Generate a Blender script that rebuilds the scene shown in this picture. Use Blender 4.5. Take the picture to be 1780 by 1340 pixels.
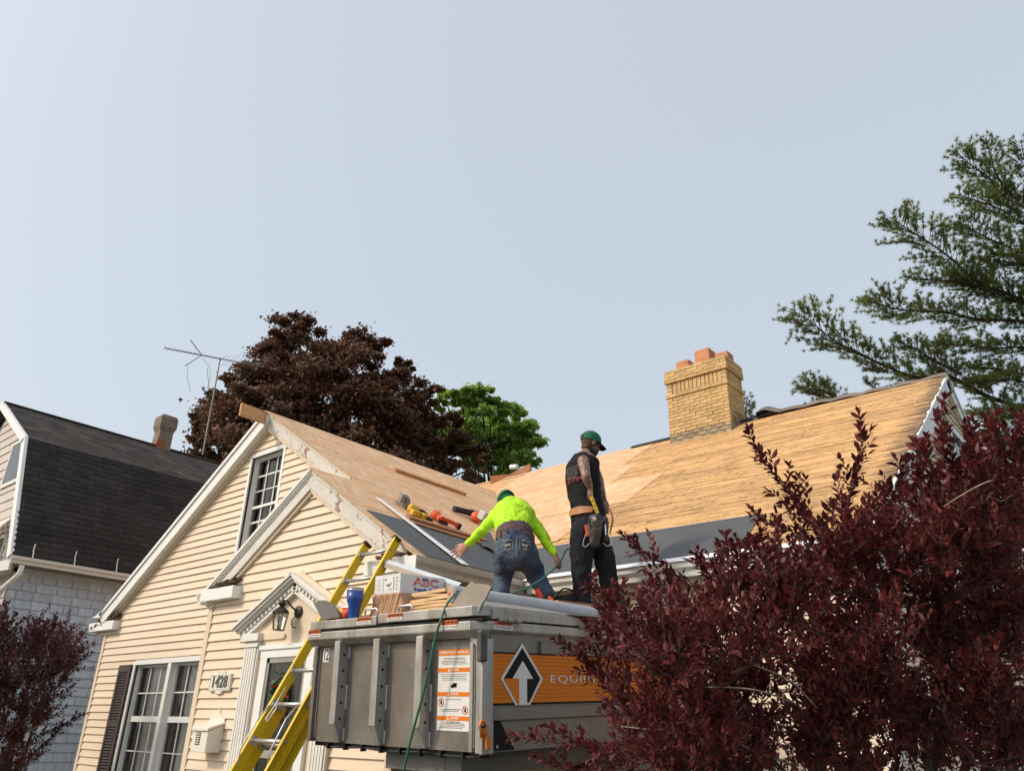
import bpy, math, random
import numpy as np
from mathutils import Vector, Matrix
random.seed(7); rng = np.random.default_rng(7)
for o in list(bpy.data.objects): bpy.data.objects.remove(o)
S = bpy.context.scene
COL = S.collection

# ------------------------------------------------------------------ camera
# world: X to the right along the street front of the house, Y away from the street, Z up
F_PX, CX, CY = 1340.0, 890.0, 670.0
_p, _r, _y = math.radians(24.318), math.radians(1.532), math.radians(-40.874)
_c, _s = math.cos(_y), math.sin(_y)
_W = np.array([[_c, -_s, 0], [0, 0, -1.0], [_s, _c, 0]])
_R1 = np.array([[1, 0, 0], [0, math.cos(_p), math.sin(_p)], [0, -math.sin(_p), math.cos(_p)]])
_R2 = np.array([[math.cos(_r), -math.sin(_r), 0], [math.sin(_r), math.cos(_r), 0], [0, 0, 1]])
B = _R2 @ _R1 @ _W
CAM = np.array([0, 0, 1.6])
cd = bpy.data.cameras.new('camera'); cam = bpy.data.objects.new('camera', cd); COL.objects.link(cam)
cd.sensor_width = 36; cd.lens = 36 * F_PX / 1780; cd.clip_start = 0.05; cd.clip_end = 3000
mw = Matrix.Identity(4)
for i in range(3):
    mw[i][0] = B[0][i]; mw[i][1] = -B[1][i]; mw[i][2] = -B[2][i]; mw[i][3] = CAM[i]
cam.matrix_world = mw
S.camera = cam

# ------------------------------------------------------------------ light
SUN_EL, SUN_AZ = math.radians(38), math.radians(213)     # azimuth clockwise from +Y
sd_ = Vector((math.sin(SUN_AZ) * math.cos(SUN_EL), math.cos(SUN_AZ) * math.cos(SUN_EL), math.sin(SUN_EL)))
w = bpy.data.worlds.new('World'); S.world = w; w.use_nodes = True
nt = w.node_tree; nt.nodes.clear()
sky = nt.nodes.new('ShaderNodeTexSky'); sky.sky_type = 'NISHITA'; sky.sun_disc = False
sky.sun_elevation = SUN_EL; sky.sun_rotation = SUN_AZ
sky.altitude = 0; sky.air_density = 1.0; sky.dust_density = 6.0; sky.ozone_density = 1.0
mixc = nt.nodes.new('ShaderNodeMixRGB'); mixc.inputs['Fac'].default_value = 0.50
mixc.inputs['Color2'].default_value = (6.65, 7.2, 7.65, 1)   # even pale haze over the whole sky
bg = nt.nodes.new('ShaderNodeBackground'); bg.inputs['Strength'].default_value = 0.149
wo = nt.nodes.new('ShaderNodeOutputWorld')
nt.links.new(sky.outputs['Color'], mixc.inputs['Color1'])
nt.links.new(mixc.outputs['Color'], bg.inputs['Color']); nt.links.new(bg.outputs['Background'], wo.inputs['Surface'])
sl = bpy.data.lights.new('sun', 'SUN'); sl.energy = 2.2; sl.angle = math.radians(6.0); sl.color = (1.0, 0.88, 0.72)
so = bpy.data.objects.new('sun', sl); COL.objects.link(so); so.rotation_euler = sd_.to_track_quat('Z', 'Y').to_euler()
so.location = (-10, -20, 30)
S.view_settings.view_transform = 'Standard'; S.view_settings.look = 'None'; S.view_settings.gamma = 1
S.view_settings.exposure = 0.0; S.view_settings.use_curve_mapping = False
S.render.engine = 'CYCLES'; S.cycles.max_bounces = 6; S.cycles.transparent_max_bounces = 12
S.cycles.use_denoising = True

# ------------------------------------------------------------------ survey helpers (where things stand)
A3 = lambda *a: np.array(a, float)
def ray(x, y): return B.T @ A3((x - CX) / F_PX, (y - CY) / F_PX, 1.0)
def onY(x, y, Y): r = ray(x, y); return CAM + r * (Y - CAM[1]) / r[1]
def onX(x, y, X): r = ray(x, y); return CAM + r * (X - CAM[0]) / r[0]
def onZ(x, y, Z): r = ray(x, y); return CAM + r * (Z - CAM[2]) / r[2]
def onP(x, y, p, n): r = ray(x, y); p = A3(*p); n = A3(*n); return CAM + r * ((p - CAM) @ n) / (r @ n)
def dep(x, y, d): return CAM + ray(x, y) * d

# ------------------------------------------------------------------ materials
MATS = {}
def newmat(name):
    m = bpy.data.materials.new(name); m.use_nodes = True; n = m.node_tree.nodes; n.clear()
    out = n.new('ShaderNodeOutputMaterial'); b = n.new('ShaderNodeBsdfPrincipled')
    m.node_tree.links.new(b.outputs[0], out.inputs['Surface'])
    MATS[name] = m
    return m, n, m.node_tree.links, b, out
def col4(c): return (c[0], c[1], c[2], 1)
def mul(c, k): return tuple(min(1, x * k) for x in c)
def mixrgb(n, L, f, a, b, t='MIX'):
    m = n.new('ShaderNodeMixRGB'); m.blend_type = t
    for i, v in ((0, f), (1, a), (2, b)):
        if isinstance(v, (int, float)): m.inputs[i].default_value = v
        elif isinstance(v, tuple): m.inputs[i].default_value = col4(v)
        else: L.new(v, m.inputs[i])
    return m.outputs[0]
def ramp(n, L, src, pts):
    r = n.new('ShaderNodeValToRGB'); e = r.color_ramp.elements
    while len(e) < len(pts): e.new(0.5)
    for q, (p, c) in zip(e, pts):
        q.position = p; q.color = col4(c) if isinstance(c, tuple) else (c, c, c, 1)
    L.new(src, r.inputs[0]); return r.outputs[0]
def coords(n, L, scale=(1, 1, 1), rot=(0, 0, 0), kind='Object'):
    tc = n.new('ShaderNodeTexCoord'); mp = n.new('ShaderNodeMapping')
    mp.inputs['Scale'].default_value = scale; mp.inputs['Rotation'].default_value = rot
    L.new(tc.outputs[kind], mp.inputs[0]); return mp.outputs[0]
def noise(n, L, vec, scale, detail=4, rough=.55, dist=0):
    t = n.new('ShaderNodeTexNoise'); t.inputs['Scale'].default_value = scale; t.inputs['Detail'].default_value = detail
    t.inputs['Roughness'].default_value = rough; t.inputs['Distortion'].default_value = dist
    L.new(vec, t.inputs['Vector']); return t.outputs['Fac']
def bumpn(n, L, b, h, strength, dist=.01):
    k = n.new('ShaderNodeBump'); k.inputs['Strength'].default_value = strength; k.inputs['Distance'].default_value = dist
    L.new(h, k.inputs['Height']); L.new(k.outputs[0], b.inputs['Normal'])
def pm(name, col, rough=.6, metal=0., var=.1, vs=3., bump=0., bs=60., stretch=(1, 1, 1), obj=0., dirt=None, island=0.):
    if name in MATS: return MATS[name]
    m, n, L, b, out = newmat(name)
    v = coords(n, L, stretch)
    f = noise(n, L, v, vs, 5)
    f = ramp(n, L, f, [(.3, 0.), (.7, 1.)])
    c = mixrgb(n, L, f, mul(col, 1 - var), mul(col, 1 + var))
    if dirt:
        f2 = noise(n, L, v, vs * 2.3, 8, .65); f2 = ramp(n, L, f2, [(dirt[1], 0.), (dirt[1] + .12, 1.)])
        mm = n.new('ShaderNodeMath'); mm.operation = 'MULTIPLY'; mm.inputs[1].default_value = dirt[2]; L.new(f2, mm.inputs[0])
        c = mixrgb(n, L, mm.outputs[0], c, dirt[0])
    if obj or island:
        if obj:
            oi = n.new('ShaderNodeObjectInfo'); rr = oi.outputs['Random']; k = obj
        else:
            g = n.new('ShaderNodeNewGeometry'); rr = g.outputs['Random Per Island']; k = island
        s = n.new('ShaderNodeMapRange'); s.inputs['To Min'].default_value = 1 - k; s.inputs['To Max'].default_value = 1 + k
        L.new(rr, s.inputs[0]); hs = n.new('ShaderNodeHueSaturation'); L.new(s.outputs[0], hs.inputs['Value']); L.new(c, hs.inputs['Color'])
        c = hs.outputs[0]
    L.new(c, b.inputs['Base Color']); b.inputs['Roughness'].default_value = rough; b.inputs['Metallic'].default_value = metal
    if bump:
        h = noise(n, L, v, bs, 6); bumpn(n, L, b, h, bump)
    if name in ('black_print', 'orange_decal', 'dark_orange_line', 'black_cotton', 'charcoal_work_trousers'): b.inputs['Specular IOR Level'].default_value = .12
    return m

CREAM = pm('cream_vinyl', (.72, .585, .44), .5, var=.05, vs=1.2, bump=.12, bs=30, stretch=(.6, .6, 8), obj=.035, dirt=((.55, .44, .31), .62, .35))
CREAMF = pm('cream_flat_panel', (.70, .575, .425), .55, var=.06, vs=3, bump=.1, bs=30, dirt=((.42, .34, .24), .6, .5), stretch=(1, 1, .3))
WHITE = pm('white_trim', (.74, .72, .67), .45, var=.05, vs=5, dirt=((.45, .42, .36), .66, .5))
WHITEB = pm('white_trim_aluminium', (.78, .78, .76), .35, var=.04, vs=5, dirt=((.5, .47, .42), .68, .4))
GUTTER = pm('gutter_aluminium', (.58, .56, .52), .4, metal=.25, var=.08, vs=8, dirt=((.25, .22, .17), .62, .6))
SHUTTER = pm('brown_shutter_plastic', (.05, .032, .03), .45, var=.15, vs=8)
DARK = pm('dark_void', (.012, .011, .010), .9, var=.2)
BLACKMET = pm('black_metal', (.02, .019, .018), .4, metal=.4, var=.2, vs=20)
RUBBER = pm('black_rubber', (.016, .016, .016), .7, var=.2, vs=20, bump=.1)
SOFFIT = pm('shade_brown_soffit', (.26, .21, .155), .7, var=.15, vs=6, bump=.2, bs=40)  # brown tone has the shade under the eaves put into the colour
RUSTY = pm('weathered_shake', (.14, .085, .055), .9, var=.5, vs=30, bump=.8, bs=60, island=.5)
WOODN = pm('new_pine_lumber', (.56, .30, .13), .7, var=.22, vs=4, bump=.25, bs=40, stretch=(8, 1, 8), obj=.12)
WOODX = pm('pine_lumber_along_x', (.58, .33, .15), .7, var=.22, vs=4, bump=.25, bs=40, stretch=(1, 8, 8), obj=.12)
WOODR = pm('reddish_plank', (.36, .15, .062), .7, var=.3, vs=4, bump=.3, bs=40, stretch=(8, 1, 8), obj=.12)
PLYEDGE = pm('plywood_edge', (.50, .33, .17), .8, var=.3, vs=3, stretch=(1, 1, 60))
FELT = pm('ridge_felt', (.19, .15, .12), .85, var=.25, vs=4, bump=.4, bs=14)
SHINGLEN = pm('black_asphalt_shingle', (.042, .040, .040), .93, var=.3, vs=1.4, bump=.5, bs=300, island=.22, dirt=((.02, .022, .018), .55, .5))
SHINGLEU = pm('brown_grey_asphalt_shingle', (.115, .10, .088), .93, var=.3, vs=1.6, bump=.5, bs=300, island=.25)
NSHINGLE = pm('blue_grey_wall_shingle', (.50, .57, .66), .75, var=.12, vs=4, bump=.3, bs=60, stretch=(4, 4, 1), obj=.1, dirt=((.2, .21, .22), .6, .45))
NSIDE = pm('pale_pink_siding', (.55, .48, .44), .6, var=.08, vs=3, dirt=((.3, .27, .25), .6, .4))
CONC = pm('chimney_stucco', (.21, .17, .125), .9, var=.25, vs=7, bump=.6, bs=50, dirt=((.16, .12, .08), .55, .6))
BRICKR = pm('red_brick', (.33, .12, .05), .9, var=.3, vs=12, bump=.4)
BRICKY = pm('buff_brick', (.53, .36, .165), .85, var=.12, vs=14, bump=.5, bs=50, obj=.16, dirt=((.25, .17, .1), .66, .5))
BRICKD = pm('weathered_buff_brick', (.33, .26, .17), .92, var=.4, vs=9, bump=.7, bs=50, obj=.3, dirt=((.05, .04, .035), .52, .85))
MORTAR = pm('mortar', (.46, .36, .24), .95, var=.25, vs=20, bump=.6, bs=80)
CLAY = pm('clay_flue', (.50, .21, .10), .8, var=.2, vs=7, bump=.2, dirt=((.25, .1, .05), .6, .5))
ORANGE = pm('orange_decal', (.74, .20, .014), .4, var=.05, vs=3)
ORANGEP = pm('orange_plastic', (.72, .11, .02), .4, var=.1, vs=10)
ORANGED = pm('orange_painted_steel', (.60, .17, .02), .45, var=.12, vs=10)
INK = pm('black_print', (.007, .007, .008), .45, var=.05)
PAPER = pm('white_sticker', (.74, .73, .70), .4, var=.04, vs=10)
GREYTXT = pm('grey_print', (.22, .22, .22), .5, var=.05)
REDTXT = pm('red_print', (.5, .03, .04), .5, var=.05)
BLUETXT = pm('blue_print', (.03, .09, .33), .5, var=.05)
ORTXT = pm('orange_warning_print', (.62, .13, .03), .5, var=.05)
YELLOW = pm('yellow_fibreglass', (.70, .47, .012), .42, var=.08, vs=6, dirt=((.35, .25, .05), .66, .5), stretch=(4, 1, 1))
YPLAST = pm('yellow_plastic', (.70, .40, .02), .4, var=.1, vs=10)
ALU = pm('rung_aluminium', (.55, .54, .53), .35, metal=.7, var=.15, vs=20, dirt=((.25, .25, .25), .6, .5))
CAN = pm('white_cardboard', (.66, .66, .68), .7, var=.04, vs=3)
CARD = pm('brown_cardboard', (.46, .27, .16), .85, var=.15, vs=6, bump=.2, bs=30)
BLUE = pm('blue_powder_coat', (.02, .07, .30), .3, var=.06)
STEEL = pm('brushed_steel', (.6, .6, .6), .25, metal=1, var=.1, vs=10)
HOSE = pm('green_hose', (.025, .14, .085), .45, var=.1)
TRIMW = pm('white_drip_edge', (.86, .86, .86), .35, var=.03)
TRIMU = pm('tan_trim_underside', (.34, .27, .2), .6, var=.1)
MEMBR = pm('grey_ice_barrier', (.075, .078, .082), .62, var=.12, vs=3, bump=.15, bs=8)
SHEETM = pm('grey_flashing_roll', (.40, .42, .44), .45, metal=.2, var=.08, vs=3, dirt=((.3, .27, .23), .55, .5))
CAPG = pm('green_cap_cloth', (.005, .125, .06), .8, var=.12, vs=30, bump=.2, bs=200)
BLACKC = pm('black_cotton', (.018, .017, .019), .9, var=.3, vs=8, bump=.5, bs=22)
BLACKP = pm('charcoal_work_trousers', (.021, .022, .027), .9, var=.3, vs=7, bump=.7, bs=16)
HIVIS = pm('hi_vis_lime', (.44, .76, .01), .75, var=.14, vs=9, bump=.9, bs=11)
UNDER = pm('brown_undershirt', (.085, .05, .055), .85, var=.25, vs=20, bump=.6, bs=40)
LEATHER = pm('tan_leather', (.42, .19, .08), .6, var=.25, vs=12, bump=.2)
LEATHD = pm('dark_leather', (.055, .038, .033), .65, var=.3, vs=12, bump=.3)
LEATHB = pm('brown_leather', (.12, .055, .03), .6, var=.3, vs=12)
HAIR = pm('brown_hair', (.14, .07, .035), .9, var=.3, vs=60, bump=.8, bs=300)
BOOT = pm('black_boot', (.02, .018, .017), .6, var=.3, vs=20, bump=.3)
BARK = pm('dark_bark', (.075, .055, .045), .95, var=.4, vs=20, bump=.8, bs=60)
TWIG = pm('plum_twig', (.10, .06, .052), .8, var=.3, vs=20)
TWIGL = pm('pale_twig', (.33, .26, .2), .8, var=.3, vs=20)
CURT = pm('white_curtain', (.84, .82, .78), .9, var=.08, vs=4, stretch=(10, 10, .6))
CURTD = pm('dark_curtain', (.17, .14, .12), .9, var=.25, vs=4, stretch=(10, 10, .6))
GRASSM = pm('lawn', (.085, .09, .05), .95, var=.4, vs=1.5, bump=.5, bs=60)
DRIVE = pm('asphalt_drive', (.09, .088, .085), .9, var=.15, vs=3, bump=.3, bs=80)
FLOWR = pm('red_flowers', (.5, .02, .02), .6, var=.3, vs=20, island=.4)
FLOWG = pm('green_leaves_small', (.05, .12, .03), .6, var=.3, vs=20, island=.4)
BASEP = pm('foundation_block', (.3, .28, .25), .9, var=.2, vs=5, bump=.4)

def skin_mat(name, col, tattoo=0):
    m, n, L, b, out = newmat(name)
    v = coords(n, L); c = mixrgb(n, L, noise(n, L, v, 18, 4), mul(col, .82), mul(col, 1.12))
    if tattoo:
        t = n.new('ShaderNodeTexVoronoi'); t.feature = 'DISTANCE_TO_EDGE'; t.inputs['Scale'].default_value = 34
        v2 = coords(n, L, (1, 1, 1.6)); nz = n.new('ShaderNodeTexNoise'); nz.inputs['Scale'].default_value = 18; L.new(v2, nz.inputs[0])
        ad = mixrgb(n, L, .12, v2, nz.outputs['Color'], 'ADD'); L.new(ad, t.inputs['Vector'])
        f = ramp(n, L, t.outputs['Distance'], [(.05, 1.), (.16, 0.)])
        sh = ramp(n, L, noise(n, L, v, 30, 3), [(.45, 0.), (.6, .5)])
        f = mixrgb(n, L, 1., f, sh, 'SCREEN'); mm = n.new('ShaderNodeMath'); mm.operation = 'MULTIPLY'; mm.inputs[1].default_value = tattoo
        L.new(f, mm.inputs[0]); c = mixrgb(n, L, mm.outputs[0], c, (.045, .04, .045))
    L.new(c, b.inputs['Base Color']); b.inputs['Roughness'].default_value = .5
    b.inputs['Subsurface Weight'].default_value = .05
    return m
SKINA = skin_mat('tattooed_skin', (.50, .27, .185), .95)
SKINB = skin_mat('skin', (.50, .25, .17))

def leafmat(name, col, col2, trans=.25, rough=.5, big=1.5):
    m, n, L, b, out = newmat(name)
    g = n.new('ShaderNodeNewGeometry')
    c = mixrgb(n, L, g.outputs['Random Per Island'], col, col2)
    oi = n.new('ShaderNodeObjectInfo')
    v = coords(n, L); f = ramp(n, L, noise(n, L, v, big, 2), [(.35, .72), (.65, 1.25)])
    c = mixrgb(n, L, 1., c, f, 'MULTIPLY')
    L.new(c, b.inputs['Base Color']); b.inputs['Roughness'].default_value = rough
    t = n.new('ShaderNodeBsdfTranslucent'); L.new(c, t.inputs[0])
    mx = n.new('ShaderNodeMixShader'); mx.inputs[0].default_value = trans
    L.new(b.outputs[0], mx.inputs[1]); L.new(t.outputs[0], mx.inputs[2]); L.new(mx.outputs[0], out.inputs['Surface'])
    return m
PLUM = leafmat('plum_leaf', (.060, .014, .016), (.245, .047, .047), .28, .55, 2.2)
MAPLE = leafmat('copper_leaf', (.065, .040, .024), (.235, .105, .058), .3, .55, .7)
GREEN = leafmat('green_leaf', (.18, .31, .045), (.33, .50, .10), .45, .55, .7)
PINE = leafmat('pine_needle', (.12, .17, .05), (.27, .32, .09), .3, .6, 1.2)

def peel_mat():
    m, n, L, b, out = newmat('peeling_white_paint')
    v = coords(n, L, (1, 1, 1)); f = noise(n, L, v, 9, 9, .68, .6)
    v2 = coords(n, L, (1, 1, 1)); f2 = noise(n, L, v2, 1.6, 2)
    mm = n.new('ShaderNodeMath'); mm.operation = 'ADD'; L.new(f, mm.inputs[0])
    m2 = n.new('ShaderNodeMath'); m2.operation = 'MULTIPLY'; m2.inputs[1].default_value = .35; L.new(f2, m2.inputs[0]); L.new(m2.outputs[0], mm.inputs[1])
    g = ramp(n, L, mm.outputs[0], [(.74, 0.), (.765, 1.)])
    wood = mixrgb(n, L, noise(n, L, v, 30), (.20, .11, .065), (.37, .24, .16))
    paint = mixrgb(n, L, noise(n, L, v, 14), (.54, .50, .45), (.72, .69, .64))
    L.new(mixrgb(n, L, g, paint, wood), b.inputs['Base Color']); b.inputs['Roughness'].default_value = .8
    bumpn(n, L, b, g, .6, -.003); return m
PEEL = peel_mat()

def ply_mat(name, along):
    # rotary cut veneer: long wavy figure running along the sheet, a few dark flecks
    m, n, L, b, out = newmat(name)
    sc = (7, .9, 5) if along == 'Y' else (.9, 7, 5)
    oi = n.new('ShaderNodeObjectInfo')
    tc = n.new('ShaderNodeTexCoord'); mp = n.new('ShaderNodeMapping'); mp.inputs['Scale'].default_value = sc
    L.new(tc.outputs['Object'], mp.inputs[0])
    cmb = n.new('ShaderNodeCombineXYZ'); ml = n.new('ShaderNodeMath'); ml.operation = 'MULTIPLY'; ml.inputs[1].default_value = 23
    L.new(oi.outputs['Random'], ml.inputs[0])
    for i in range(3): L.new(ml.outputs[0], cmb.inputs[i])
    L.new(cmb.outputs[0], mp.inputs['Location']); v = mp.outputs[0]
    f1 = noise(n, L, v, .42, 3, .5, 1.2)
    mm = n.new('ShaderNodeMath'); mm.operation = 'MULTIPLY'; mm.inputs[1].default_value = 26; L.new(f1, mm.inputs[0])
    sn = n.new('ShaderNodeMath'); sn.operation = 'SINE'; L.new(mm.outputs[0], sn.inputs[0])
    r1 = ramp(n, L, sn.outputs[0], [(0., 0.), (1., 1.)])
    f3 = noise(n, L, v, 3.2, 6, .6)
    c = mixrgb(n, L, r1, (.67, .405, .215), (.56, .315, .155))
    c = mixrgb(n, L, ramp(n, L, f3, [(.35, 0.), (.7, .75)]), c, (.67, .43, .24))
    vb = coords(n, L, (.5, .9, 1) if along == 'Y' else (.9, .5, 1)); fb = noise(n, L, vb, 1.1, 3, .5, 2.2); c = mixrgb(n, L, ramp(n, L, fb, [(.47, 0.), (.505, .75), (.54, 0.)]), c, (.76, .56, .37))
    f4 = noise(n, L, v, 5.5, 3, .5); c = mixrgb(n, L, ramp(n, L, f4, [(.69, 0.), (.72, .75)]), c, (.17, .08, .04))
    hs = n.new('ShaderNodeHueSaturation'); mr = n.new('ShaderNodeMapRange'); mr.inputs['To Min'].default_value = .93; mr.inputs['To Max'].default_value = 1.07
    L.new(oi.outputs['Random'], mr.inputs[0]); L.new(mr.outputs[0], hs.inputs['Value']); L.new(c, hs.inputs['Color'])
    L.new(hs.outputs[0], b.inputs['Base Color']); b.inputs['Roughness'].default_value = .75
    bumpn(n, L, b, f3, .15, .002); return m
PLYY, PLYX = ply_mat('plywood_grain_y', 'Y'), ply_mat('plywood_grain_x', 'X')

def oldplank_mat():
    m, n, L, b, out = newmat('old_roof_plank')
    oi = n.new('ShaderNodeObjectInfo')
    tc = n.new('ShaderNodeTexCoord'); mp = n.new('ShaderNodeMapping'); mp.inputs['Scale'].default_value = (1.2, 14, 10)
    L.new(tc.outputs['Object'], mp.inputs[0]); v = mp.outputs[0]
    f = noise(n, L, v, 1.6, 5, .6)
    c = mixrgb(n, L, ramp(n, L, f, [(.3, 0.), (.7, 1.)]), (.52, .295, .115), (.70, .43, .19))
    # split and torn fibre: short dark crooked marks
    v2 = coords(n, L, (3.2, 17, 14)); f2 = noise(n, L, v2, 1.3, 5, .62, .9)
    ab = n.new('ShaderNodeMath'); ab.operation = 'SUBTRACT'; ab.inputs[1].default_value = .5; L.new(f2, ab.inputs[0])
    a2 = n.new('ShaderNodeMath'); a2.operation = 'ABSOLUTE'; L.new(ab.outputs[0], a2.inputs[0])
    line = ramp(n, L, a2.outputs[0], [(.006, 1.), (.030, 0.)])
    v3 = coords(n, L, (2, 4, 3)); msk = ramp(n, L, noise(n, L, v3, 1.3, 3), [(.40, 0.), (.52, 1.)])
    ln = mixrgb(n, L, 1., line, msk, 'MULTIPLY')
    c = mixrgb(n, L, ln, c, (.13, .06, .022))
    v5 = coords(n, L, (9, 26, 22)); fk = noise(n, L, v5, 1.4, 3, .5); c = mixrgb(n, L, ramp(n, L, fk, [(.68, 0.), (.72, .8)]), c, (.12, .055, .02))
    # old water and tar marks
    v4 = coords(n, L, (.5, 1.2, 1)); st = ramp(n, L, noise(n, L, v4, 1.1, 6, .62), [(.57, 0.), (.74, .5)])
    c = mixrgb(n, L, st, c, (.12, .07, .04))
    sx_ = n.new('ShaderNodeSeparateXYZ'); tg = n.new('ShaderNodeTexCoord'); L.new(tg.outputs['Object'], sx_.inputs[0])
    mr0 = n.new('ShaderNodeMapRange'); mr0.inputs['From Min'].default_value = 6.75; mr0.inputs['From Max'].default_value = 7.2; mr0.inputs['To Min'].default_value = 0; mr0.inputs['To Max'].default_value = .38; L.new(sx_.outputs[0], mr0.inputs[0])
    ad = n.new('ShaderNodeMath'); ad.operation = 'ADD'; L.new(mr0.outputs[0], ad.inputs[0]); vv6 = coords(n, L, (2, 9, 8)); L.new(noise(n, L, vv6, 1.2, 6, .65), ad.inputs[1])
    c = mixrgb(n, L, ramp(n, L, ad.outputs[0], [(.72, 0.), (.84, .75)]), c, (.10, .065, .045))
    hs = n.new('ShaderNodeHueSaturation'); mr = n.new('ShaderNodeMapRange'); mr.inputs['To Min'].default_value = .86; mr.inputs['To Max'].default_value = 1.12
    L.new(oi.outputs['Random'], mr.inputs[0]); L.new(mr.outputs[0], hs.inputs['Value']); L.new(c, hs.inputs['Color'])
    L.new(hs.outputs[0], b.inputs['Base Color']); b.inputs['Roughness'].default_value = .8
    bumpn(n, L, b, f, .3, .003); return m
OLDPL = oldplank_mat()

def alu_mat(name, base, rough):
    m, n, L, b, out = newmat(name)
    v = coords(n, L, (3, 3, 1)); f = noise(n, L, v, 2.2, 7, .6)
    c = mixrgb(n, L, ramp(n, L, f, [(.3, 0.), (.72, 1.)]), mul(base, .72), mul(base, 1.12))
    v2 = coords(n, L, (1, 1, .25)); f2 = ramp(n, L, noise(n, L, v2, 3.2, 8, .68), [(.46, 0.), (.68, .85)])
    c = mixrgb(n, L, f2, c, (.21, .155, .10))
    v3 = coords(n, L, (1, 1, 1), (.3, .8, .5)); s = n.new('ShaderNodeTexNoise'); s.inputs['Scale'].default_value = 9; s.inputs['Detail'].default_value = 8; s.inputs['Distortion'].default_value = 2
    L.new(v3, s.inputs[0]); ab = n.new('ShaderNodeMath'); ab.operation = 'SUBTRACT'; ab.inputs[1].default_value = .5; L.new(s.outputs[0], ab.inputs[0])
    a2 = n.new('ShaderNodeMath'); a2.operation = 'ABSOLUTE'; L.new(ab.outputs[0], a2.inputs[0])
    c = mixrgb(n, L, ramp(n, L, a2.outputs[0], [(.0, .3), (.004, 0.)]), c, (.62, .60, .56))
    L.new(c, b.inputs['Base Color']); b.inputs['Metallic'].default_value = .45; b.inputs['Roughness'].default_value = rough
    r = ramp(n, L, f, [(.3, rough - .1), (.7, rough + .15)]); L.new(r, b.inputs['Roughness'])
    v9 = coords(n, L, (1, 1, 1)); bumpn(n, L, b, noise(n, L, v9, 3.5, 2), .5, .02); return m
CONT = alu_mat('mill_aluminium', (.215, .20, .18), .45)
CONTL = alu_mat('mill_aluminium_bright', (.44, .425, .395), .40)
WELD = pm('weld_bead', (.62, .60, .56), .35, metal=.5, var=.25, vs=60, bump=.6, bs=120)
PLATE = pm('weathered_plate', (.30, .26, .21), .6, metal=.2, var=.15, vs=5, dirt=((.16, .13, .1), .58, .5))

def jeans_mat():
    m, n, L, b, out = newmat('denim')
    v = coords(n, L); f = noise(n, L, v, 5, 5)
    c = mixrgb(n, L, ramp(n, L, f, [(.35, 0.), (.68, 1.)]), (.015, .034, .082), (.075, .102, .14))
    L.new(c, b.inputs['Base Color']); b.inputs['Roughness'].default_value = .85
    v2 = coords(n, L, (1, 1, 2.2)); bumpn(n, L, b, noise(n, L, v2, 17, 4), .7, .02); return m
JEANS = jeans_mat()

def glass_mat():
    m, n, L, b, out = newmat('window_glass')
    n.remove(b)
    t = n.new('ShaderNodeBsdfTransparent'); t.inputs[0].default_value = (.95, .96, .95, 1)
    g = n.new('ShaderNodeBsdfGlossy'); g.inputs['Roughness'].default_value = .03
    f = n.new('ShaderNodeFresnel'); f.inputs[0].default_value = 1.5
    mx = n.new('ShaderNodeMixShader'); L.new(f.outputs[0], mx.inputs[0]); L.new(t.outputs[0], mx.inputs[1]); L.new(g.outputs[0], mx.inputs[2])
    L.new(mx.outputs[0], out.inputs['Surface']); return m
GLASS = glass_mat()

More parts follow.
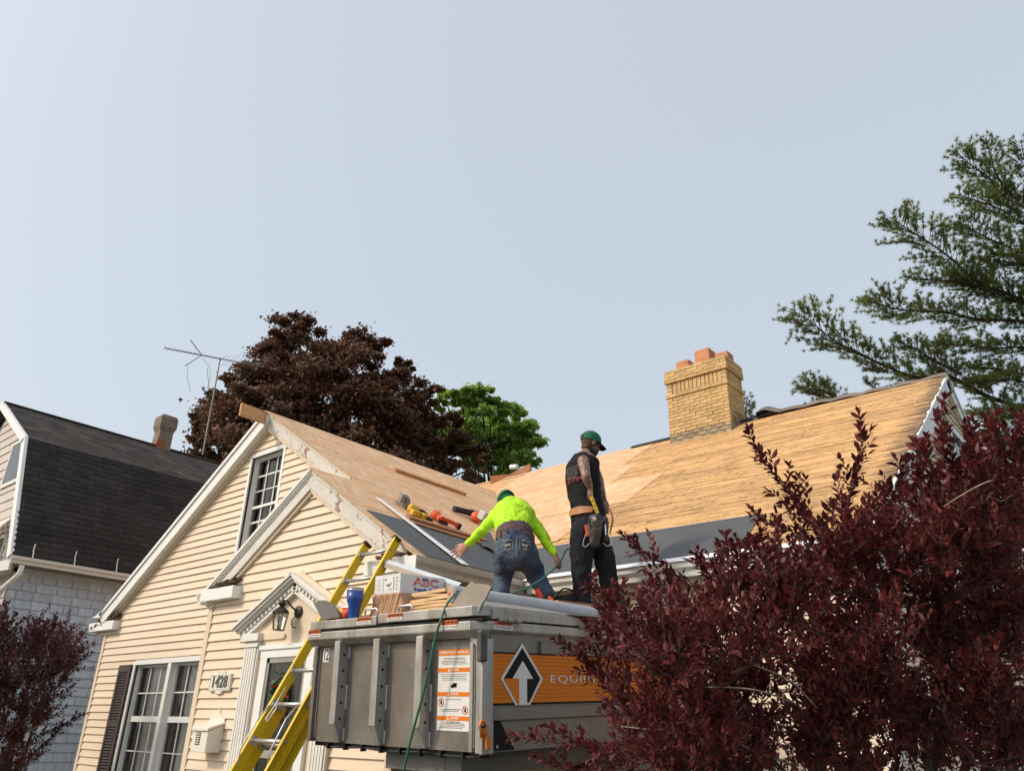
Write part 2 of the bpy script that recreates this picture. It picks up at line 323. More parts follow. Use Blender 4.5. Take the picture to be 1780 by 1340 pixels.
# ------------------------------------------------------------------ object helpers
INV = {}
def tag(o, label=None, cat=None, group=None, kind=None):
    if label: o['label'] = label
    if cat: o['category'] = cat
    if group: o['group'] = group
    if kind: o['kind'] = kind
    return o
def thing(name, loc, label, cat, group=None, rot=None):
    o = bpy.data.objects.new(name, None); COL.objects.link(o); o.empty_display_size = .2
    M = Matrix.Translation(Vector(loc))
    if rot is not None: M = M @ rot
    o.matrix_world = M
    INV[o.name] = M.inverted()
    return tag(o, label, cat, group)
def rootinv(o):
    while o.parent: o = o.parent
    return INV.get(o.name, Matrix.Identity(4))
def xf(M, V):
    Mn = np.array(M); return V @ Mn[:3, :3].T + Mn[:3, 3]
def link(name, me, parent=None, mats=None):
    o = bpy.data.objects.new(name, me); COL.objects.link(o)
    if parent: o.parent = parent
    return o
class MB:
    """collects geometry in world coordinates, then links it as one mesh object"""
    def __init__(s): s.v = []; s.f = []; s.m = []
    def add(s, V, Fs, mi=0):
        k = len(s.v); s.v.extend([tuple(map(float, p)) for p in V]); s.f.extend([tuple(i + k for i in f) for f in Fs]); s.m.extend([mi] * len(Fs)); return s
    def hexa(s, P, mi=0):   # P: 8 points, bottom 4 then top 4
        return s.add(P, [(0, 3, 2, 1), (4, 5, 6, 7), (0, 1, 5, 4), (1, 2, 6, 5), (2, 3, 7, 6), (3, 0, 4, 7)], mi)
    def box(s, x0, x1, y0, y1, z0, z1, mi=0):
        return s.hexa([(x0, y0, z0), (x1, y0, z0), (x1, y1, z0), (x0, y1, z0), (x0, y0, z1), (x1, y0, z1), (x1, y1, z1), (x0, y1, z1)], mi)
    def obox(s, c, X, Y, Z, mi=0):   # centre and three half-extent vectors
        c = A3(*c); X = A3(*X); Y = A3(*Y); Z = A3(*Z)
        return s.hexa([c - X - Y - Z, c + X - Y - Z, c + X + Y - Z, c - X + Y - Z, c - X - Y + Z, c + X - Y + Z, c + X + Y + Z, c - X + Y + Z], mi)
    def bar(s, a, b, w, h, up=(0, 0, 1), mi=0):
        a = A3(*a); b = A3(*b); d = b - a; l = np.linalg.norm(d); d /= l
        up = A3(*up); sx = np.cross(d, up); sx /= np.linalg.norm(sx); u = np.cross(sx, d)
        return s.obox((a + b) / 2, d * l / 2, sx * w / 2, u * h / 2, mi)
    def prism(s, pts, d, mi=0):   # planar polygon extruded by vector d
        n = len(pts); P = [A3(*p) for p in pts]; d = A3(*d); k = [p + d for p in P]
        fs = [tuple(range(n)), tuple(range(2 * n - 1, n - 1, -1))] + [(i, i + n, (i + 1) % n + n, (i + 1) % n) for i in range(n)]
        return s.add(P + k, fs, mi)
    def tube(s, path, r, seg=8, mi=0, caps=True):
        P = [A3(*p) for p in path]; n = len(P); rr = r if hasattr(r, '__len__') else [r] * n
        V = []; up = A3(0, 0, 1)
        for i in range(n):
            t = P[min(i + 1, n - 1)] - P[max(i - 1, 0)]; t = t / (np.linalg.norm(t) + 1e-12)
            if abs(t @ up) > .95: up = A3(1, 0, 0) if abs(t[0]) < .9 else A3(0, 1, 0)
            x = np.cross(t, up); x /= np.linalg.norm(x); y = np.cross(x, t); up = y
            for k in range(seg):
                a = 2 * math.pi * k / seg; V.append(P[i] + rr[i] * (math.cos(a) * x + math.sin(a) * y))
        Fs = [(i * seg + k, i * seg + (k + 1) % seg, (i + 1) * seg + (k + 1) % seg, (i + 1) * seg + k) for i in range(n - 1) for k in range(seg)]
        if caps: Fs += [tuple(range(seg - 1, -1, -1)), tuple((n - 1) * seg + k for k in range(seg))]
        return s.add(V, Fs, mi)
    def lathe(s, base, axis, prof, seg=16, mi=0):   # prof: (height, radius)
        axis = A3(*axis); base = A3(*base); axis /= np.linalg.norm(axis)
        x = np.cross(axis, A3(.3, .9, .1)); x /= np.linalg.norm(x); y = np.cross(axis, x); V = []
        for h, r in prof:
            for k in range(seg):
                a = 2 * math.pi * k / seg; V.append(base + axis * h + r * (math.cos(a) * x + math.sin(a) * y))
        n = len(prof); Fs = [(i * seg + k, i * seg + (k + 1) % seg, (i + 1) * seg + (k + 1) % seg, (i + 1) * seg + k) for i in range(n - 1) for k in range(seg)]
        Fs += [tuple(range(seg - 1, -1, -1)), tuple((n - 1) * seg + k for k in range(seg))]
        return s.add(V, Fs, mi)
    def build(s, name, mat, parent=None, smooth=False, fix=True, bevel=0, kind=None, label=None):
        me = bpy.data.meshes.new(name)
        V = s.v
        if parent is not None: V = xf(rootinv(parent), np.array(s.v)).tolist()
        me.from_pydata(V, [], s.f); me.update()
        for m in (mat if isinstance(mat, (list, tuple)) else [mat]): me.materials.append(m)
        if len(set(s.m)) > 1: me.polygons.foreach_set('material_index', s.m)
        if smooth: me.polygons.foreach_set('use_smooth', [True] * len(me.polygons))
        if fix:
            import bmesh
            bm = bmesh.new(); bm.from_mesh(me); bmesh.ops.recalc_face_normals(bm, faces=bm.faces); bm.to_mesh(me); bm.free()
        o = link(name, me, parent)
        if bevel:
            b = o.modifiers.new('bevel', 'BEVEL'); b.width = bevel; b.segments = 2; b.limit_method = 'ANGLE'
        if kind: o['kind'] = kind
        if label: o['label'] = label
        return o
def inst(name, me, M, parent):
    o = bpy.data.objects.new(name, me); COL.objects.link(o); o.parent = parent
    o.matrix_local = rootinv(parent) @ M; return o
def rawmesh(name, V, F, mat, parent=None, smooth=False, kind=None):
    V = np.asarray(V, float).reshape(-1, 3); F = np.asarray(F, int); k = F.shape[1]
    if parent is not None: V = xf(rootinv(parent), V)
    me = bpy.data.meshes.new(name); me.vertices.add(len(V)); me.vertices.foreach_set('co', V.ravel())
    me.loops.add(F.size); me.loops.foreach_set('vertex_index', F.ravel())
    me.polygons.add(len(F)); me.polygons.foreach_set('loop_start', np.arange(0, F.size, k)); me.polygons.foreach_set('loop_total', np.full(len(F), k))
    if smooth: me.polygons.foreach_set('use_smooth', np.ones(len(F), bool))
    me.update(calc_edges=True); me.materials.append(mat)
    o = link(name, me, parent)
    if kind: o['kind'] = kind
    return o
def text(s, M, size, mat, parent, name='lettering', depth=.0012, sx=1., bold=0., align='CENTER', space=1., shear=0):
    cu = bpy.data.curves.new('txt', 'FONT'); cu.body = s; cu.size = size; cu.extrude = depth; cu.align_x = align; cu.align_y = 'CENTER'
    cu.offset = bold; cu.space_character = space; cu.shear = shear; cu.resolution_u = 3
    o = bpy.data.objects.new('txt', cu); COL.objects.link(o)
    dg = bpy.context.evaluated_depsgraph_get(); me = bpy.data.meshes.new_from_object(o.evaluated_get(dg))
    bpy.data.objects.remove(o); bpy.data.curves.remove(cu)
    me.transform(Matrix.Diagonal((sx, 1, 1, 1))); me.transform(rootinv(parent) @ M if parent else M)
    me.materials.clear(); me.materials.append(mat)
    return link(name, me, parent)
def frame(o, x, y):   # matrix from origin and text axes
    x = Vector(x).normalized(); y = Vector(y); y = (y - x * y.dot(x)).normalized(); z = x.cross(y)
    M = Matrix.Identity(4)
    for i in range(3): M[i][0] = x[i]; M[i][1] = y[i]; M[i][2] = z[i]; M[i][3] = o[i]
    return M
def clip(poly, a, b, c):   # keep a*x+b*y<=c
    out = []; n = len(poly)
    for i in range(n):
        p, q = poly[i], poly[(i + 1) % n]; dp = a * p[0] + b * p[1] - c; dq = a * q[0] + b * q[1] - c
        if dp <= 0: out.append(p)
        if (dp < 0 < dq) or (dq < 0 < dp):
            t = dp / (dp - dq); out.append((p[0] + t * (q[0] - p[0]), p[1] + t * (q[1] - p[1])))
    return out
def clip_convex(poly, hull):   # hull counter-clockwise
    n = len(hull)
    for i in range(n):
        (x0, y0), (x1, y1) = hull[i], hull[(i + 1) % n]
        a, b = (y1 - y0), -(x1 - x0); poly = clip(poly, a, b, a * x0 + b * y0)
        if len(poly) < 3: return []
    ded = [poly[0]]
    for p in poly[1:]:
        if abs(p[0] - ded[-1][0]) + abs(p[1] - ded[-1][1]) > 1e-5: ded.append(p)
    return ded if len(ded) > 2 else []
def spans(x0, x1, z0, z1, holes):   # free x intervals of a course
    iv = [(x0, x1)]
    for hx0, hx1, hz0, hz1 in holes:
        if z1 <= hz0 + 1e-4 or z0 >= hz1 - 1e-4: continue
        nv = []
        for a, b in iv:
            if hx1 <= a or hx0 >= b: nv.append((a, b)); continue
            if hx0 > a: nv.append((a, hx0))
            if hx1 < b: nv.append((hx1, b))
        iv = nv
    return [q for q in iv if q[1] - q[0] > .01]
COURSE = .1016
def seams(iv):
    out = []
    for a, b in iv:
        if b - a > 2.2:
            s_ = a + (b - a) * random.uniform(.2, .8); out += [(a, s_ + .0, 0.), (s_ + .0008, b, .0022)]
        else: out.append((a, b, 0.))
    return out
def siding(hull, to3d, parent, mat, zbase, zs=None, holes=(), step=COURSE, lap=.021, name='siding_board'):
    """one lapped board per course; hull is (s,z) outline, to3d(s,z,out) gives the point 'out' metres proud of the wall"""
    zs0 = min(p[1] for p in hull); zs1 = max(p[1] for p in hull); xs0 = min(p[0] for p in hull); xs1 = max(p[0] for p in hull)
    z = zbase; edges = sorted({h[k] for h in holes for k in (2, 3)})
    while z < zs1:
        cuts = [z] + [e for e in edges if z + .004 < e < z + step - .004] + [z + step]
        for c0, c1 in zip(cuts, cuts[1:]):
            for a, b, lf in seams(spans(xs0, xs1, c0, c1, holes)):
                pl = clip_convex([(a, c0), (b, c0), (b, c1), (a, c1)], hull)
                if not pl or c1 <= zs0: continue
                n = len(pl); j0, j1 = random.uniform(-.0018, .0018), random.uniform(-.0018, .0018)
                off = [.003 + lf + lap * (1 - (q[1] - z) / step) for q in pl]; pl = [(q[0], q[1] + j0 + (j1 - j0) * (q[0] - a) / (b - a)) if q[1] < c0 + .002 else q for q in pl]
                V = [to3d(q[0], q[1], o) for q, o in zip(pl, off)] + [to3d(q[0], q[1], -.002) for q in pl]
                m = MB(); m.add(V, [tuple(range(n)), tuple(range(2 * n - 1, n - 1, -1))] + [(i, i + n, (i + 1) % n + n, (i + 1) % n) for i in range(n)])
                m.build(name, mat, parent)
        z += step

# ------------------------------------------------------------------ ground
g = MB(); g.add([(-400, -200, 0), (300, -200, 0), (300, 500, 0), (-400, 500, 0)], [(0, 1, 2, 3)])
tag(g.build('ground', GRASSM), kind='structure')
g = MB(); g.add([(-5.2, -6, .004), (-1.6, -6, .004), (-1.6, 6.4, .004), (-5.2, 6.4, .004)], [(0, 1, 2, 3)])
tag(g.build('driveway', DRIVE), kind='structure')
g = MB(); g.box(-60, 60, -9.5, -7, -.02, .06); tag(g.build('pavement', DRIVE), kind='structure')

# ------------------------------------------------------------------ the cream house
CA, SA = 0.8404, 0.5420                      # roof pitch about 33 degrees
WX0, MY0, EZ, RX, RY = -5.22, 6.29, 3.06, -9.37, 11.5
YF1, YF0, XB0, XB1, PX = 4.88, 5.60, -8.84, -5.45, -7.07
WN, MN = A3(SA, 0, CA), A3(0, -SA, CA)
def WS(Y, s, o=0.): return A3(WX0 - s * CA, Y, EZ + s * SA) + WN * o
def MS(X, s, o=0.): return A3(X, MY0 + s * CA, EZ + s * SA) + MN * o
SR, SM, SP = (WX0 - RX) / CA, (RY - MY0) / CA, (WX0 - PX) / CA
house = thing('house', (-9, 6, 0), 'cream sided cape house with a stripped roof of bare boards and new plywood', 'house')

def slab(name, pts, n, t, mat, parent, **k):
    n = A3(*n); m = MB(); m.prism(pts, -n * t); return m.build(name, mat, parent, **k)
# walls behind the siding
def wallY(name, hull, Y, holes=(), t=.1):
    zc = sorted({0.} | {max(p[1] for p in hull)} | {h[k] for h in holes for k in (2, 3)} | {p[1] for p in hull})
    m = MB()
    for z0, z1 in zip(zc, zc[1:]):
        for a, b in spans(min(p[0] for p in hull), max(p[0] for p in hull), z0 + .001, z1 - .001, holes):
            pl = clip_convex([(a, z0), (b, z0), (b, z1), (a, z1)], hull)
            if pl: m.prism([(p[0], Y, p[1]) for p in pl], (0, t, 0))
    return m.build(name, CREAMF, house)
TW = (-12.0, -9.97, .90, 2.39)     # twin window opening
GW = (-9.73, -8.965, 3.70, 5.12)   # gable window opening
zr = lambda x: EZ + (WX0 - x) * .645
H0 = [(-13.25, 0), (XB1, 0), (XB1, zr(XB1) - .1), (RX, zr(RX) - .1), (-13.25, zr(RX) - .1 - .645 * (RX + 13.25))]
w0 = wallY('front_wall', H0, YF0 + .001, (TW, GW))
siding(H0, lambda s, z, o: (s, YF0 - o, z), w0, CREAM, .03, holes=((TW[0] - .05, TW[1] + .05, TW[2] - .05, TW[3] + .06), (GW[0] - .05, GW[1] + .05, GW[2] - .05, GW[3] + .055)))
zp = zr(PX)
H1 = [(XB0, 0), (XB1, 0), (XB1, zr(XB1) - .1), (PX, zp - .1), (XB0, zp - .1 - .645 * (PX - XB0))]
w1 = wallY('entry_wall', H1, YF1 + .001, (), .08)
PEDH = [(-7.89, 0), (-6.29, 0), (-6.29, 2.5), (-7.09, 3.0), (-7.89, 2.5)]
siding(H1, lambda s, z, o: (s, YF1 - o, z), w1, CREAM, .055, holes=((-7.88, -6.30, 0, 2.45),))
# side walls, rear walls and the right gable
m = MB(); m.box(XB0 + .002, XB0 + .08, YF1 + .09, YF0, 0, 3.0); m.build('entry_side_wall', CREAM, house)
m = MB(); m.box(XB1 - .1, XB1, YF1 + .002, 6.5, 0, 3.02); wr = m.build('wing_side_wall', CREAMF, house)
siding([(YF1, 0), (6.5, 0), (6.5, 2.9), (YF1, 2.9)], lambda s, z, o: (XB1 + o, s, z), wr, CREAM, .055)
m = MB(); m.box(-13.25, -13.15, YF0 + .11, 16.2, 0, 3.15); m.build('left_wall', CREAMF, house)
MH = [(XB1, 0), (-1.86, 0), (-1.86, 3.05), (XB1, 3.05)]
m = MB(); m.box(XB1, -1.861, 6.501, 6.6, 0, 3.05); wm = m.build('main_front_wall', CREAMF, house)
siding([(XB1, 0), (-1.86, 0), (-1.86, 2.9), (XB1, 2.9)], lambda s, z, o: (s, 6.5 - o, z), wm, CREAM, .055, holes=((-4.3, -3.3, .9, 2.3),))
m = MB(); m.box(-13.15, -1.96, 16.3, 16.4, 0, 3.2); m.build('rear_wall', CREAMF, house)
XG = -1.86
GH = [(6.5, 0), (16.4, 0), (16.4, EZ + .1), (RY, 6.32), (6.5, EZ + .05)]
m = MB(); m.prism([(XG - .1, p[0], p[1]) for p in GH], (.099, 0, 0)); wg = m.build('gable_wall', CREAMF, house)
siding([(6.5, .05), (16.4, .05), (16.4, EZ + .1), (RY, 6.3), (6.5, EZ + .05)], lambda s, z, o: (XG + o, s, z), wg, CREAM, .055, holes=((10.9, 12.1, 3.9, 5.55),))
# corner posts
m = MB(); m.box(-13.27, -13.19, YF0 - .028, YF0 + .05, 0, 2.98); m.build('corner_post', CREAMF, house)
m = MB(); m.box(XB0 - .02, XB0 + .07, YF1 - .028, YF1 + .05, 0, 2.98); m.build('corner_post', CREAMF, house)
m = MB(); m.box(XB1 - .07, XB1 + .024, YF1 - .028, YF1 + .05, 0, 2.94); m.build('corner_post', CREAMF, house)
m = MB(); m.box(-1.93, -1.835, 6.472, 6.54, 0, 2.98); m.build('corner_post', WHITE, house)

# roof decks (rough carcass) under the sheathing
deck = MB()
deck.prism([WS(4.89, 0, -.016), WS(4.89, SP, -.016), WS(5.62, SP, -.016), WS(5.62, SR, -.016), WS(MY0 + SR * CA, SR, -.016), WS(MY0, 0, -.016)], -WN * .10)
deck.prism([(RX, 5.61, zr(RX) - .02), (RX, 12, zr(RX) - .02), (-13.45, 12, zr(RX) - .02 - .645 * 4.08), (-13.45, 5.61, zr(RX) - .02 - .645 * 4.08)], (-.04, 0, -.1))
deck.prism([(PX, 4.89, zp - .02), (PX, 5.6, zp - .02), (-8.97, 5.6, zp - .02 - .645 * 1.9), (-8.97, 4.89, zp - .02 - .645 * 1.9)], (-.04, 0, -.1))
deck.prism([MS(WX0, 0, -.016), MS(-1.82, 0, -.016), MS(-1.82, SM, -.016), MS(-13.2, SM, -.016), MS(-13.2, SR, -.016), MS(WX0 - SR * CA, SR, -.016)], -MN * .10)
deck.prism([(-13.2, RY, 6.40), (-1.82, RY, 6.40), (-1.82, 16.6, 3.2), (-13.2, 16.6, 3.2)], (0, -.03, -.1))
deck.build('roof_deck', WOODX, house)
roofw = house
# plywood sheets on the wing slope: clipped to the slope and laid in staggered rows
def sheets(fn, hulls, u0, row0, mat, name='plywood_sheet', L=2.44, Wd=1.22, t=.013, stag=(0, .95, .35, 1.4, .7), gap=.004, rows=9):
    us = [p[0] for h in hulls for p in h]
    for r in range(rows):
        s0, s1 = row0 + r * Wd + gap, row0 + (r + 1) * Wd - gap
        a = u0 - stag[r % len(stag)]
        while a < max(us):
            for h in hulls:
                pl = clip_convex([(a + gap, s0), (a + L - gap, s0), (a + L - gap, s1), (a + gap, s1)], h)
                if len(pl) > 2:
                    lift = random.uniform(0, .004); n = len(pl)
                    V = [fn(p[0], p[1], lift) for p in pl] + [fn(p[0], p[1], lift - t) for p in pl]
                    m = MB(); m.add(V, [tuple(range(n)), tuple(range(2 * n - 1, n - 1, -1))] + [(i, i + n, (i + 1) % n + n, (i + 1) % n) for i in range(n)], 0)
                    m.m = [0] + [1] * (len(m.f) - 1)
                    m.build(name, [mat, PLYEDGE], house)
            a += L
HW1 = [(4.755, 0), (MY0, 0), (MY0 + SP * CA, SP), (4.755, SP)]
HW2 = [(5.455, SP + .004), (MY0 + SP * CA, SP + .004), (MY0 + SR * CA, SR), (5.455, SR)]
sheets(WS, [HW1, HW2], 4.755, -.05, PLYY, stag=(.2, 1.0, .0, 1.3, .5))
# main slope: new plywood beside the valley, old boards over the rest
def plylim(s): return [-5.15, -5.55, -5.2, -6.15, -6.5, -7.0][min(5, int(s / 1.22))]
for r in range(6):
    s0, s1 = r * 1.22, min((r + 1) * 1.22, SM); xr = plylim(s0 + .1)
    if s0 >= SM: break
    if s0 < SR:
        e = min(s1, SR); h = [[(WX0 - s0 * CA, s0), (xr, s0), (xr, e), (WX0 - e * CA, e)]]
        if s1 > SR: h.append([(-9.4, SR), (xr, SR), (xr, s1), (-9.4, s1)])
    else: h = [[(-13.2, s0), (xr, s0), (xr, s1), (-13.2, s1)]]
    if xr - (WX0 - s0 * CA) > .3 or s0 >= 2:
        sheets(MS, h, xr - 2.44 * 4, s0, PLYX, rows=1, stag=(0,))
PW = .142; nrow = int(SM / PW) + 1
for r in range(nrow):
    s0 = r * PW; s1 = min(s0 + PW, SM + .01); lim = plylim((s0 + s1) / 2)
    if s0 < 1.22: lim = WX0 - s0 * CA + .05 if s0 < .0 else lim
    x = -1.80 + random.uniform(-.01, .03)
    nxt = x - random.uniform(1.2, 3.4)
    while x > lim + .02:
        b = max(nxt, lim)
        g = .005; sag = random.uniform(-.003, .004)
        P = [(b + g * .6, s0 + g), (x - g * .6, s0 + g), (x - g * .6, s1 - g), (b + g * .6, s1 - g)]
        V = [MS(p[0], p[1], sag) for p in P] + [MS(p[0], p[1], -.016) for p in P]
        m = MB(); m.hexa([V[4], V[5], V[6], V[7], V[0], V[1], V[2], V[3]]); m.build('roof_plank', OLDPL, house)
        x = nxt; nxt = x - random.uniform(1.6, 3.8)
# ice and water barrier along the eaves
m = MB(); nn = 12
pts = [(4.86, .03), (4.86, 1.04), (MY0 + 1.04 * CA, 1.04), (MY0 + .03, .03)]
m.prism([WS(4.90, .02, .010), WS(4.84, 1.05, .012), WS(MY0 + 1.05 * CA, 1.05, .012), WS(MY0 + .02, .02, .010)], -WN * .004)
m.build('ice_barrier', MEMBR, house)
m = MB(); m.prism([MS(WX0 + .0, .02, .010), MS(-2.86, .02, .010), MS(-2.9, .97, .012), MS(WX0 - .95 * CA, .97, .012)], -MN * .004); m.build('ice_barrier', MEMBR, house)
m = MB(); m.prism([MS(WX0 - .92 * CA, .962, .016), MS(-2.9, .95, .016), MS(-2.9, .985, .017), MS(WX0 - .94 * CA, .997, .017)], -MN * .003); m.build('barrier_selvedge', pm('barrier_film', (.16, .165, .17), .4), house)
# drip edge
m = MB(); m.prism([MS(WX0 + .03, -.04, .016), MS(-1.8, -.04, .016), MS(-1.8, .05, .018), MS(WX0 + .0, .05, .018)], -MN * .003); m.build('drip_edge', TRIMW, house)
# gutters
def gutter(a, b, out, parent, mat=GUTTER, k=1.):
    out = A3(*out); pr = [(0, 0), (0, -.125), (.075, -.125), (.082, -.085), (.118, -.05), (.125, 0), (.112, .003), (.106, -.035), (.065, -.105), (.012, -.105), (.012, 0)]
    m = MB(); a = A3(*a); b = A3(*b); m.prism([a + out * p[0] * k + A3(0, 0, p[1] * k) for p in pr], b - a); return m.build('gutter', mat, parent)
gutter((-5.312, 4.745, 3.055), (-5.312, MY0 + .105, 3.05), (1, 0, 0), house)
gutter((-5.187, 6.395, 3.05), (-1.78, 6.395, 3.05), (0, -1, 0), house, pm('gutter_bright', (.74, .73, .70), .4, var=.05, vs=8, dirt=((.4, .36, .3), .68, .5)))
m = MB(); m.box(-5.315, -5.187, 4.735, 4.744, 2.93, 3.055); m.build('gutter_end_cap', WHITEB, house)
gutter((-8.99, 4.80, 3.05), (-8.99, 5.58, 3.05), (-1, 0, 0), house, WHITEB)
gutter((-13.47, 5.5, 3.04), (-13.47, 14, 3.04), (-1, 0, 0), house, WHITEB)
m = MB(); m.box(-5.335, -5.315, 4.76, 6.5, 2.86, 3.02); m.box(-5.45, -5.335, 4.9, 6.5, 2.86, 2.875); m.box(-5.425, -5.39, 4.9, 6.5, 2.78, 2.86); m.build('eave_soffit', SOFFIT, house)
m = MB(); m.box(-5.33, -1.8, 6.395, 6.415, 2.86, 3.02); m.box(-5.33, -1.8, 6.415, 6.5, 2.86, 2.875); m.box(-5.3, -1.84, 6.47, 6.5, 2.76, 2.86); m.build('eave_soffit', pm('tan_soffit', (.5, .43, .33), .6, var=.08), house)
# rake boards: bands measured square to the roof line
def band(p, q, d0, d1, Yf, Yb, mat, name, **k):
    p = A3(*p); q = A3(*q); d = (q - p) / np.linalg.norm(q - p); n = A3(d[1], -d[0])
    if n[1] > 0: n = -n
    c = [p + n * d0, q + n * d0, q + n * d1, p + n * d1]
    m = MB(); m.prism([(a[0], Yf, a[1]) for a in c], (0, Yb - Yf, 0)); return m.build(name, mat, house, **k)
pk1, pk0 = (PX, zp - .015), (RX, zr(RX) - .015)
l1, r1 = (-8.92, zp - .015 - .645 * 1.85), (-5.36, zr(-5.36) - .015)
for a, b, Y_, wm_ in ((pk1, r1, 4.80, 0), (pk0, pk1, 5.50, 0)):
    lab = 'rake board with paint peeled off to bare brown wood'
    band(a, b, -.004, .045, Y_ - .014, Y_ + .09, PEEL, 'rake_moulding', bevel=.008); band(a, b, .0455, .185, Y_, Y_ + .09, PEEL, 'rake_board', label=lab, bevel=.012)
    band(a, b, .185, .205, Y_ + .015, Y_ + .08, CREAMF, 'rake_channel'); band(a, b, .205, .228, Y_ + .035, Y_ + .08, CREAMF, 'rake_channel')
band(pk1, l1, -.018, .022, 4.765, 4.89, WHITE, 'rake_moulding'); band(pk1, l1, .022, .044, 4.778, 4.88, WHITE, 'rake_moulding'); band(pk1, l1, .044, .065, 4.792, 4.88, WHITE, 'rake_moulding')
band(pk1, l1, .065, .185, 4.805, 4.878, pm('chalky_white_board', (.66, .63, .58), .7, var=.08, vs=6, dirt=((.36, .3, .25), .62, .5)), 'rake_board'); band(pk1, l1, .185, .225, 4.83, 4.879, CREAMF, 'rake_channel')
l0 = (-13.32, zr(RX) - .015 - .645 * 3.95)
band(pk0, l0, -.02, .03, 5.44, 5.62, WHITEB, 'rake_drip_edge'); band(pk0, l0, .03, .185, 5.462, 5.598, WHITEB, 'rake_board'); band(pk0, l0, .185, .225, 5.55, 5.599, CREAMF, 'rake_channel')
m = MB(); m.prism([(-13.2, 5.44, 3.275), (-13.44, 5.44, 3.17), (-13.60, 5.44, 3.15), (-13.42, 5.44, 3.14), (-13.28, 5.44, 3.13)], (0, .1, 0)); m.build('rake_drip_tip', WHITEB, house)
# eave returns with torn shakes left on them
for x0, x1, Y0, Y1, mt in ((-8.92, -8.22, 4.745, 4.879, WHITEB), (-5.92, -5.316, 4.745, 4.879, WHITEB), (-13.68, -12.81, 5.47, 5.599, WHITEB)):
    m = MB(); m.box(x0, x1, Y0, Y1, 2.935, 3.07); m.build('eave_return', mt, house, bevel=.004)
    m = MB(); m.box(x0 + .14, x1 - .02 if x1 > -5.5 else x1 + .04, Y1 - .03, Y1 + .0005, 2.88, 2.934); m.build('return_trim', CREAMF, house)
    m = MB(); cx_ = (x0 + x1) / 2
    for i in range(46):
        t = random.random(); x = x0 + .1 + (x1 - x0 - .14) * t; dirn = 1 if x1 < -5.5 else -1
        hh = .01 + .085 * (t if dirn > 0 else 1 - t) * random.random()
        c = A3(x, random.uniform(Y0 + .03, Y1), 3.075 + hh); a = random.uniform(-.3, .3); tl = .35 * dirn + random.uniform(-.12, .12)
        m.obox(c, A3(math.cos(a), math.sin(a), tl) * random.uniform(.03, .08), A3(-math.sin(a), math.cos(a), 0) * .03, A3(0, 0, .005))
    m.build('torn_shakes', RUSTY, house)
# ridge board stub
p, q = onX(421, 700, RX + .02), onX(478, 712, RX + .02)
m = MB(); m.box(RX - .02, RX + .02, p[1], YF0 - .05, p[2] - .185, p[2]); m.build('ridge_board', WOODN, house, bevel=.003)
# loose rafters and boards behind the valley
m = MB(); m.bar((-10.3, 11.3, 6.36), (-9.2, 12.2, 6.52), .05, .16); m.build('rafter_offcut', WOODR, house)
m = MB(); m.bar((-10.6, 11.7, 6.36), (-9.6, 11.75, 6.62), .05, .14); m.build('rafter_offcut', WOODR, house)
m = MB(); m.tube([onY(888, 812, 11.9), onY(899, 811, 11.9)], .055, 12); m.build('vent_pipe', WHITEB, house)
# ridge felt, lifted in a flap by the chimney
V = []; xs = np.linspace(-4.62, -1.76, 40); wv = np.cumsum(rng.normal(0, .006, 40))
for i, x in enumerate(xs):
    lift = .02 + .03 * abs(math.sin(i * .55)) + (.10 * math.exp(-((x + 4.45) / .22) ** 2)); z = 6.425 + wv[i] * .4
    V += [(x, RY - .13 - (.05 if i < 4 else 0), z - .075 + lift * .8), (x, RY - .03, z + .005 + lift), (x, RY + .12, z - .05)]
Fq = [(3 * i + k, 3 * i + 3 + k, 3 * i + 4 + k, 3 * i + 1 + k) for i in range(39) for k in range(2)]
rawmesh('ridge_felt', V, Fq, FELT, house)
m = MB(); m.prism([(-4.86, RY - .1, 6.36), (-4.3, RY - .1, 6.41), (-4.3, RY, 6.47), (-4.86, RY, 6.43)], (0, 0, .035)); m.build('ridge_tar_strip', RUBBER, house)
m = MB(); m.prism([(-7.0, RY - .08, 6.385), (-6.02, RY - .08, 6.385), (-6.02, RY, 6.44), (-7.0, RY, 6.435)], (0, 0, .02)); m.build('ridge_tar_strip', RUBBER, house)
# right gable rake boards and window
def bandX(p, q, d0, d1, Xf, Xb, mat, name):
    p = A3(*p); q = A3(*q); d = (q - p) / np.linalg.norm(q - p); n = A3(d[1], -d[0])
    if n[1] > 0: n = -n
    c = [p + n * d0, q + n * d0, q + n * d1, p + n * d1]; m = MB(); m.prism([(Xb, a[0], a[1]) for a in c], (Xf - Xb, 0, 0)); return m.build(name, mat, house)
for e in ((6.29, 3.04), (16.7, 3.06)):
    bandX((RY, 6.405), e, .0, .04, -1.765, -1.85, WHITEB, 'rake_moulding'); bandX((RY, 6.405), e, .04, .23, -1.785, -1.85, WHITEB, 'rake_board'); bandX((RY, 6.405), e, .23, .28, -1.81, -1.85, CREAMF, 'rake_channel')
gwp = MB(); gwp.box(-1.85, -1.80, 10.95, 11.03, 3.95, 5.5); gwp.box(-1.85, -1.80, 11.97, 12.05, 3.95, 5.5); gwp.box(-1.85, -1.795, 10.95, 12.05, 5.42, 5.52); gwp.box(-1.85, -1.795, 10.95, 12.05, 3.88, 3.96)
gwp.box(-1.85, -1.82, 11.03, 11.97, 4.68, 4.73); gw_ = gwp.build('window', WHITEB, house)
m = MB(); m.box(-1.855, -1.84, 11.03, 11.97, 3.96, 5.42); m.build('pane', pm('dark_glass', (.02, .022, .025), .1), gw_)
m = MB()
for y in (11.34, 11.66): m.box(-1.84, -1.832, y - .01, y + .01, 3.96, 5.42)
for z in (4.3, 5.05): m.box(-1.84, -1.832, 11.03, 11.97, z - .01, z + .01)
m.build('muntin', WHITEB, gw_)

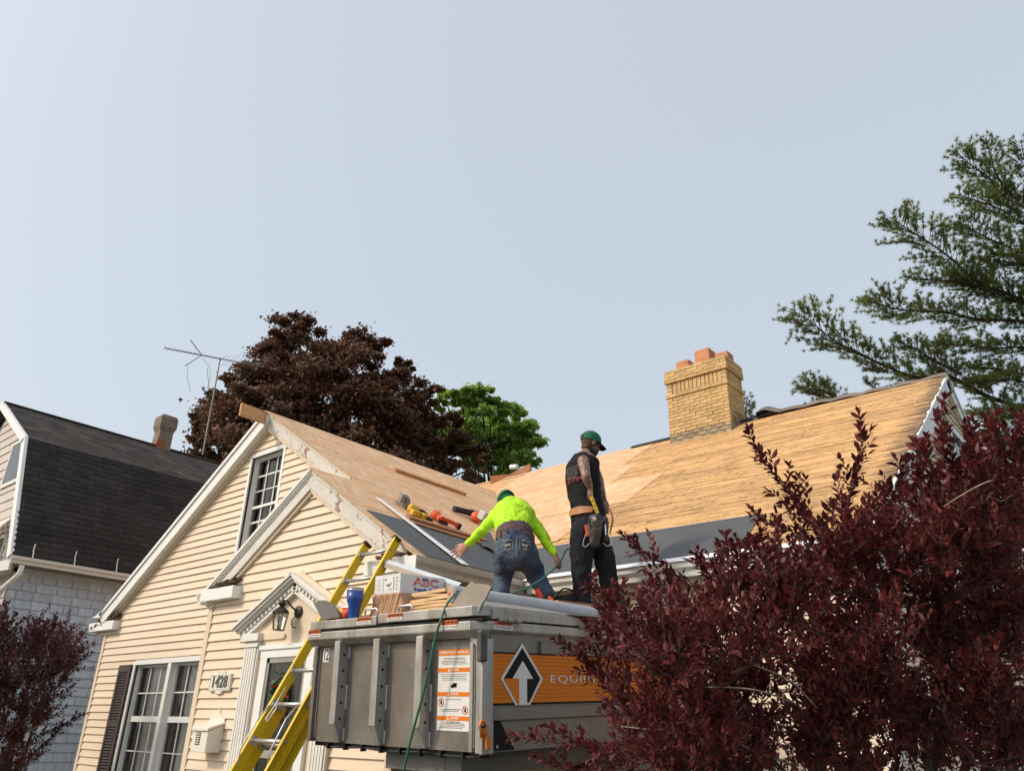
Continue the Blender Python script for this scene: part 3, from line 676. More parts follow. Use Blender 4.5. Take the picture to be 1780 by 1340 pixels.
# windows facing the street, recessed behind flat casings
def window(x0, x1, z0, z1, Yw, units, rails, cols, curtain, label, rec=.085, mg=.3):
    fr = MB(); c = .055
    for a, b, d, e in ((x0 - c, x0, z0 - c, z1 + c), (x1, x1 + c, z0 - c, z1 + c)): fr.box(a, b, Yw - .022, Yw + .03, d, e)
    fr.box(x0, x1, Yw - .023, Yw + .03, z1, z1 + c + .012); fr.box(x0, x1, Yw - .035, Yw + .03, z0 - c, z0)
    W = fr.build('window', WHITEB, house, bevel=.003, label=label)
    jm = MB(); jm.box(x0 - .02, x0 + .004, Yw + .03, Yw + rec + .06, z0, z1); jm.box(x1 - .004, x1 + .02, Yw + .03, Yw + rec + .06, z0, z1)
    jm.box(x0, x1, Yw + .03, Yw + rec + .06, z1 - .004, z1 + .02); jm.box(x0, x1, Yw + .03, Yw + rec + .06, z0 - .02, z0 + .004); jm.build('jamb', WHITEB, W)
    for u, (a, b) in enumerate(units):
        f = MB(); s = .035
        f.box(a, a + s, Yw + rec - .03, Yw + rec + .02, z0, z1); f.box(b - s, b, Yw + rec - .03, Yw + rec + .02, z0, z1)
        f.box(a + s, b - s, Yw + rec - .03, Yw + rec + .02, z1 - s, z1); f.box(a + s, b - s, Yw + rec - .03, Yw + rec + .02, z0, z0 + s)
        for z, h in rails: f.box(a + s, b - s, Yw + rec - .028 + (0 if h > .03 else .02), Yw + rec + .015, z - h / 2, z + h / 2)
        f.build('sash', WHITEB, W)
        gl = MB(); gl.add([(a + s, Yw + rec, z0 + s), (b - s, Yw + rec, z0 + s), (b - s, Yw + rec, z1 - s), (a + s, Yw + rec, z1 - s)], [(0, 1, 2, 3)]); gl.build('pane', GLASS, W, fix=False)
        mu = MB()
        for k in range(1, cols): x = a + s + (b - a - 2 * s) * k / cols; mu.box(x - .008, x + .008, Yw + rec - .016, Yw + rec - .004, z0 + s, z1 - s)
        mu.build('muntin', WHITEB, W)
        for (fa, fb, mt, dy) in curtain:
            xa, xb = a + (b - a) * fa, a + (b - a) * fb; k = 28; V = []
            for i in range(k + 1):
                x = xa + (xb - xa) * i / k; y = Yw + rec + dy + .016 * math.sin(i * 1.35 + u) + .007 * math.sin(i * 3.1)
                V += [(x, y, z0 - .05), (x, y, z1 + .05)]
            rawmesh('curtain', V, [(2 * i, 2 * i + 2, 2 * i + 3, 2 * i + 1) for i in range(k)], mt, W, smooth=True)
    if len(units) > 1:
        m = MB(); m.box(units[0][1], units[1][0], Yw - .018, Yw + rec + .03, z0, z1); m.build('mullion', WHITEB, W, bevel=.003)
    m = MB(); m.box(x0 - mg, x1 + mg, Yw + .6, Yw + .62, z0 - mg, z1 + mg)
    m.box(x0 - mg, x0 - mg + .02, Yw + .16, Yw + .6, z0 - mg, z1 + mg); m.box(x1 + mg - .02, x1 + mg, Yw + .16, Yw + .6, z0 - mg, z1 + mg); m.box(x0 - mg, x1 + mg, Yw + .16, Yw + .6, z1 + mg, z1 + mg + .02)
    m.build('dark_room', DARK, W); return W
window(TW[0], TW[1], TW[2], TW[3], YF0, [(-12.0, -11.03), (-10.94, -9.97)], [(1.67, .075), (2.01, .016), (1.26, .016)], 3, [(.04, .30, CURTD, .045), (.28, 1.0, CURT, .05)], 'twin sash window with white curtains behind the panes')
window(GW[0], GW[1], GW[2], GW[3], YF0, [(-9.73, -8.965)], [(4.86, .022), (4.64, .014), (4.40, .036), (4.19, .026), (3.97, .014)], 3, [(.0, .3, CURTD, .1), (.72, 1., CURTD, .12)], 'narrow sash window high in the gable', rec=.1, mg=.03)
# brown shutter with louvres
sh = MB(); sx0, sx1, sz0, sz1 = -12.45, -12.075, .86, 2.40; yb, yf = YF0 - .018, YF0 - .05
for a, b in ((sx0, sx0 + .055), (sx1 - .055, sx1)): sh.box(a, b, yf, yb, sz0, sz1)
for a, b in ((sz0, sz0 + .09), (1.56, 1.63), (sz1 - .10, sz1)): sh.box(sx0 + .055, sx1 - .055, yf, yb, a, b)
sh.box(sx0 + .055, sx1 - .055, yb - .008, yb, sz0 + .09, sz1 - .1)
shut = sh.build('shutter', SHUTTER, house)
me = None
for a, b in ((sz0 + .09, 1.56), (1.63, sz1 - .10)):
    k = int((b - a) / .036)
    for i in range(k):
        z = a + (i + .5) * (b - a) / k
        if me is None:
            m = MB(); m.add([(-.132, 0, .014), (.132, 0, .014), (.132, -.022, -.008), (-.132, -.022, -.008), (-.132, 0, .006), (.132, 0, .006), (.132, -.022, -.016), (-.132, -.022, -.016)], [(0, 1, 2, 3), (7, 6, 5, 4), (3, 2, 6, 7), (0, 3, 7, 4), (1, 5, 6, 2)])
            t_ = m.build('louvre', SHUTTER); me = t_.data; bpy.data.objects.remove(t_)
        inst('louvre', me, Matrix.Translation((-12.2625, yb - .008, z)), shut)

# entrance: pediment, fluted pilasters, storm door
m = MB(); m.prism([(p[0], YF1 - .028, p[1]) for p in PEDH], (0, .02, 0)); m.build('entrance_panel', CREAMF, house)
for x0, x1 in ((-7.89, -7.64), (-6.54, -6.29)):
    m = MB(); m.box(x0, x1, YF1 - .06, YF1 - .029, 0, 2.44); P_ = m.build('pilaster', WHITE, house)
    wd = (x1 - x0 - .03) / 5
    m = MB()
    for k in range(5): m.box(x0 + .015 + k * wd + .004, x0 + .015 + (k + 1) * wd - .006, YF1 - .074, YF1 - .06, .2, 2.38)
    m.build('fluting', WHITE, P_, bevel=.004)
    m = MB(); m.box(x0 - .012, x1 + .012, YF1 - .085, YF1 - .029, 2.38, 2.42); m.box(x0 - .03, x1 + .03, YF1 - .105, YF1 - .029, 2.44, 2.52); m.build('capital', WHITE, P_, bevel=.005)
pa, pl_, pr_ = (-7.10, 3.10), (-8.08, 2.60), (-6.12, 2.60)
for q in (pl_, pr_):
    band(pa, q, 0, .03, YF1 - .155, YF1 - .0, WHITE, 'pediment_moulding'); band(pa, q, .03, .058, YF1 - .135, YF1, WHITE, 'pediment_moulding', bevel=.005)
    band(pa, q, .058, .082, YF1 - .105, YF1, WHITE, 'pediment_moulding', bevel=.005); band(pa, q, .082, .165, YF1 - .06, YF1 - .03, WHITE, 'pediment_frieze'); band(pa, q, .165, .185, YF1 - .08, YF1 - .03, WHITE, 'pediment_moulding')
    p0 = A3(*pa); d = A3(*q) - p0; Ln = np.linalg.norm(d); d /= Ln; n_ = A3(d[1], -d[0]); n_ = n_ if n_[1] < 0 else -n_
    dm, hm = MB(), MB(); k = 14
    for i in range(k):
        c = p0 + d * (.1 + (Ln - .2) * i / (k - 1)) + n_ * .115
        dm.obox((c[0], YF1 - .07, c[1]), (d[0] * .017, 0, d[1] * .017), (0, .012, 0), (n_[0] * .018, 0, n_[1] * .018))
        c2 = c + d * .5 * (Ln - .2) / (k - 1) + n_ * .004
        if i < k - 1: hm.lathe((c2[0], YF1 - .0605, c2[1]), (0, -1, 0), [(0, .014), (.002, .014)], 10)
    dm.build('dentil_course', WHITE, house, bevel=.003); hm.build('dentil_holes', pm('grey_recess', (.2, .18, .15), .8), house)
band(pa, pr_, -.035, -.0, YF1 - .05, YF1, CREAMF, 'pediment_channel')
m = MB(); m.box(-7.58, -6.60, YF1 - .085, YF1 - .029, 2.34, 2.385); m.box(-7.56, -6.62, YF1 - .07, YF1 - .029, 2.26, 2.34)
m.box(-7.545, -7.43, YF1 - .07, YF1 - .029, .1, 2.26); m.box(-6.75, -6.63, YF1 - .07, YF1 - .029, .1, 2.26); door = m.build('door', WHITEB, house, bevel=.004, label='white storm door behind the yellow ladder')
m = MB(); m.box(-7.43, -6.75, YF1 - .06, YF1 - .035, 1.33, 1.40); m.box(-7.43, -6.75, YF1 - .06, YF1 - .035, .1, .45); m.box(-7.43, -7.39, YF1 - .06, YF1 - .035, .45, 2.26); m.box(-6.79, -6.75, YF1 - .06, YF1 - .035, .45, 2.26); m.box(-7.43, -6.75, YF1 - .06, YF1 - .035, 2.21, 2.26)
m.build('door_rail', pm('door_bead', (.3, .28, .24), .5), door)
m = MB(); m.box(-7.43, -6.75, YF1 - .034, YF1 - .029, .1, 2.26); m.build('inner_door', pm('olive_door', (.12, .125, .095), .5, var=.5, vs=5, stretch=(6, 1, .8)), door)
m = MB(); m.add([(-7.39, YF1 - .045, .45), (-6.79, YF1 - .045, .45), (-6.79, YF1 - .045, 2.21), (-7.39, YF1 - .045, 2.21)], [(0, 1, 2, 3)]); m.build('door_pane', GLASS, door, fix=False)
m = MB()   # oval medallion under the lantern
Vv = []
for k in range(24):
    a = 2 * math.pi * k / 24; Vv.append((-7.40 + .2 * math.cos(a), YF1 - .031, 2.475 + max(-.03, .055 * math.sin(a))))
m.prism(Vv, (0, -.02, 0)); m.build('medallion', CREAMF, house, bevel=.006)
# foundation line and step
m = MB(); m.box(-7.95, -6.2, 4.0, 4.84, 0, .18); m.build('door_step', DRIVE, house)

# chimney, brick by brick
ch = MB(); ch.box(-5.965, -4.895, 11.075, 11.635, 5.5, 7.45); ch.box(-5.985, -4.875, 11.055, 11.655, 7.29, 7.47)
chim = ch.build('chimney', MORTAR, house)
bm_ = {}
def brick(w_, d_, h_, c, mat):
    key = (round(w_, 3), round(d_, 3), round(h_, 3), mat.name)
    if key not in bm_:
        m = MB(); m.box(-w_ / 2, w_ / 2, -d_ / 2, d_ / 2, -h_ / 2, h_ / 2); t = m.build('brick', mat, bevel=0); bm_[key] = t.data; bpy.data.objects.remove(t)
    inst('brick', bm_[key], Matrix.Translation(c) @ Matrix.Rotation(random.uniform(-.012, .012), 4, 'Z') @ Matrix.Rotation(random.uniform(-.008, .008), 4, 'Y'), chim)
def ring(z, h, out, mat, phase, sd=False):
    x0, x1, y0, y1 = -5.99 - out, -4.87 + out, 11.05 - out, 11.66 + out; D = .09
    n = 5; L = (x1 - x0) / (n + .5) if True else 0
    for yy in (y0 + D / 2, y1 - D / 2):
        x = x0; k = 0
        while x < x1 - .02:
            l = (L / 2 if (k == 0 and phase) else L); l = min(l, x1 - x)
            if l > .03: brick(l - .009, D, h - .008, (x + l / 2, yy + random.uniform(-.003, .003), z + h / 2), mat)
            x += l; k += 1
    m_ = (y1 - y0 - 2 * D)
    for xx in (x0 + D / 2, x1 - D / 2):
        n2 = 2 if phase else 3; l = m_ / n2
        for k in range(n2): brick(D, l - .009, h - .008, (xx + random.uniform(-.003, .003), y0 + D + l * (k + .5), z + h / 2), BRICKD if sd else mat)
z = 6.0; k = 0
while z < 6.93:
    ring(z, .060, 0, BRICKD if z < 6.26 else BRICKY, k % 2, z < 6.5); z += .060; k += 1
ring(z, .060, .022, BRICKY, 0); z += .060
zs = z
for yy in (11.05 + .05, 11.66 - .05):   # soldier course
    for i in range(12): brick(.062, .09, .205, (-5.86 + .0755 * i + .03, yy, zs + .108), BRICKY)
    for j in range(3):
        for xx in (-5.94, -4.92): brick(.09, .09, .060, (xx, yy, zs + .037 + j * .072), BRICKY)
for xx in (-5.99 + .045, -4.87 - .045):
    for i in range(5): brick(.09, .062, .205, (xx, 11.20 + .0755 * i, zs + .108), BRICKY)
z = zs + .218
for k in range(4): ring(z, .060, .022 + (.006 if k < 2 else 0), BRICKY, k % 2); z += .060
for x, y, w_, h_ in ((-5.68, 11.22, .26, .16), (-5.30, 11.24, .29, .27), (-4.99, 11.30, .25, .15)):
    m = MB(); zb = z - .05; a = w_ / 2
    r_ = [(-a, -a), (a, -a), (a, a), (-a, a)]
    def rr(k, zz, ins=0): return [(x + p[0] * k, y + p[1] * k, zz) for p in r_]
    Vv = rr(1, zb) + rr(.93, z + h_) + rr(.72, z + h_) + rr(.72, zb)
    m.add(Vv, [(0, 1, 5, 4), (1, 2, 6, 5), (2, 3, 7, 6), (3, 0, 4, 7), (4, 5, 9, 8), (5, 6, 10, 9), (6, 7, 11, 10), (7, 4, 8, 11), (8, 9, 13, 12), (9, 10, 14, 13), (10, 11, 15, 14), (11, 8, 12, 15)])
    m.build('clay_flue', CLAY, chim, bevel=.03)

# ------------------------------------------------------------------ fittings on the entry wall
pq = thing('house_number_plaque', (-8.32, YF1, 2.04), 'white house number plaque reading 1428 beside the fluted pilaster', 'sign')
m = MB(); yp = YF1 - .045
m.box(-8.53, -8.11, yp, YF1 - .012, 1.955, 2.132)
for sgn, zc in ((1, 2.132), (-1, 1.955)):
    m.prism([(-8.32 + .075 * math.cos(a), yp, zc + sgn * .035 * math.sin(a)) for a in np.linspace(0, math.pi, 10)], (0, .03, 0))
m.build('plate', pm('cream_white_plaque', (.72, .68, .60), .4, var=.04), pq, bevel=.004)
m = MB()
for a, b, c, d in ((-8.515, -8.125, 1.968, 1.973), (-8.515, -8.125, 2.114, 2.119), (-8.517, -8.512, 1.968, 2.119), (-8.128, -8.123, 1.968, 2.119)): m.box(a, b, yp - .003, yp, c, d)
m.build('raised_border', pm('plaque_border', (.55, .50, .42), .5), pq)
text('1428', frame((-8.32, yp - .004, 2.043), (1, 0, 0), (0, 0, 1)), .165, pm('grey_numeral', (.09, .085, .08), .5), pq, 'numerals', .003, .95, .004, space=1.05)

mbx = thing('mailbox', (-8.28, YF1, 1.45), 'white wall mailbox with an ornamental top under the number plaque', 'mailbox')
MBW = pm('white_painted_metal', (.74, .70, .62), .4, var=.03)
x0, x1, ya, yb = -8.43, -8.13, 4.69, YF1 - .012
m = MB(); m.prism([(x0, ya, 1.35), (x0, yb, 1.35), (x0, yb, 1.62), (x0, ya, 1.55)], (x1 - x0, 0, 0)); m.build('body', MBW, mbx, bevel=.006)
m = MB(); m.prism([(x0 - .015, ya - .015, 1.553), (x0 - .015, yb, 1.625), (x0 - .015, yb, 1.645), (x0 - .015, ya - .015, 1.585)], (x1 - x0 + .03, 0, 0)); m.build('lid', MBW, mbx, bevel=.005)
m = MB(); pts = [(-.16, 0), (-.15, .035), (-.09, .045), (-.075, .08), (-.045, .085), (-.03, .12), (0, .13), (.03, .12), (.045, .085), (.075, .08), (.09, .045), (.15, .035), (.16, 0)]
m.prism([(-8.28 + a, yb - .014, 1.64 + b) for a, b in pts], (0, .012, 0)); m.build('crest', MBW, mbx, bevel=.004)
m = MB(); m.box(-8.355, -8.265, ya - .003, ya + .001, 1.42, 1.54); gp = m.build('grille', pm('dark_slot', (.05, .045, .04), .7), mbx)
m = MB()
for i in range(5): m.box(-8.35, -8.27, ya - .006, ya - .003, 1.432 + i * .022, 1.440 + i * .022)
m.box(-8.313, -8.307, ya - .007, ya - .003, 1.425, 1.535); m.build('scrollwork', MBW, mbx)

lan = thing('wall_lantern', (-7.06, YF1, 2.7), 'black glass sided wall lantern under the door pediment', 'lantern')
BRZ = pm('weathered_black_bronze', (.05, .04, .035), .5, metal=.5, var=.4, vs=30)
cx_, cy_, cz_ = -7.13, 4.70, 2.60
m = MB(); m.lathe((-7.03, YF1 - .03, 2.70), (0, -1, 0), [(0, .062), (.02, .060), (.035, .035)], 14); o = m.build('back_plate', BRZ, lan, smooth=False)
m = MB(); m.tube([(-7.03, YF1 - .05, 2.70), (-7.05, YF1 - .11, 2.74), (-7.09, YF1 - .15, 2.80), (cx_, cy_, 2.805)], .010, 8); m.tube([(-7.03, YF1 - .05, 2.68), (-7.04, YF1 - .10, 2.60), (-7.05, YF1 - .08, 2.55), (-7.02, YF1 - .05, 2.54)], .006, 6); m.build('arm', BRZ, lan)
m = MB(); m.lathe((cx_, cy_, 2.685), (0, 0, 1), [(0, .088), (.012, .085), (.04, .05), (.055, .02), (.07, .028), (.085, .05), (.10, .03), (.115, .008), (.15, .004)], 8); m.build('cap', BRZ, lan)
m = MB(); bp_, tp_ = [], []
for k in range(6):
    a = math.pi / 3 * k + .3; bp_.append((cx_ + .058 * math.cos(a), cy_ + .058 * math.sin(a), 2.51)); tp_.append((cx_ + .084 * math.cos(a), cy_ + .084 * math.sin(a), 2.685))
for k in range(6):
    m.tube([bp_[k], tp_[k]], .0045, 5); m.tube([bp_[k], bp_[(k + 1) % 6]], .0045, 5); m.tube([tp_[k], tp_[(k + 1) % 6]], .0045, 5)
m.prism([(p[0], p[1], 2.505) for p in bp_], (0, 0, .006)); m.build('cage', BRZ, lan)
m = MB()
for k in range(6): m.add([bp_[k], bp_[(k + 1) % 6], tp_[(k + 1) % 6], tp_[k]], [(0, 1, 2, 3)])
m.build('glass_panel', GLASS, lan, fix=False)
m = MB(); m.lathe((cx_, cy_, 2.515), (0, 0, 1), [(0, .02), (.05, .02), (.055, .012), (.085, .03), (.11, .032), (.135, .018), (.14, .004)], 12); m.build('bulb', pm('frosted_bulb', (.7, .68, .62), .3), lan, smooth=True)

wre = thing('flower_wreath', (-7.1, 4.8, 1.95), 'wreath of red flowers and green leaves on the storm door', 'wreath')
def leafbits(name, cs, size, mat, parent, n):
    V = []; Fq = []
    for i in range(n):
        c = cs(); a = rng.normal(size=3); a /= np.linalg.norm(a); b = np.cross(a, rng.normal(size=3)); b /= np.linalg.norm(b); s = size * random.uniform(.6, 1.3)
        k = len(V); V += [c - a * s * .5, c + b * s * .3, c + a * s * .5, c - b * s * .3]; Fq.append((k, k + 1, k + 2, k + 3))
    return rawmesh(name, V, Fq, mat, parent, kind='stuff')
def wrc():
    a = random.uniform(0, 6.283); r = .10 + random.gauss(0, .03); return A3(-7.10 + r * math.cos(a), 4.80 + random.gauss(0, .02), 1.88 + r * math.sin(a) * 1.3)
leafbits('leaves', wrc, .06, FLOWG, wre, 150); leafbits('flowers', wrc, .05, FLOWR, wre, 45)

# ------------------------------------------------------------------ the dark roofed neighbour
nb = thing('neighbour_house', (-19, 6, 0), 'grey shingled house with a tall black gambrel roof', 'house')
XN, YN = -16.0, 4.86
EX, EZN, BX, BZ, RXN, RZN = -15.62, 4.28, -16.75, 6.73, -19.09, 8.08
m = MB(); m.box(XN - .2, XN - .012, YN + .02, 16, 0, 4.2); nw = m.build('side_wall', NSHINGLE, nb)
GN = [(XN - .012, 4.2), (BX + .05, BZ - .15), (RXN, RZN - .2), (2 * RXN - BX - .05, BZ - .15), (2 * RXN - XN, 4.2), (2 * RXN - XN, 0), (XN - .012, 0)]
m = MB(); m.prism([(p[0], YN + .01, p[1]) for p in GN], (0, .15, 0)); ngw = m.build('gable_wall', NSIDE, nb)
m = MB(); m.box(2 * RXN - XN, 2 * RXN - XN + .2, YN, 16, 0, 4.2); m.box(2 * RXN - XN, XN, 15.9, 16, 0, 4.2); m.build('rear_wall', NSHINGLE, nb)
# lapped boards on its street gable (right end of it shows)
hull = [(-19.3, 3.2), (XN - .02, 3.2), (XN - .02, 4.15), (BX + .03, BZ - .18), (RXN, RZN - .22), (-19.3, RZN - .3)]
siding(hull, lambda s, z, o: (s, YN - o, z), ngw, NSIDE, 3.2, step=.2, lap=.02, holes=((-18.15, -17.1, 5.9, 7.0), (-17.9, -16.75, 3.2, 4.9)))
# wall shingles, one by one near, joined beyond
shm = {}
far = MB()
row = 0; z = 4.06; cnt = 0
while z > .3:
    y = YN - random.uniform(0, .2) + .02; z0 = z - .155
    while y < 12:
        wd = random.choice((.2, .24, .28, .32, .36)); y0 = max(y, YN + .015)
        if y + wd - y0 > .06:
            if y < 9.0 and cnt < 290 and z > .9:
                key = round(y + wd - y0, 2)
                if key not in shm:
                    w2 = key - .006; t = MB(); w2 -= .006; t.hexa([(.027, 0, 0), (.027, w2, 0), (0, w2, 0), (0, 0, 0), (.006, 0, .152), (.006, w2, .152), (0, w2, .152), (0, 0, .152)]); o_ = t.build('wall_shingle', NSHINGLE); shm[key] = o_.data; bpy.data.objects.remove(o_)
                inst('wall_shingle', shm[key], Matrix.Translation((XN - .012 + random.uniform(0, .003), y0, z0)), nw); cnt += 1
            else:
                x = XN - .012; w2 = y + wd - .006
                far.hexa([(x + .02, y0, z0), (x + .02, w2, z0), (x, w2, z0), (x, y0, z0), (x + .006, y0, z0 + .152), (x + .006, w2, z0 + .152), (x, w2, z0 + .152), (x, y0, z0 + .152)])
        y += wd
    z -= .155; row += 1
far.build('wall_shingles', NSHINGLE, nw, kind='stuff')
# roofs as courses of tabs
def tabs(a, b, y0, y1, mat, name, expo, tab, n):
    a = A3(*a); b = A3(*b); d = b - a; Ln = np.linalg.norm(d); d /= Ln; nn = A3(*n); m = MB(); k = int(Ln / expo) + 1; V = []; Fq = []
    for i in range(k):
        y = y0 - (i % 2) * tab / 2 - random.uniform(0, .03)
        l1 = min((i + 1) * expo + .03, Ln)
        while y < y1:
            ya_, yb_ = max(y, y0), min(y + tab, y1); q = len(V); h = .013 + random.uniform(0, .003); j = random.uniform(-.004, .004)
            if yb_ - ya_ > .02:
                p = [(ya_ + .006, i * expo + j, h), (yb_ - .004, i * expo + j, h), (yb_ - .004, l1, .002), (ya_ + .004, l1, .002), (ya_ + .004, i * expo + j, 0), (yb_ - .004, i * expo + j, 0)]
                for yy, s_, o_ in p: c = a + d * s_ + nn * o_; V.append((c[0], yy, c[2]))
                Fq += [(q, q + 1, q + 2, q + 3), (q, q + 4, q + 5, q + 1)]
            y += tab
    rawmesh(name, V, Fq, mat, nb, kind='stuff')
YR0 = 4.66
n1 = A3(BZ - EZN, 0, EX - BX); n1 /= np.linalg.norm(n1); n2 = A3(RZN - BZ, 0, BX - RXN); n2 /= np.linalg.norm(n2)
tabs((EX, 0, EZN), (BX, 0, BZ), YR0, 16.3, SHINGLEN, 'roof_shingles', .127, .305, n1)
tabs((BX, 0, BZ), (RXN, 0, RZN), YR0, 16.3, SHINGLEU, 'roof_shingles', .127, .305, n2)
m = MB()
for pts in ([(EX, EZN), (BX, BZ), (BX - .1, BZ - .05), (EX - .1, EZN - .03)], [(BX, BZ), (RXN, RZN), (RXN, RZN - .1), (BX - .05, BZ - .1)]):
    m.prism([(p[0] - .004, YR0 + .01, p[1] - .006) for p in pts], (0, 11.6, 0)); m.prism([(2 * RXN - p[0] + .004, YR0 + .01, p[1] - .006) for p in pts], (0, 11.6, 0))
m.build('roof_deck', SHINGLEN, nb)
m = MB(); m.bar((RXN, YR0, RZN + .005), (RXN, 16.3, RZN + .005), .22, .02); m.build('ridge_cap', SHINGLEU, nb)
def bandN(p, q, d0, d1, Yf, Yb, name, mat=WHITEB):
    p = A3(*p); q = A3(*q); d = (q - p) / np.linalg.norm(q - p); n = A3(d[1], -d[0])
    if n[0] * (1 if p[0] > RXN or q[0] > RXN else -1) > 0: n = -n
    c = [p + n * d0, q + n * d0, q + n * d1, p + n * d1]; m = MB(); m.prism([(a[0], Yf, a[1]) for a in c], (0, Yb - Yf, 0)); m.build(name, mat, nb)
bandN((BX, BZ + .02), (EX, EZN), -.01, .15, YR0 - .03, YR0 + .03, 'rake_board'); bandN((RXN, RZN + .02), (BX, BZ + .02), -.01, .15, YR0 - .03, YR0 + .03, 'rake_board')
bandN((BX, BZ), (EX, EZN), .04, .07, YR0 + .03, YN, 'rake_soffit'); bandN((RXN, RZN), (BX, BZ), .06, .09, YR0 + .03, YN, 'rake_soffit')
bandN((BX, BZ), (EX, EZN), .1, .26, YN - .04, YN - .02, 'frieze_board'); bandN((RXN, RZN), (BX, BZ), .1, .26, YN - .04, YN - .02, 'frieze_board')
gutter((EX - .03, YR0 + .0, EZN - .02), (EX - .03, 16, EZN - .05), (1, 0, 0), nb, WHITE, .95)
m = MB(); m.box(XN, EX - .03, YR0 + .1, 16, 4.14, 4.16); m.build('eave_soffit', SOFFIT, nb)
for y in (4.98, 5.70, 6.48):
    m = MB(); m.tube([(EX + .07, y, EZN - .03), (EX + .05, y, EZN + .08), (EX + .02, y, EZN + .12), (EX + .03, y, EZN + .24)], .011, 6); m.build('gutter_bracket', WHITE, nb)
m = MB(); m.tube([(EX + .03, 4.86, 4.12), (EX + .03, 4.86, 3.98), (EX - .04, 4.80, 3.86), (EX - .3, 4.74, 3.70), (EX - .36, 4.70, 3.4)], .045, 10); m.build('downspout', WHITE, nb, smooth=True)
m = MB(); m.box(-19.2, XN + .05, YN - .2, YN - .02, 4.0, 4.14); m.build('eave_shelf', NSIDE, nb)
m = MB(); m.bar((-17.2, YN - .6, 4.0), (XN + .3, YN - .15, 4.12), .05, .18); m.build('porch_beam', WHITE, nb)
m = MB(); m.box(-19.5, XN - .1, 2.6, YN - .05, 2.95, 3.1); m.box(-16.3, -16.18, 4.4, 4.52, 0, 3.5); m.box(-16.55, -16.45, 3.7, 3.8, 0, 3.5); m.build('porch_frame', WHITE, nb)
m = MB()
for i in range(16): m.box(-18.0 + i * .115, -17.9 + i * .115, 3.9, 3.93, 2.9, 4.02)
m.build('corrugated_panel', pm('dull_white_panel', (.42, .39, .35), .6, var=.2, stretch=(9, 1, 1)), nb)
m = MB(); m.box(-18.1, -17.15, YN - .03, YN, 5.95, 6.95); wv_ = m.build('window', WHITE, nb)
m = MB(); m.box(-18.03, -17.22, YN - .035, YN - .028, 6.03, 6.88); m.build('pane', pm('dark_window', (.02, .022, .024), .12), wv_)
m = MB(); m.box(-17.85, -16.8, YN - .03, YN, 3.3, 4.85); wv_ = m.build('window', WHITE, nb)
m = MB(); m.box(-17.78, -16.87, YN - .035, YN - .028, 3.38, 4.78); m.build('pane', MATS['dark_window'], wv_)
m = MB()
for i in range(6): m.hexa([(-17.95 + i * .22, YN - .45, 4.55), (-17.78 + i * .22, YN - .45, 4.55), (-17.78 + i * .22, YN - .03, 5.15), (-17.95 + i * .22, YN - .03, 5.15), (-17.95 + i * .22, YN - .46, 4.58), (-17.78 + i * .22, YN - .46, 4.58), (-17.78 + i * .22, YN - .03, 5.18), (-17.95 + i * .22, YN - .03, 5.18)])
m.build('awning', WHITE, nb)
# its stucco chimney with bare bricks at the foot
cy0 = 8.36
m = MB()
def rg(z, w_, d_): return [(RXN - .05 - w_, cy0 - d_, z), (RXN - .05 + w_, cy0 - d_, z), (RXN - .05 + w_, cy0 + d_, z), (RXN - .05 - w_, cy0 + d_, z)]
lv = [(7.7, .17, .19), (8.5, .165, .18), (8.62, .205, .225), (8.86, .205, .225), (8.95, .16, .18)]
V = sum([rg(*l) for l in lv], []); Fs = [(4 * i + k, 4 * i + (k + 1) % 4, 4 * i + 4 + (k + 1) % 4, 4 * i + 4 + k) for i in range(4) for k in range(4)] + [(16, 17, 18, 19)]
m.add(V, Fs); nch = m.build('chimney', CONC, nb, bevel=.02)
for i in range(9):
    m = MB(); m.box(RXN - .22 + (i % 3) * .115, RXN - .115 + (i % 3) * .115, cy0 - .197, cy0 - .15, 7.98 + (i // 3) * .075, 8.045 + (i // 3) * .075); m.build('brick', BRICKR, nch)
for i in range(8):
    m = MB(); m.box(RXN + .06, RXN + .125, cy0 - .19 + (i % 2) * .12, cy0 - .08 + (i % 2) * .12, 7.98 + (i // 2) * .075, 8.045 + (i // 2) * .075); m.build('brick', BRICKR, nch)

# television aerial on a mast
ae = thing('tv_aerial', (RXN, 9.44, 8.1), 'rusty television aerial on a thin mast above the black roof', 'aerial')
AL = pm('dull_aerial_metal', (.25, .22, .19), .5, metal=.5, var=.3, vs=20)
def an(x, y, d=0.): return onX(x, y, RXN + d)
m = MB(); m.tube([an(352, 790), an(366, 715), an(383, 622)], .022, 8); m.build('mast', AL, ae)
m = MB(); m.tube([an(347, 760), an(366, 700), an(360, 640)], .006, 5); m.tube([an(358, 770), an(372, 690)], .008, 5); m.build('stay', BLACKMET, ae)
b0, b1 = an(286, 605), an(458, 638); m = MB(); m.tube([b0, b1], .016, 6); boom = m.build('boom', AL, ae)
for i in range(26):
    t = i / 25; c = b0 + (b1 - b0) * t; L = .10 if i < 14 else .18 + .75 * ((i - 13) / 12)
    d = A3(.92, .0, .38) if i % 2 else A3(.9, .1, .42); m = MB(); m.tube([c - d * L * .8, c + d * L * .8], .0045, 5); m.build('element', AL, ae)
m = MB(); m.tube([an(331, 591), an(351, 617), an(322, 636)], .014, 6); m.tube([an(335, 600, -.2), an(344, 612, .2)], .006, 5); m.build('crossbar', AL, ae)
m = MB(); m.tube([an(327, 636), an(325, 655), an(331, 680)], .005, 5); m.tube([an(351, 622), an(364, 636), an(366, 655), an(356, 690), an(352, 710), an(358, 724)], .005, 5); m.build('loose_wire', BLACKMET, ae)

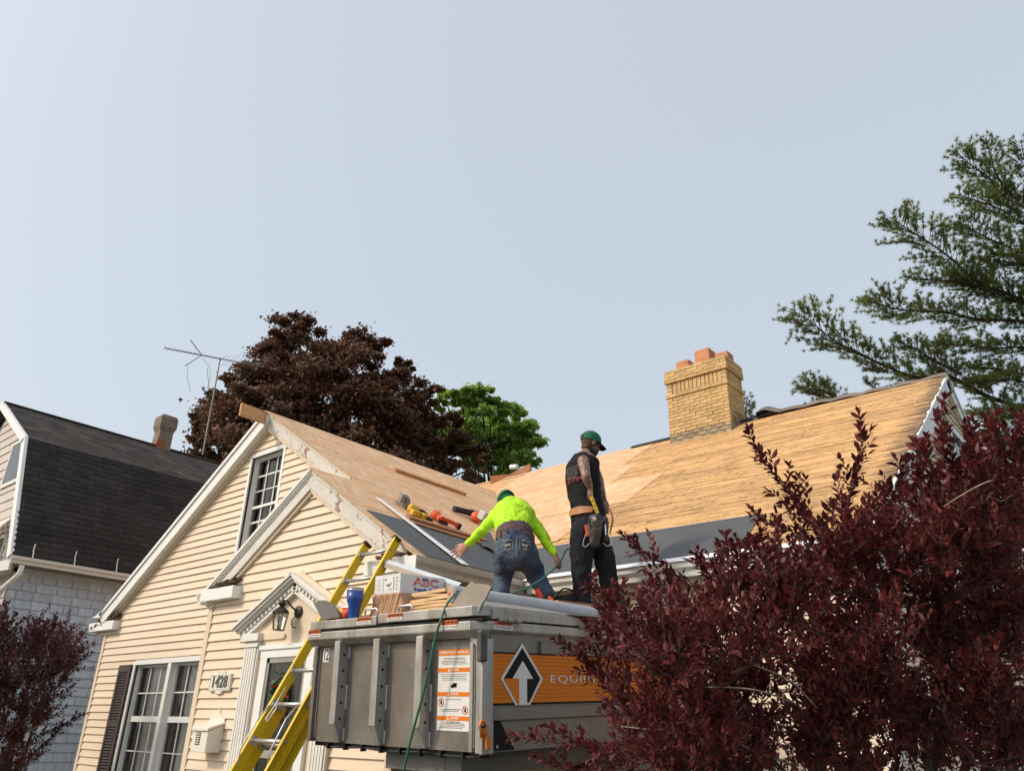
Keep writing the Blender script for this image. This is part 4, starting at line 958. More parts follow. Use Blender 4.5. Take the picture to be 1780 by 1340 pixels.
# ------------------------------------------------------------------ the lifting roofing container
RC = np.array([[.99961, .0242, .0139], [-.0232, .9980, -.0577], [-.0158, .0577, .9982]])
q_, r_q = np.linalg.qr(RC); RC = q_ * np.sign(np.diag(r_q))
NC = A3(-3.426, 3.721, 2.254)
def C(a, b, c): return NC + RC @ A3(a, b, c)
def fr(x, y, b): return onP(x, y, NC + RC[:, 1] * b, RC[:, 1])
def cloc(P): return RC.T @ (P - NC)
U, Vv_, Wc = RC[:, 0], RC[:, 1], RC[:, 2]
rm = Matrix.Identity(4)
for i in range(3):
    for j in range(3): rm[i][j] = RC[i][j]
ct = thing('roofing_container', (-4.4, 4.8, 0), 'grey aluminium lifting roofing container with orange side decal', 'container')
class CB(MB):
    def cbox(s, a0, a1, b0, b1, c0, c1, mi=0): return s.hexa([C(a0, b0, c0), C(a1, b0, c0), C(a1, b1, c0), C(a0, b1, c0), C(a0, b0, c1), C(a1, b0, c1), C(a1, b1, c1), C(a0, b1, c1)], mi)
    def cprism(s, pts, d, mi=0): return s.prism([C(*p) for p in pts], U * d[0] + Vv_ * d[1] + Wc * d[2], mi)
AW, BL = -1.88, 2.25
m = CB()   # tub: front, sides, rear, floor
m.cbox(AW + .03, -.03, .09, .12, -.77, -.05); m.cbox(-.055, -.025, .12, BL - .1, -.77, -.05); m.cbox(AW + .025, AW + .055, .12, BL - .1, -.77, -.05)
m.cbox(AW + .03, -.03, BL - .13, BL - .1, -.77, -.05); m.cbox(AW + .055, -.055, .12, BL - .13, -.77, -.73)
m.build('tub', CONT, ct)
m = CB()   # rolled rim with a chamfered underside
for pts, d in (([(0, 0, 0), (0, .10, 0), (0, .10, -.10), (0, .05, -.10), (0, 0, -.055)], (AW, 0, 0)),):
    m.cprism([(p[0] - .10, p[1], p[2]) for p in pts], (AW + .10, 0, 0))
m.cprism([(0, .10, 0), (-.10, .10, 0), (-.10, .10, -.10), (-.05, .10, -.10), (0, .10, -.055)], (0, BL - .1, 0))
m.add([C(-.10, 0, 0), C(0, .10, 0), C(-.10, .10, 0), C(-.10, 0, -.055), C(0, .10, -.055), C(-.05, .10, -.10), C(-.10, .05, -.10), C(-.10, .10, -.10)], [(0, 1, 2), (0, 3, 4, 1), (3, 6, 5, 4), (6, 7, 5), (0, 2, 7, 6, 3), (1, 4, 5, 7, 2)])
m.cprism([(AW, .10, 0), (AW + .08, .10, 0), (AW + .08, .10, -.09), (AW, .10, -.055)], (0, BL - .1, 0))
m.cbox(AW, 0, BL, BL + .06, -.06, 0)
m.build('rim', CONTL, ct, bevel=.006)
# corner gusset and corner post
m = CB(); m.cprism([(-.17, .085, -.10), (-.03, .085, -.10), (-.075, .085, -.17)], (0, -.025, 0)); m.cbox(-.165, -.135, .07, .09, -.77, -.12); m.build('gusset', CONTL, ct, bevel=.004)
m = CB(); m.cbox(-.10, -.025, .06, .09, -.775, -.10); m.cbox(-.025, .0, .02, .12, -.775, -.11); m.build('corner_post', CONTL, ct, bevel=.006)
m = CB(); m.cbox(-.028, .016, -.012, .05, -.25, -.06); m.build('post_pad', pm('worn_dark_steel', (.09, .08, .075), .5, metal=.4, var=.3, vs=10), ct, bevel=.012)
# stiffeners with holes and weld beads, foot cut back at an angle
for a0 in (-1.52, -1.065, -.61):
    m = CB(); w_ = .068
    m.cprism([(a0, .0, -.075), (a0, .09, -.075), (a0, .09, -.765), (a0, .06, -.765), (a0, .0, -.64)], (w_, 0, 0)); st = m.build('stiffener', CONTL, ct, bevel=.005)
    m = CB()
    for c in (-.17, -.28, -.39, -.50, -.61): m.lathe(C(a0 + w_ + .0005, .045, c), U, [(0, .010), (.001, .010)], 10)
    m.build('bolt_holes', DARK, st)
    for c0, c1 in ((-.10, -.20), (-.38, -.55), (-.67, -.76)):
        m = MB(); k = int((c0 - c1) / .011); m.tube([C(a0 + w_ + .005 + random.uniform(-.001, .001), .088, c0 + (c1 - c0) * i / k) for i in range(k + 1)], [.0055 + .0018 * (i % 2) for i in range(k + 1)], 6); m.build('weld_bead', WELD, st, smooth=True)
m = MB(); k = 60; m.tube([C(-.133, .086, -.12 - .63 * i / k) for i in range(k + 1)], [.004 + .0018 * (i % 2) for i in range(k + 1)], 6); m.build('weld_bead', WELD, ct, smooth=True)
m = MB(); m.tube([C(-.10 + random.uniform(-.001, .001), .001 + .0 * i, -.02 - .04 * i / 6) for i in range(7)], .004, 5); m.build('weld_bead', WELD, ct, smooth=True); m = MB(); m.tube([C(AW + .075, .086, -.12 - .63 * i / k) for i in range(k + 1)], [.0035 + .001 * (i % 2) for i in range(k + 1)], 6)
m.build('weld_bead', WELD, ct, smooth=True)
m = CB(); m.cbox(AW + .03, AW + .07, .055, .09, -.77, -.11); m.build('corner_post', CONT, ct, bevel=.004)
# bottom edge: frame, wire clips, cable
m = CB(); m.cbox(AW + .05, -.03, .12, .17, -.80, -.773); m.cbox(AW + .05, AW + .1, .12, BL - .1, -.80, -.773); m.cbox(-.09, -.035, .12, BL - .1, -.80, -.773); m.build('floor_frame', BLACKMET, ct)
for a in np.linspace(-1.65, -.25, 8):
    m = CB(); m.cbox(a, a + .02, .09, .13, -.815, -.772); m.build('clip', BLACKMET, ct)
m = MB(); m.tube([C(a, .11, -.79 - .012 * abs(math.sin(a * 5))) for a in np.linspace(AW + .2, -.1, 30)], .008, 6); m.build('cable', RUBBER, ct)
# lids on top, each with a grab handle
for k, (a0, a1) in enumerate(((AW + .005, -1.065), (-1.045, -.10))):
    m = CB()
    if k: m.cprism([(a0, .015, .03), (a0, 1.35, .03), (-.02, 1.35, .03), (-.02, .10, .03), (a1, .015, .03)], (0, 0, .065))
    else: m.cbox(a0, a1, .015, 1.35, .02, .085)
    ld = m.build('lid', CONTL, ct, bevel=.006)
    ha = a0 + (.62 if k == 0 else .17); m = MB(); m.tube([C(ha, .06, .09), C(ha, .06, .13), C(ha + .015, .06, .142), C(ha + .13, .06, .142), C(ha + .145, .06, .13), C(ha + .145, .06, .09)], .009, 8); m.build('handle', ALU, ld, smooth=True)
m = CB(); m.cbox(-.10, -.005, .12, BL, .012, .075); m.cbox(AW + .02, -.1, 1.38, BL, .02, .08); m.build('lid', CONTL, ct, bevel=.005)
m = CB(); m.cbox(AW + .01, -.02, .03, BL, .001, .018); m.build('seal', DARK, ct)
for b in (.16, 1.02):
    m = CB()
    for j in range(3): m.lathe(C(.012, b + j * .075, .008), Vv_, [(0, .013), (.06, .013)], 8)
    m.cbox(-.06, .006, b + .01, b + .2, .0, .024); m.build('hinge', CONTL, ct)
# plates folded up at the corners
m = MB(); ang = np.linspace(.25, 2.75, 14); cpl = C(-1.66, .03, .06)
pl = [fr(560, 1077, .03), fr(545, 1048, .03), fr(553, 1043.5, .03), fr(565, 1043, .03), fr(576, 1048, .03), fr(585, 1058, .03), fr(590, 1072, .03)]
m.prism(pl, Vv_ * .012); m.build('folded_plate', pm('dull_steel_plate', (.17, .16, .15), .45, metal=.4, var=.15), ct)
pl = [fr(782, 1056, .06), fr(800, 1030, .06), fr(819, 1010, .06), fr(824, 1014, .06), fr(842, 1015, .06), fr(852, 1018, .06), fr(853, 1022, .06), fr(846, 1036, .06), fr(840, 1044, .06), fr(836, 1060, .06), fr(806, 1056, .06)]
m = MB(); m.prism(pl, Vv_ * .012); m.build('folded_plate', PLATE, ct, bevel=.002)
m = MB(); m.tube([fr(853, 1021, .05), fr(845, 1038, .05), fr(838, 1048, .05), fr(832, 1063, .05)], [.006, .006, .010, .012], 8); m.build('folded_plate_pin', CONTL, ct)
# side: orange band, emblem, lettering, lower rail, latch
def side(b, c, o): return C(o, b, c)
def sbox(m, b0, b1, c0, c1, o0, o1, mi=0): return m.cbox(o0, o1, b0, b1, c0, c1, mi)
so_ = -.025
m = CB(); sbox(m, .12, BL - .1, -.49, -.195, so_, so_ + .004); m.build('orange_band', ORANGE, ct)
m = CB(); sbox(m, .12, BL - .1, -.195, -.185, so_, so_ + .0055); sbox(m, .12, BL - .1, -.503, -.49, so_, so_ + .0055); m.build('black_stripe', INK, ct)
m = CB()
for i in range(11):
    c = -.215 - i * .0245; st_ = .16 + random.uniform(0, .03); sbox(m, st_, BL - .12, c - .0012, c + .0012, so_ + .004, so_ + .005)
m.build('pin_stripes', pm('dark_orange_line', (.38, .10, .012), .4), ct)
def poly(pts, off, mat, name, th=.0015):
    m = MB(); m.prism([side(b, c, so_ + off) for b, c in pts], U * th); return m.build(name, mat, ct)
dia = [(.205, -.345), (.415, -.125), (.625, -.345), (.49, -.505), (.345, -.505)]
ins = [(.232, -.345), (.415, -.153), (.598, -.345), (.475, -.492), (.36, -.492)]
poly(dia, .0065, PAPER, 'emblem'); poly([(.232, -.345), (.415, -.153), (.598, -.345), (.478, -.492)] + [(.455, -.492), (.455, -.345)], .008, INK, 'emblem')
poly([(.232, -.345), (.378, -.345), (.378, -.492), (.36, -.492)], .0095, ORANGE, 'emblem')
poly([(.312, -.345), (.415, -.235), (.518, -.345), (.455, -.345), (.455, -.505), (.378, -.505), (.378, -.345)], .011, PAPER, 'emblem')
text('EQUIPTER', frame(side(.70, -.348, so_ + .006), Vv_, Wc), .070, PAPER, ct, 'lettering', .001, 2.15, -.0006, 'LEFT', 1.12)
m = CB(); sbox(m, .12, BL - .1, -.59, -.52, so_, so_ + .03); sbox(m, .12, BL - .1, -.77, -.59, so_, so_ + .012); m.build('side_rail', CONT, ct, bevel=.005)  # darker aluminium here, the shade of this side put into the colour
poly([(.14, -.53), (.14, -.76), (.33, -.76)], .0135, INK, 'black_triangle', .002)
text('^', frame(side(.165, -.745, so_ + .016), Vv_, Wc), .05, PAPER, ct, 'emblem', .0006)
m = CB(); sbox(m, .60, .66, -.185, -.105, so_, so_ + .02); sbox(m, 1.35, 1.41, -.185, -.105, so_, so_ + .02); m.build('side_stiffener', CONT, ct)
poly([(-.005, -.68), (.045, -.68), (.045, -.63), (-.005, -.63)], .03, ORANGE, 'orange_patch')
m = MB(); m.prism([side(b, c, .012) for b, c in [(-.02, -.585), (-.03, -.61), (-.02, -.635), (.0, -.655), (.03, -.665), (.045, -.65), (.04, -.62), (.025, -.59), (.0, -.575)]], U * .018); m.build('latch', ORANGED, ct, bevel=.006)
m = MB(); m.prism([side(b, c, .012) for b, c in [(.03, -.665), (.06, -.66), (.07, -.71), (.06, -.745), (.035, -.745), (.03, -.71)]], U * .02); m.build('latch', ORANGED, ct, bevel=.006)
m = MB(); m.lathe(side(-.003, -.612, .03), U, [(0, .014), (.012, .012)], 10); m.build('latch_bolt', BLACKMET, ct)
# stickers on the front
def fsheet(a0, a1, c0, c1, b, mat, name='sticker', th=.0012):
    m = CB(); m.cbox(a0, a1, b - th, b, c0, c1); return m.build(name, mat, ct)
TF = lambda a, c, b: frame(C(a, b, c), U, Wc)
def warn(a0, a1, c0, c1, b):
    fsheet(a0, a1, c0, c1, b, PAPER); h = c1 - c0; w_ = a1 - a0
    fsheet(a0, a1, c0 + h * .45, c1, b - .0013, ORTXT, 'sticker')
    text('WARNING', TF(a0 + w_ * .58, c0 + h * .72, b - .003), h * .5, INK, ct, 'lettering', .0003, 1.15, .0005)
    m = MB(); m.prism([C(a0 + w_ * .05, b - .003, c0 + h * .52), C(a0 + w_ * .2, b - .003, c0 + h * .52), C(a0 + w_ * .125, b - .003, c0 + h * .93)], Vv_ * .0006); m.build('warning_triangle', INK, ct)
    text('PINCH POINT HAZARD', TF(a0 + w_ * .5, c0 + h * .22, b - .003), h * .24, INK, ct, 'lettering', .0002, 1.1)
for q in ((-.367, -.215, -.043, .014, -.001), (-1.285, -1.12, .034, .082, .013), (-.935, -.775, .042, .09, .013), (-1.868, -1.705, -.034, .018, -.001)): warn(*q)
m = CB(); m.cbox(.0, .0012, .12, .30, -.05, .0); m.build('sticker', PAPER, ct); m = CB(); m.cbox(.0012, .0025, .12, .30, -.023, .0); m.build('sticker', ORTXT, ct)
text('WARNING', frame(C(.003, .22, -.0115), Vv_, Wc), .022, INK, ct, 'lettering', .0003, 1.3); text('PINCH POINT HAZARD', frame(C(.003, .21, -.037), Vv_, Wc), .012, INK, ct, 'lettering', .0002, 1.2)
bd = .089; d0, d1 = -.472, -.175     # big decal, lies on the tub front
fsheet(d0, d1, -.655, -.165, bd, PAPER)
dw = d1 - d0; mid = (d0 + d1) / 2
for c1, h, s_ in ((-.165, .036, 'OPERATING MANUAL'), (-.278, .026, 'DANGER'), (-.425, .026, 'DANGER'), (-.568, .026, 'DANGER')):
    fsheet(d0, d1, c1 - h, c1, bd - .0013, ORANGE); text(s_, TF(mid + (.012 if s_ == 'DANGER' else 0), c1 - h / 2, bd - .003), h * .62, PAPER, ct, 'lettering', .0003, 1.25 if h > .03 else 1.1, .0006)
    if s_ == 'DANGER':
        m = MB(); m.prism([C(mid - .058, bd - .003, c1 - h * .85), C(mid - .034, bd - .003, c1 - h * .85), C(mid - .046, bd - .003, c1 - h * .15)], Vv_ * .0006); m.build('warning_triangle', PAPER, ct)
text('MUST READ & UNDERSTAND', TF(mid, -.222, bd - .002), .014, INK, ct, 'lettering', .0002, 1.1)
m = CB()
def lines(c0, n, dc, a0, a1, jit=.02):
    for i in range(n): m.cbox(a0 + random.uniform(0, jit), a1 - random.uniform(0, jit), bd - .0024, bd - .0013, c0 - i * dc, c0 - i * dc + .0035)
lines(-.238, 3, .009, d0 + .02, d1 - .02, .03); lines(-.32, 4, .011, d0 + .02, d1 - .02); lines(-.47, 2, .06, d0 + .07, d1 - .06); lines(-.532, 2, .009, d0 + .02, d1 - .09); lines(-.612, 4, .009, d0 + .02, d1 - .02, .05)
m.build('small_print', GREYTXT, ct)
text('TILT HAZARD AREA', TF(mid, -.604, bd - .002), .013, INK, ct, 'lettering', .0002, 1.1)
m = MB(); m.prism([C(mid - .02 + x, bd - .003, -.40 + y) for x, y in ((0, 0), (.05, .005), (.045, .018), (.055, .028), (.02, .03), (.005, .02), (-.01, .01))], Vv_ * .0008); m.build('pictogram', INK, ct)
for a, c in ((d0 + .036, -.487), (d1 - .04, -.532)):
    m = MB()
    for k in range(20):
        t0, t1 = 2 * math.pi * k / 20, 2 * math.pi * (k + 1) / 20
        m.prism([C(a + r * math.cos(t), bd - .003, c + r * math.sin(t)) for r, t in ((.026, t0), (.026, t1), (.0215, t1), (.0215, t0))], Vv_ * .0008)
    m.bar(C(a - .017, bd - .0032, c + .017), C(a + .017, bd - .0032, c - .017), .004, .0008, up=Vv_); m.build('prohibition_ring', REDTXT, ct)
    m = MB(); m.prism([C(a + x, bd - .0025, c + y) for x, y in ((-.012, -.012), (.012, -.010), (.008, .004), (.010, .014), (-.004, .012), (-.006, 0))], Vv_ * .0006); m.build('pictogram', INK, ct)
fsheet(-1.775, -1.70, -.215, -.118, bd, PAPER); text('12', TF(-1.737, -.167, bd - .002), .115, INK, ct, 'lettering', .0004, .62, .001)
# lifting frame, chassis and wheels
GREYP = pm('grey_painted_steel', (.17, .165, .155), .5, metal=.2, var=.12, vs=4, dirt=((.09, .08, .07), .6, .5))
m = CB(); m.cbox(-1.10, -.5, .2, .9, -.92, -.80); m.cbox(-.5, -.35, .2, 2.1, -.93, -.80); m.build('lift_cradle', GREYP, ct, bevel=.006)
m = MB(); m.bar(C(-.42, .45, -1.0), (-4.2, 5.9, .75), .10, .12); m.bar(C(-1.25, .6, -1.0), (-5.0, 5.9, .75), .10, .12); m.bar((-4.2, 3.4, .6), C(-.45, 1.9, -.95), .10, .12); m.bar((-5.0, 3.4, .6), C(-1.3, 1.9, -.95), .10, .12); m.build('scissor_arm', BLACKMET, ct)
m = MB(); m.tube([C(-.9, .5, -.95), (-4.6, 5.4, .8)], .045, 10); m.build('hydraulic_ram', BLACKMET, ct)
m = MB(); m.box(-5.15, -5.0, 3.2, 6.1, .5, .65); m.box(-4.1, -3.95, 3.2, 6.1, .5, .65); m.box(-5.15, -3.95, 3.2, 3.35, .5, .65); m.box(-5.15, -3.95, 5.95, 6.1, .5, .65); m.box(-4.95, -4.15, 3.6, 4.6, .5, 1.0); m.build('chassis', BLACKMET, ct)
for x in (-5.22, -3.85):
    for y in (4.2, 5.2):
        m = MB(); m.lathe((x - .1, y, .33), (1, 0, 0), [(0, .26), (.02, .32), (.18, .32), (.2, .26)], 20); wh = m.build('wheel', RUBBER, ct); m = MB(); m.lathe((x - .105, y, .33), (1, 0, 0), [(0, .15), (.21, .15)], 16); m.build('rim', ALU, wh)

# ------------------------------------------------------------------ yellow ladder
la = thing('extension_ladder', (-5.67, 2.98, 0), 'yellow fibreglass extension ladder leaning on the right corner of the gable', 'ladder')
LB, LT = A3(0, 2.985, 0), A3(0, 4.722, 3.225); ld_ = (LT - LB); LL = np.linalg.norm(ld_); ld_ /= LL; ln_ = A3(0, -ld_[2], ld_[1])
def rail(x, t0, t1, off, mat, name):
    m = MB(); a = LB + ld_ * t0 + A3(x, 0, 0) + ln_ * off; b = LB + ld_ * t1 + A3(x, 0, 0) + ln_ * off; c = (a + b) / 2
    m.obox(c, A3(.004, 0, 0), ln_ * .04, ld_ * (t1 - t0) / 2); sgn = 1 if x < -5.67 else -1
    for e in (-1, 1): m.obox(c + ln_ * .037 * e + A3(-.011 * sgn, 0, 0), A3(.0145, 0, 0), ln_ * .004, ld_ * (t1 - t0) / 2)
    return m.build(name, mat, la, bevel=.001)
for x in (-5.88, -5.455):
    rail(x, .9, LL, 0, YELLOW, 'rail'); rail(x + (-.012 if x < -5.67 else .012), 0, 2.05, -.088, YELLOW, 'rail')
    m = MB(); c = LB + ld_ * (LL + .004) + A3(x, 0, 0); m.obox(c, A3(.02, 0, 0), ln_ * .045, ld_ * .014); m.build('end_cap', RUBBER, la)
    m = MB(); c = LB + ld_ * 2.03 + A3(x, 0, 0) - ln_ * .04; m.obox(c, A3(.022, 0, 0), ln_ * .05, ld_ * .03); m.build('guide_bracket', ALU, la)
for off, t0, t1 in ((0, 1.1, LL), (-.088, .2, 2.0)):
    t = t0 + .0
    while t < t1 - .1:
        c = LB + ld_ * t + ln_ * off; m = MB(); m.tube([c + A3(-5.885, 0, 0), c + A3(-5.45, 0, 0)], .017, 12); m.build('rung', ALU, la, smooth=True)
        for x in (-5.874, -5.461):
            m = MB(); m.obox(c + A3(x, 0, 0), A3(.003, 0, 0), ln_ * .033, ld_ * .034); m.build('rung_plate', ALU, la)
        t += .305
c = LB + ld_ * 2.42 + A3(-5.67, 0, 0)
m = MB(); e = lambda t, x, o: LB + ld_ * t + A3(x, 0, 0) + ln_ * o
m.tube([e(1.98, -5.86, .05), e(1.85, -5.86, .08), e(1.6, -5.87, .07), e(1.5, -5.86, .02)], .006, 6); m.build('rung_lock', ALU, la, smooth=True); m = MB(); m.tube([e(1.98, -5.48, .05), e(1.85, -5.48, .08), e(1.6, -5.47, .07), e(1.5, -5.48, .02)], .006, 6); m.build('rung_lock', ALU, la, smooth=True)
m = MB(); m.tube([e(2.15, -5.80, .04), e(2.0, -5.78, .05), e(1.86, -5.80, .05), e(1.84, -5.76, .05), e(1.95, -5.74, .05), e(2.0, -5.78, .05)], .005, 6); m.build('rope_clip', ALU, la, smooth=True)
m = MB(); m.obox(e(2.25, -5.449, 0), A3(.001, 0, 0), ln_ * .022, ld_ * .06); m.build('warning_label', PAPER, la)
m = MB(); m.obox(e(1.25, -5.448, -.09), A3(.001, 0, 0), ln_ * .022, ld_ * .05); m.build('warning_label', INK, la)
for x in (-5.895, -5.44):
    m = MB(); m.obox(LB + A3(x, 0, .03) - ln_ * .088, A3(.04, 0, 0), A3(0, .06, 0), A3(0, 0, .03)); m.build('foot', RUBBER, la)

# ------------------------------------------------------------------ load on the container
def cthing(name, p, *a, **k): return thing(name, tuple(C(*p)), *a, **k)
bx = cthing('cardboard_box', (-1.2, .2, .265), 'white printed supply box on top of the brown carton', 'box')
m = CB(); m.cbox(-1.335, -1.035, .20, .66, .262, .405); m.build('carton', CAN, bx, bevel=.004)
m = CB(); m.cbox(-1.31, -1.235, .1985, .2, .28, .385); m.cbox(-1.225, -1.115, .1985, .2, .28, .385); m.build('label', PAPER, bx)
m = CB()
for i in range(8): m.cbox(-1.302, -1.25 + random.uniform(-.02, .008), .1975, .1985, .372 - i * .0115, .3745 - i * .0115)
m.cbox(-1.228, -1.225, .1975, .199, .28, .385); m.cbox(-1.112, -1.109, .1975, .199, .28, .385); m.cbox(-1.215, -1.19, .1975, .1985, .36, .375); m.cbox(-1.165, -1.13, .1975, .1985, .29, .298)
m.prism([C(-1.19 + x, .1975, .315 + y) for x, y in ((0, 0), (.03, -.005), (.05, .01), (.055, .03), (.035, .02), (.01, .02), (-.01, .012))], Vv_ * .001)
for i in range(4): m.cbox(-1.08, -1.07, .1975, .199, .29 + i * .027, .300 + i * .027)
m.build('label_print', GREYTXT, bx)
text('ABC', frame(C(-1.0335, .46, .352), Vv_, Wc), .078, REDTXT, bx, 'logo_lettering', .0008, 1.7, .003)
m = CB()
for i in range(3): m.cbox(-1.0345, -1.0315, .35, .57, .334 + i * .012, .338 + i * .012)
m.build('logo_stripes', PAPER, bx)
text('AB', frame(C(-1.0325, .44, .377), Vv_, Wc), .026, BLUETXT, bx, 'logo_lettering', .0006, 1.9, .001)
text('Supply Co.', frame(C(-1.0335, .45, .298), Vv_, Wc), .033, BLUETXT, bx, 'logo_lettering', .0008, 1.6, .0012)
bx = cthing('cardboard_box', (-1.2, .2, .1), 'crushed brown carton under the white supply box', 'box')
m = CB(); m.cprism([(-1.37, .19, .09), (-1.36, .21, .175), (-1.365, .2, .262), (-1.02, .19, .262), (-.99, .2, .18), (-1.01, .19, .09)], (0, .5, 0)); m.build('carton', CARD, bx, bevel=.008)
m = MB()
for i in range(5): m.bar(C(-1.36 + .07 * i, .187, .10), C(-1.30 + .07 * i, .187, .255), .006, .004, up=Vv_)
m.build('creases', pm('carton_crease', (.25, .14, .09), .9), bx)
for i in range(7):
    f_ = i * .024; o_ = thing('lumber_board', tuple(C(-.7, .3, .1 + f_)), ['short pine board at the bottom of the pile behind the lid handle', 'second pine board up in the pile behind the lid handle', 'third pine board up in the pile, its end shifted left', 'middle pine board of the pile next to the cartons', 'fifth pine board up in the pile next to the cartons', 'pine board just under the topmost one of the pile', 'topmost pine board of the pile beside the flashing roll'][i], 'board', 'pine boards piled beside the cartons')
    L = .62 - .04 * abs(i - 1) - .05 * (i > 4); a0 = -1.06 + .02 * i + random.uniform(-.03, .03); an_ = math.radians(random.uniform(-4, 2))
    m = MB(); u_ = U * math.cos(an_) + Vv_ * math.sin(an_); v_ = -U * math.sin(an_) + Vv_ * math.cos(an_)
    m.obox(C(a0 + L / 2, .34, .103 + f_), u_ * L / 2 + Wc * .012 * random.uniform(-1, 1), v_ * .09, Wc * .0105); m.build('board', pm('pale_pine', (.66, .43, .22), .7, var=.16, vs=4, bump=.25, bs=40, stretch=(1, 8, 8), obj=.12), o_, bevel=.002)
tb = cthing('tumbler', (-1.46, .12, .09), 'blue insulated tumbler with a steel rim and clear lid', 'cup')
tc_ = C(-1.455, .11, .088); m = MB(); m.lathe(tc_, Wc, [(0, .038), (.003, .041), (.02, .043), (.10, .048), (.135, .062), (.205, .066), (.205, .05)], 24); m.build('body', BLUE, tb, smooth=True)
m = MB(); m.lathe(tc_ + Wc * .2052, Wc, [(0, .066), (.012, .067), (.014, .063)], 24); m.build('rim', STEEL, tb, smooth=True)
m = MB(); m.lathe(tc_ + Wc * .219, Wc, [(0, .064), (.008, .066), (.012, .058), (.014, .01)], 24); m.build('lid', pm('smoky_plastic', (.3, .3, .3), .2), tb, smooth=True)
gv = cthing('work_gloves', (-1.6, .12, .09), 'crumpled red and yellow work gloves beside the blue tumbler', 'gloves')
def blob(c, r, seed, mat, parent, name, n=12, k=.25):
    V = []; rg_ = np.random.default_rng(seed); ph = rg_.uniform(0, 6, 6)
    for i in range(n + 1):
        th = math.pi * i / n
        for j in range(2 * n):
            p = 2 * math.pi * j / (2 * n); s = 1 + k * (math.sin(3 * p + ph[0] + 2 * th) + .6 * math.sin(5 * p + ph[1] - 3 * th) + .5 * math.sin(7 * th + ph[2])) / 2.1
            V.append(A3(*c) + U * r[0] * s * math.sin(th) * math.cos(p) + Vv_ * r[1] * s * math.sin(th) * math.sin(p) + Wc * r[2] * s * math.cos(th))
    Fq = [(i * 2 * n + j, i * 2 * n + (j + 1) % (2 * n), (i + 1) * 2 * n + (j + 1) % (2 * n), (i + 1) * 2 * n + j) for i in range(n) for j in range(2 * n)]
    return rawmesh(name, V, Fq, mat, parent, smooth=True)
blob(C(-1.715, .10, .125), (.05, .05, .035), 1, pm('red_glove', (.55, .05, .03), .6), gv, 'cuff'); blob(C(-1.62, .10, .13), (.09, .05, .045), 2, pm('yellow_glove', (.70, .40, .04), .6), gv, 'palm'); blob(C(-1.545, .11, .13), (.06, .05, .045), 3, MATS['red_glove'], gv, 'cuff')
rl = cthing('flashing_roll', (-.5, .3, .2), 'long grey roll of flashing lying over the container corner', 'roll')
ra, rb = fr(784, 1031, .22), C(-.12, 1.75, .115)
m = MB(); d = rb - ra; m.lathe(ra, d, [(0, .042), (0, .058), (np.linalg.norm(d), .058), (np.linalg.norm(d), .02)], 28); m.build('sheet', SHEETM, rl, smooth=False)
m = MB(); m.lathe(ra - d * .004, d, [(0, .030), (.0, .042), (.10, .042), (.10, .03)], 20); m.build('core', CARD, rl)
for k in range(3):
    m = MB(); m.lathe(ra - d * .006 + U * .012 * (k - 1) + Wc * (.012 * ((k % 2) - .5)), d, [(0, .006), (.02, .006)], 7); m.build('offcut', WOODR, rl)
m = MB(); V = []
for i in range(10):
    t = i / 9
    for j in range(9):
        q = j / 8; P = ra * (1 - t) + rb * t; V.append(P + U * (.05 + .46 * q * (.25 + .75 * t)) + Wc * (-.035 - .055 * q + .014 * math.sin(q * 5 + t * 4)))
rawmesh('loose_sheet', V, [(i * 9 + j, i * 9 + j + 1, i * 9 + j + 10, i * 9 + j + 9) for i in range(9) for j in range(8)], pm('grey_kraft_sheet', (.30, .28, .26), .6, var=.1, vs=4, dirt=((.2, .17, .14), .55, .5)), rl, smooth=True)
dt = thing('drip_edge_strip', tuple(onY(664, 972, 4.6)), 'long white metal drip edge resting on the ladder and the roll', 'metal trim')
a_, b_ = onY(661, 975, 4.60), fr(796, 1019, .62)
dd = (b_ - a_); dd /= np.linalg.norm(dd); sd1 = np.cross(dd, A3(0, 0, 1)); sd1 /= np.linalg.norm(sd1)
m = MB(); m.prism([a_, a_ + Wc * .030 - sd1 * .032, a_ + Wc * .032 - sd1 * .032, a_ + A3(0, 0, .003)], b_ - a_); m.build('top_leg', pm('blue_white_trim', (.50, .54, .58), .4, var=.04), dt)
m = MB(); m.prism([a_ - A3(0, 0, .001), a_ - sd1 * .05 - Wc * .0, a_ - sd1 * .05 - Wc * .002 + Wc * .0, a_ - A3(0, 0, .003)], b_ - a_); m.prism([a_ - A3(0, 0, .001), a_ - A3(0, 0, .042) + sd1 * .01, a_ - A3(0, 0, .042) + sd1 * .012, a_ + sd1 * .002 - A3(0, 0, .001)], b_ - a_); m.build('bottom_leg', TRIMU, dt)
dt = thing('drip_edge_strip', tuple(WS(5.37, .6)), 'bright white metal strip lying down the roof slope beside the saw', 'metal trim')
m = MB(); m.prism([WS(5.335, 1.62, .02), WS(5.405, 1.60, .02), WS(5.42, -.03, .03), WS(5.325, -.03, .03)], WN * .006); m.build('strip', TRIMW, dt)
dt = thing('drip_edge_strip', tuple(MS(WX0 + .0, .1)), 'short white metal strip in the inside corner of the gutters', 'metal trim')
m = MB(); m.prism([onY(893, 993, 5.95), onY(900, 990, 5.95), onY(917, 1005, 6.1), onY(909, 1008, 6.1)], A3(0, 0, .006)); m.build('strip', TRIMW, dt)
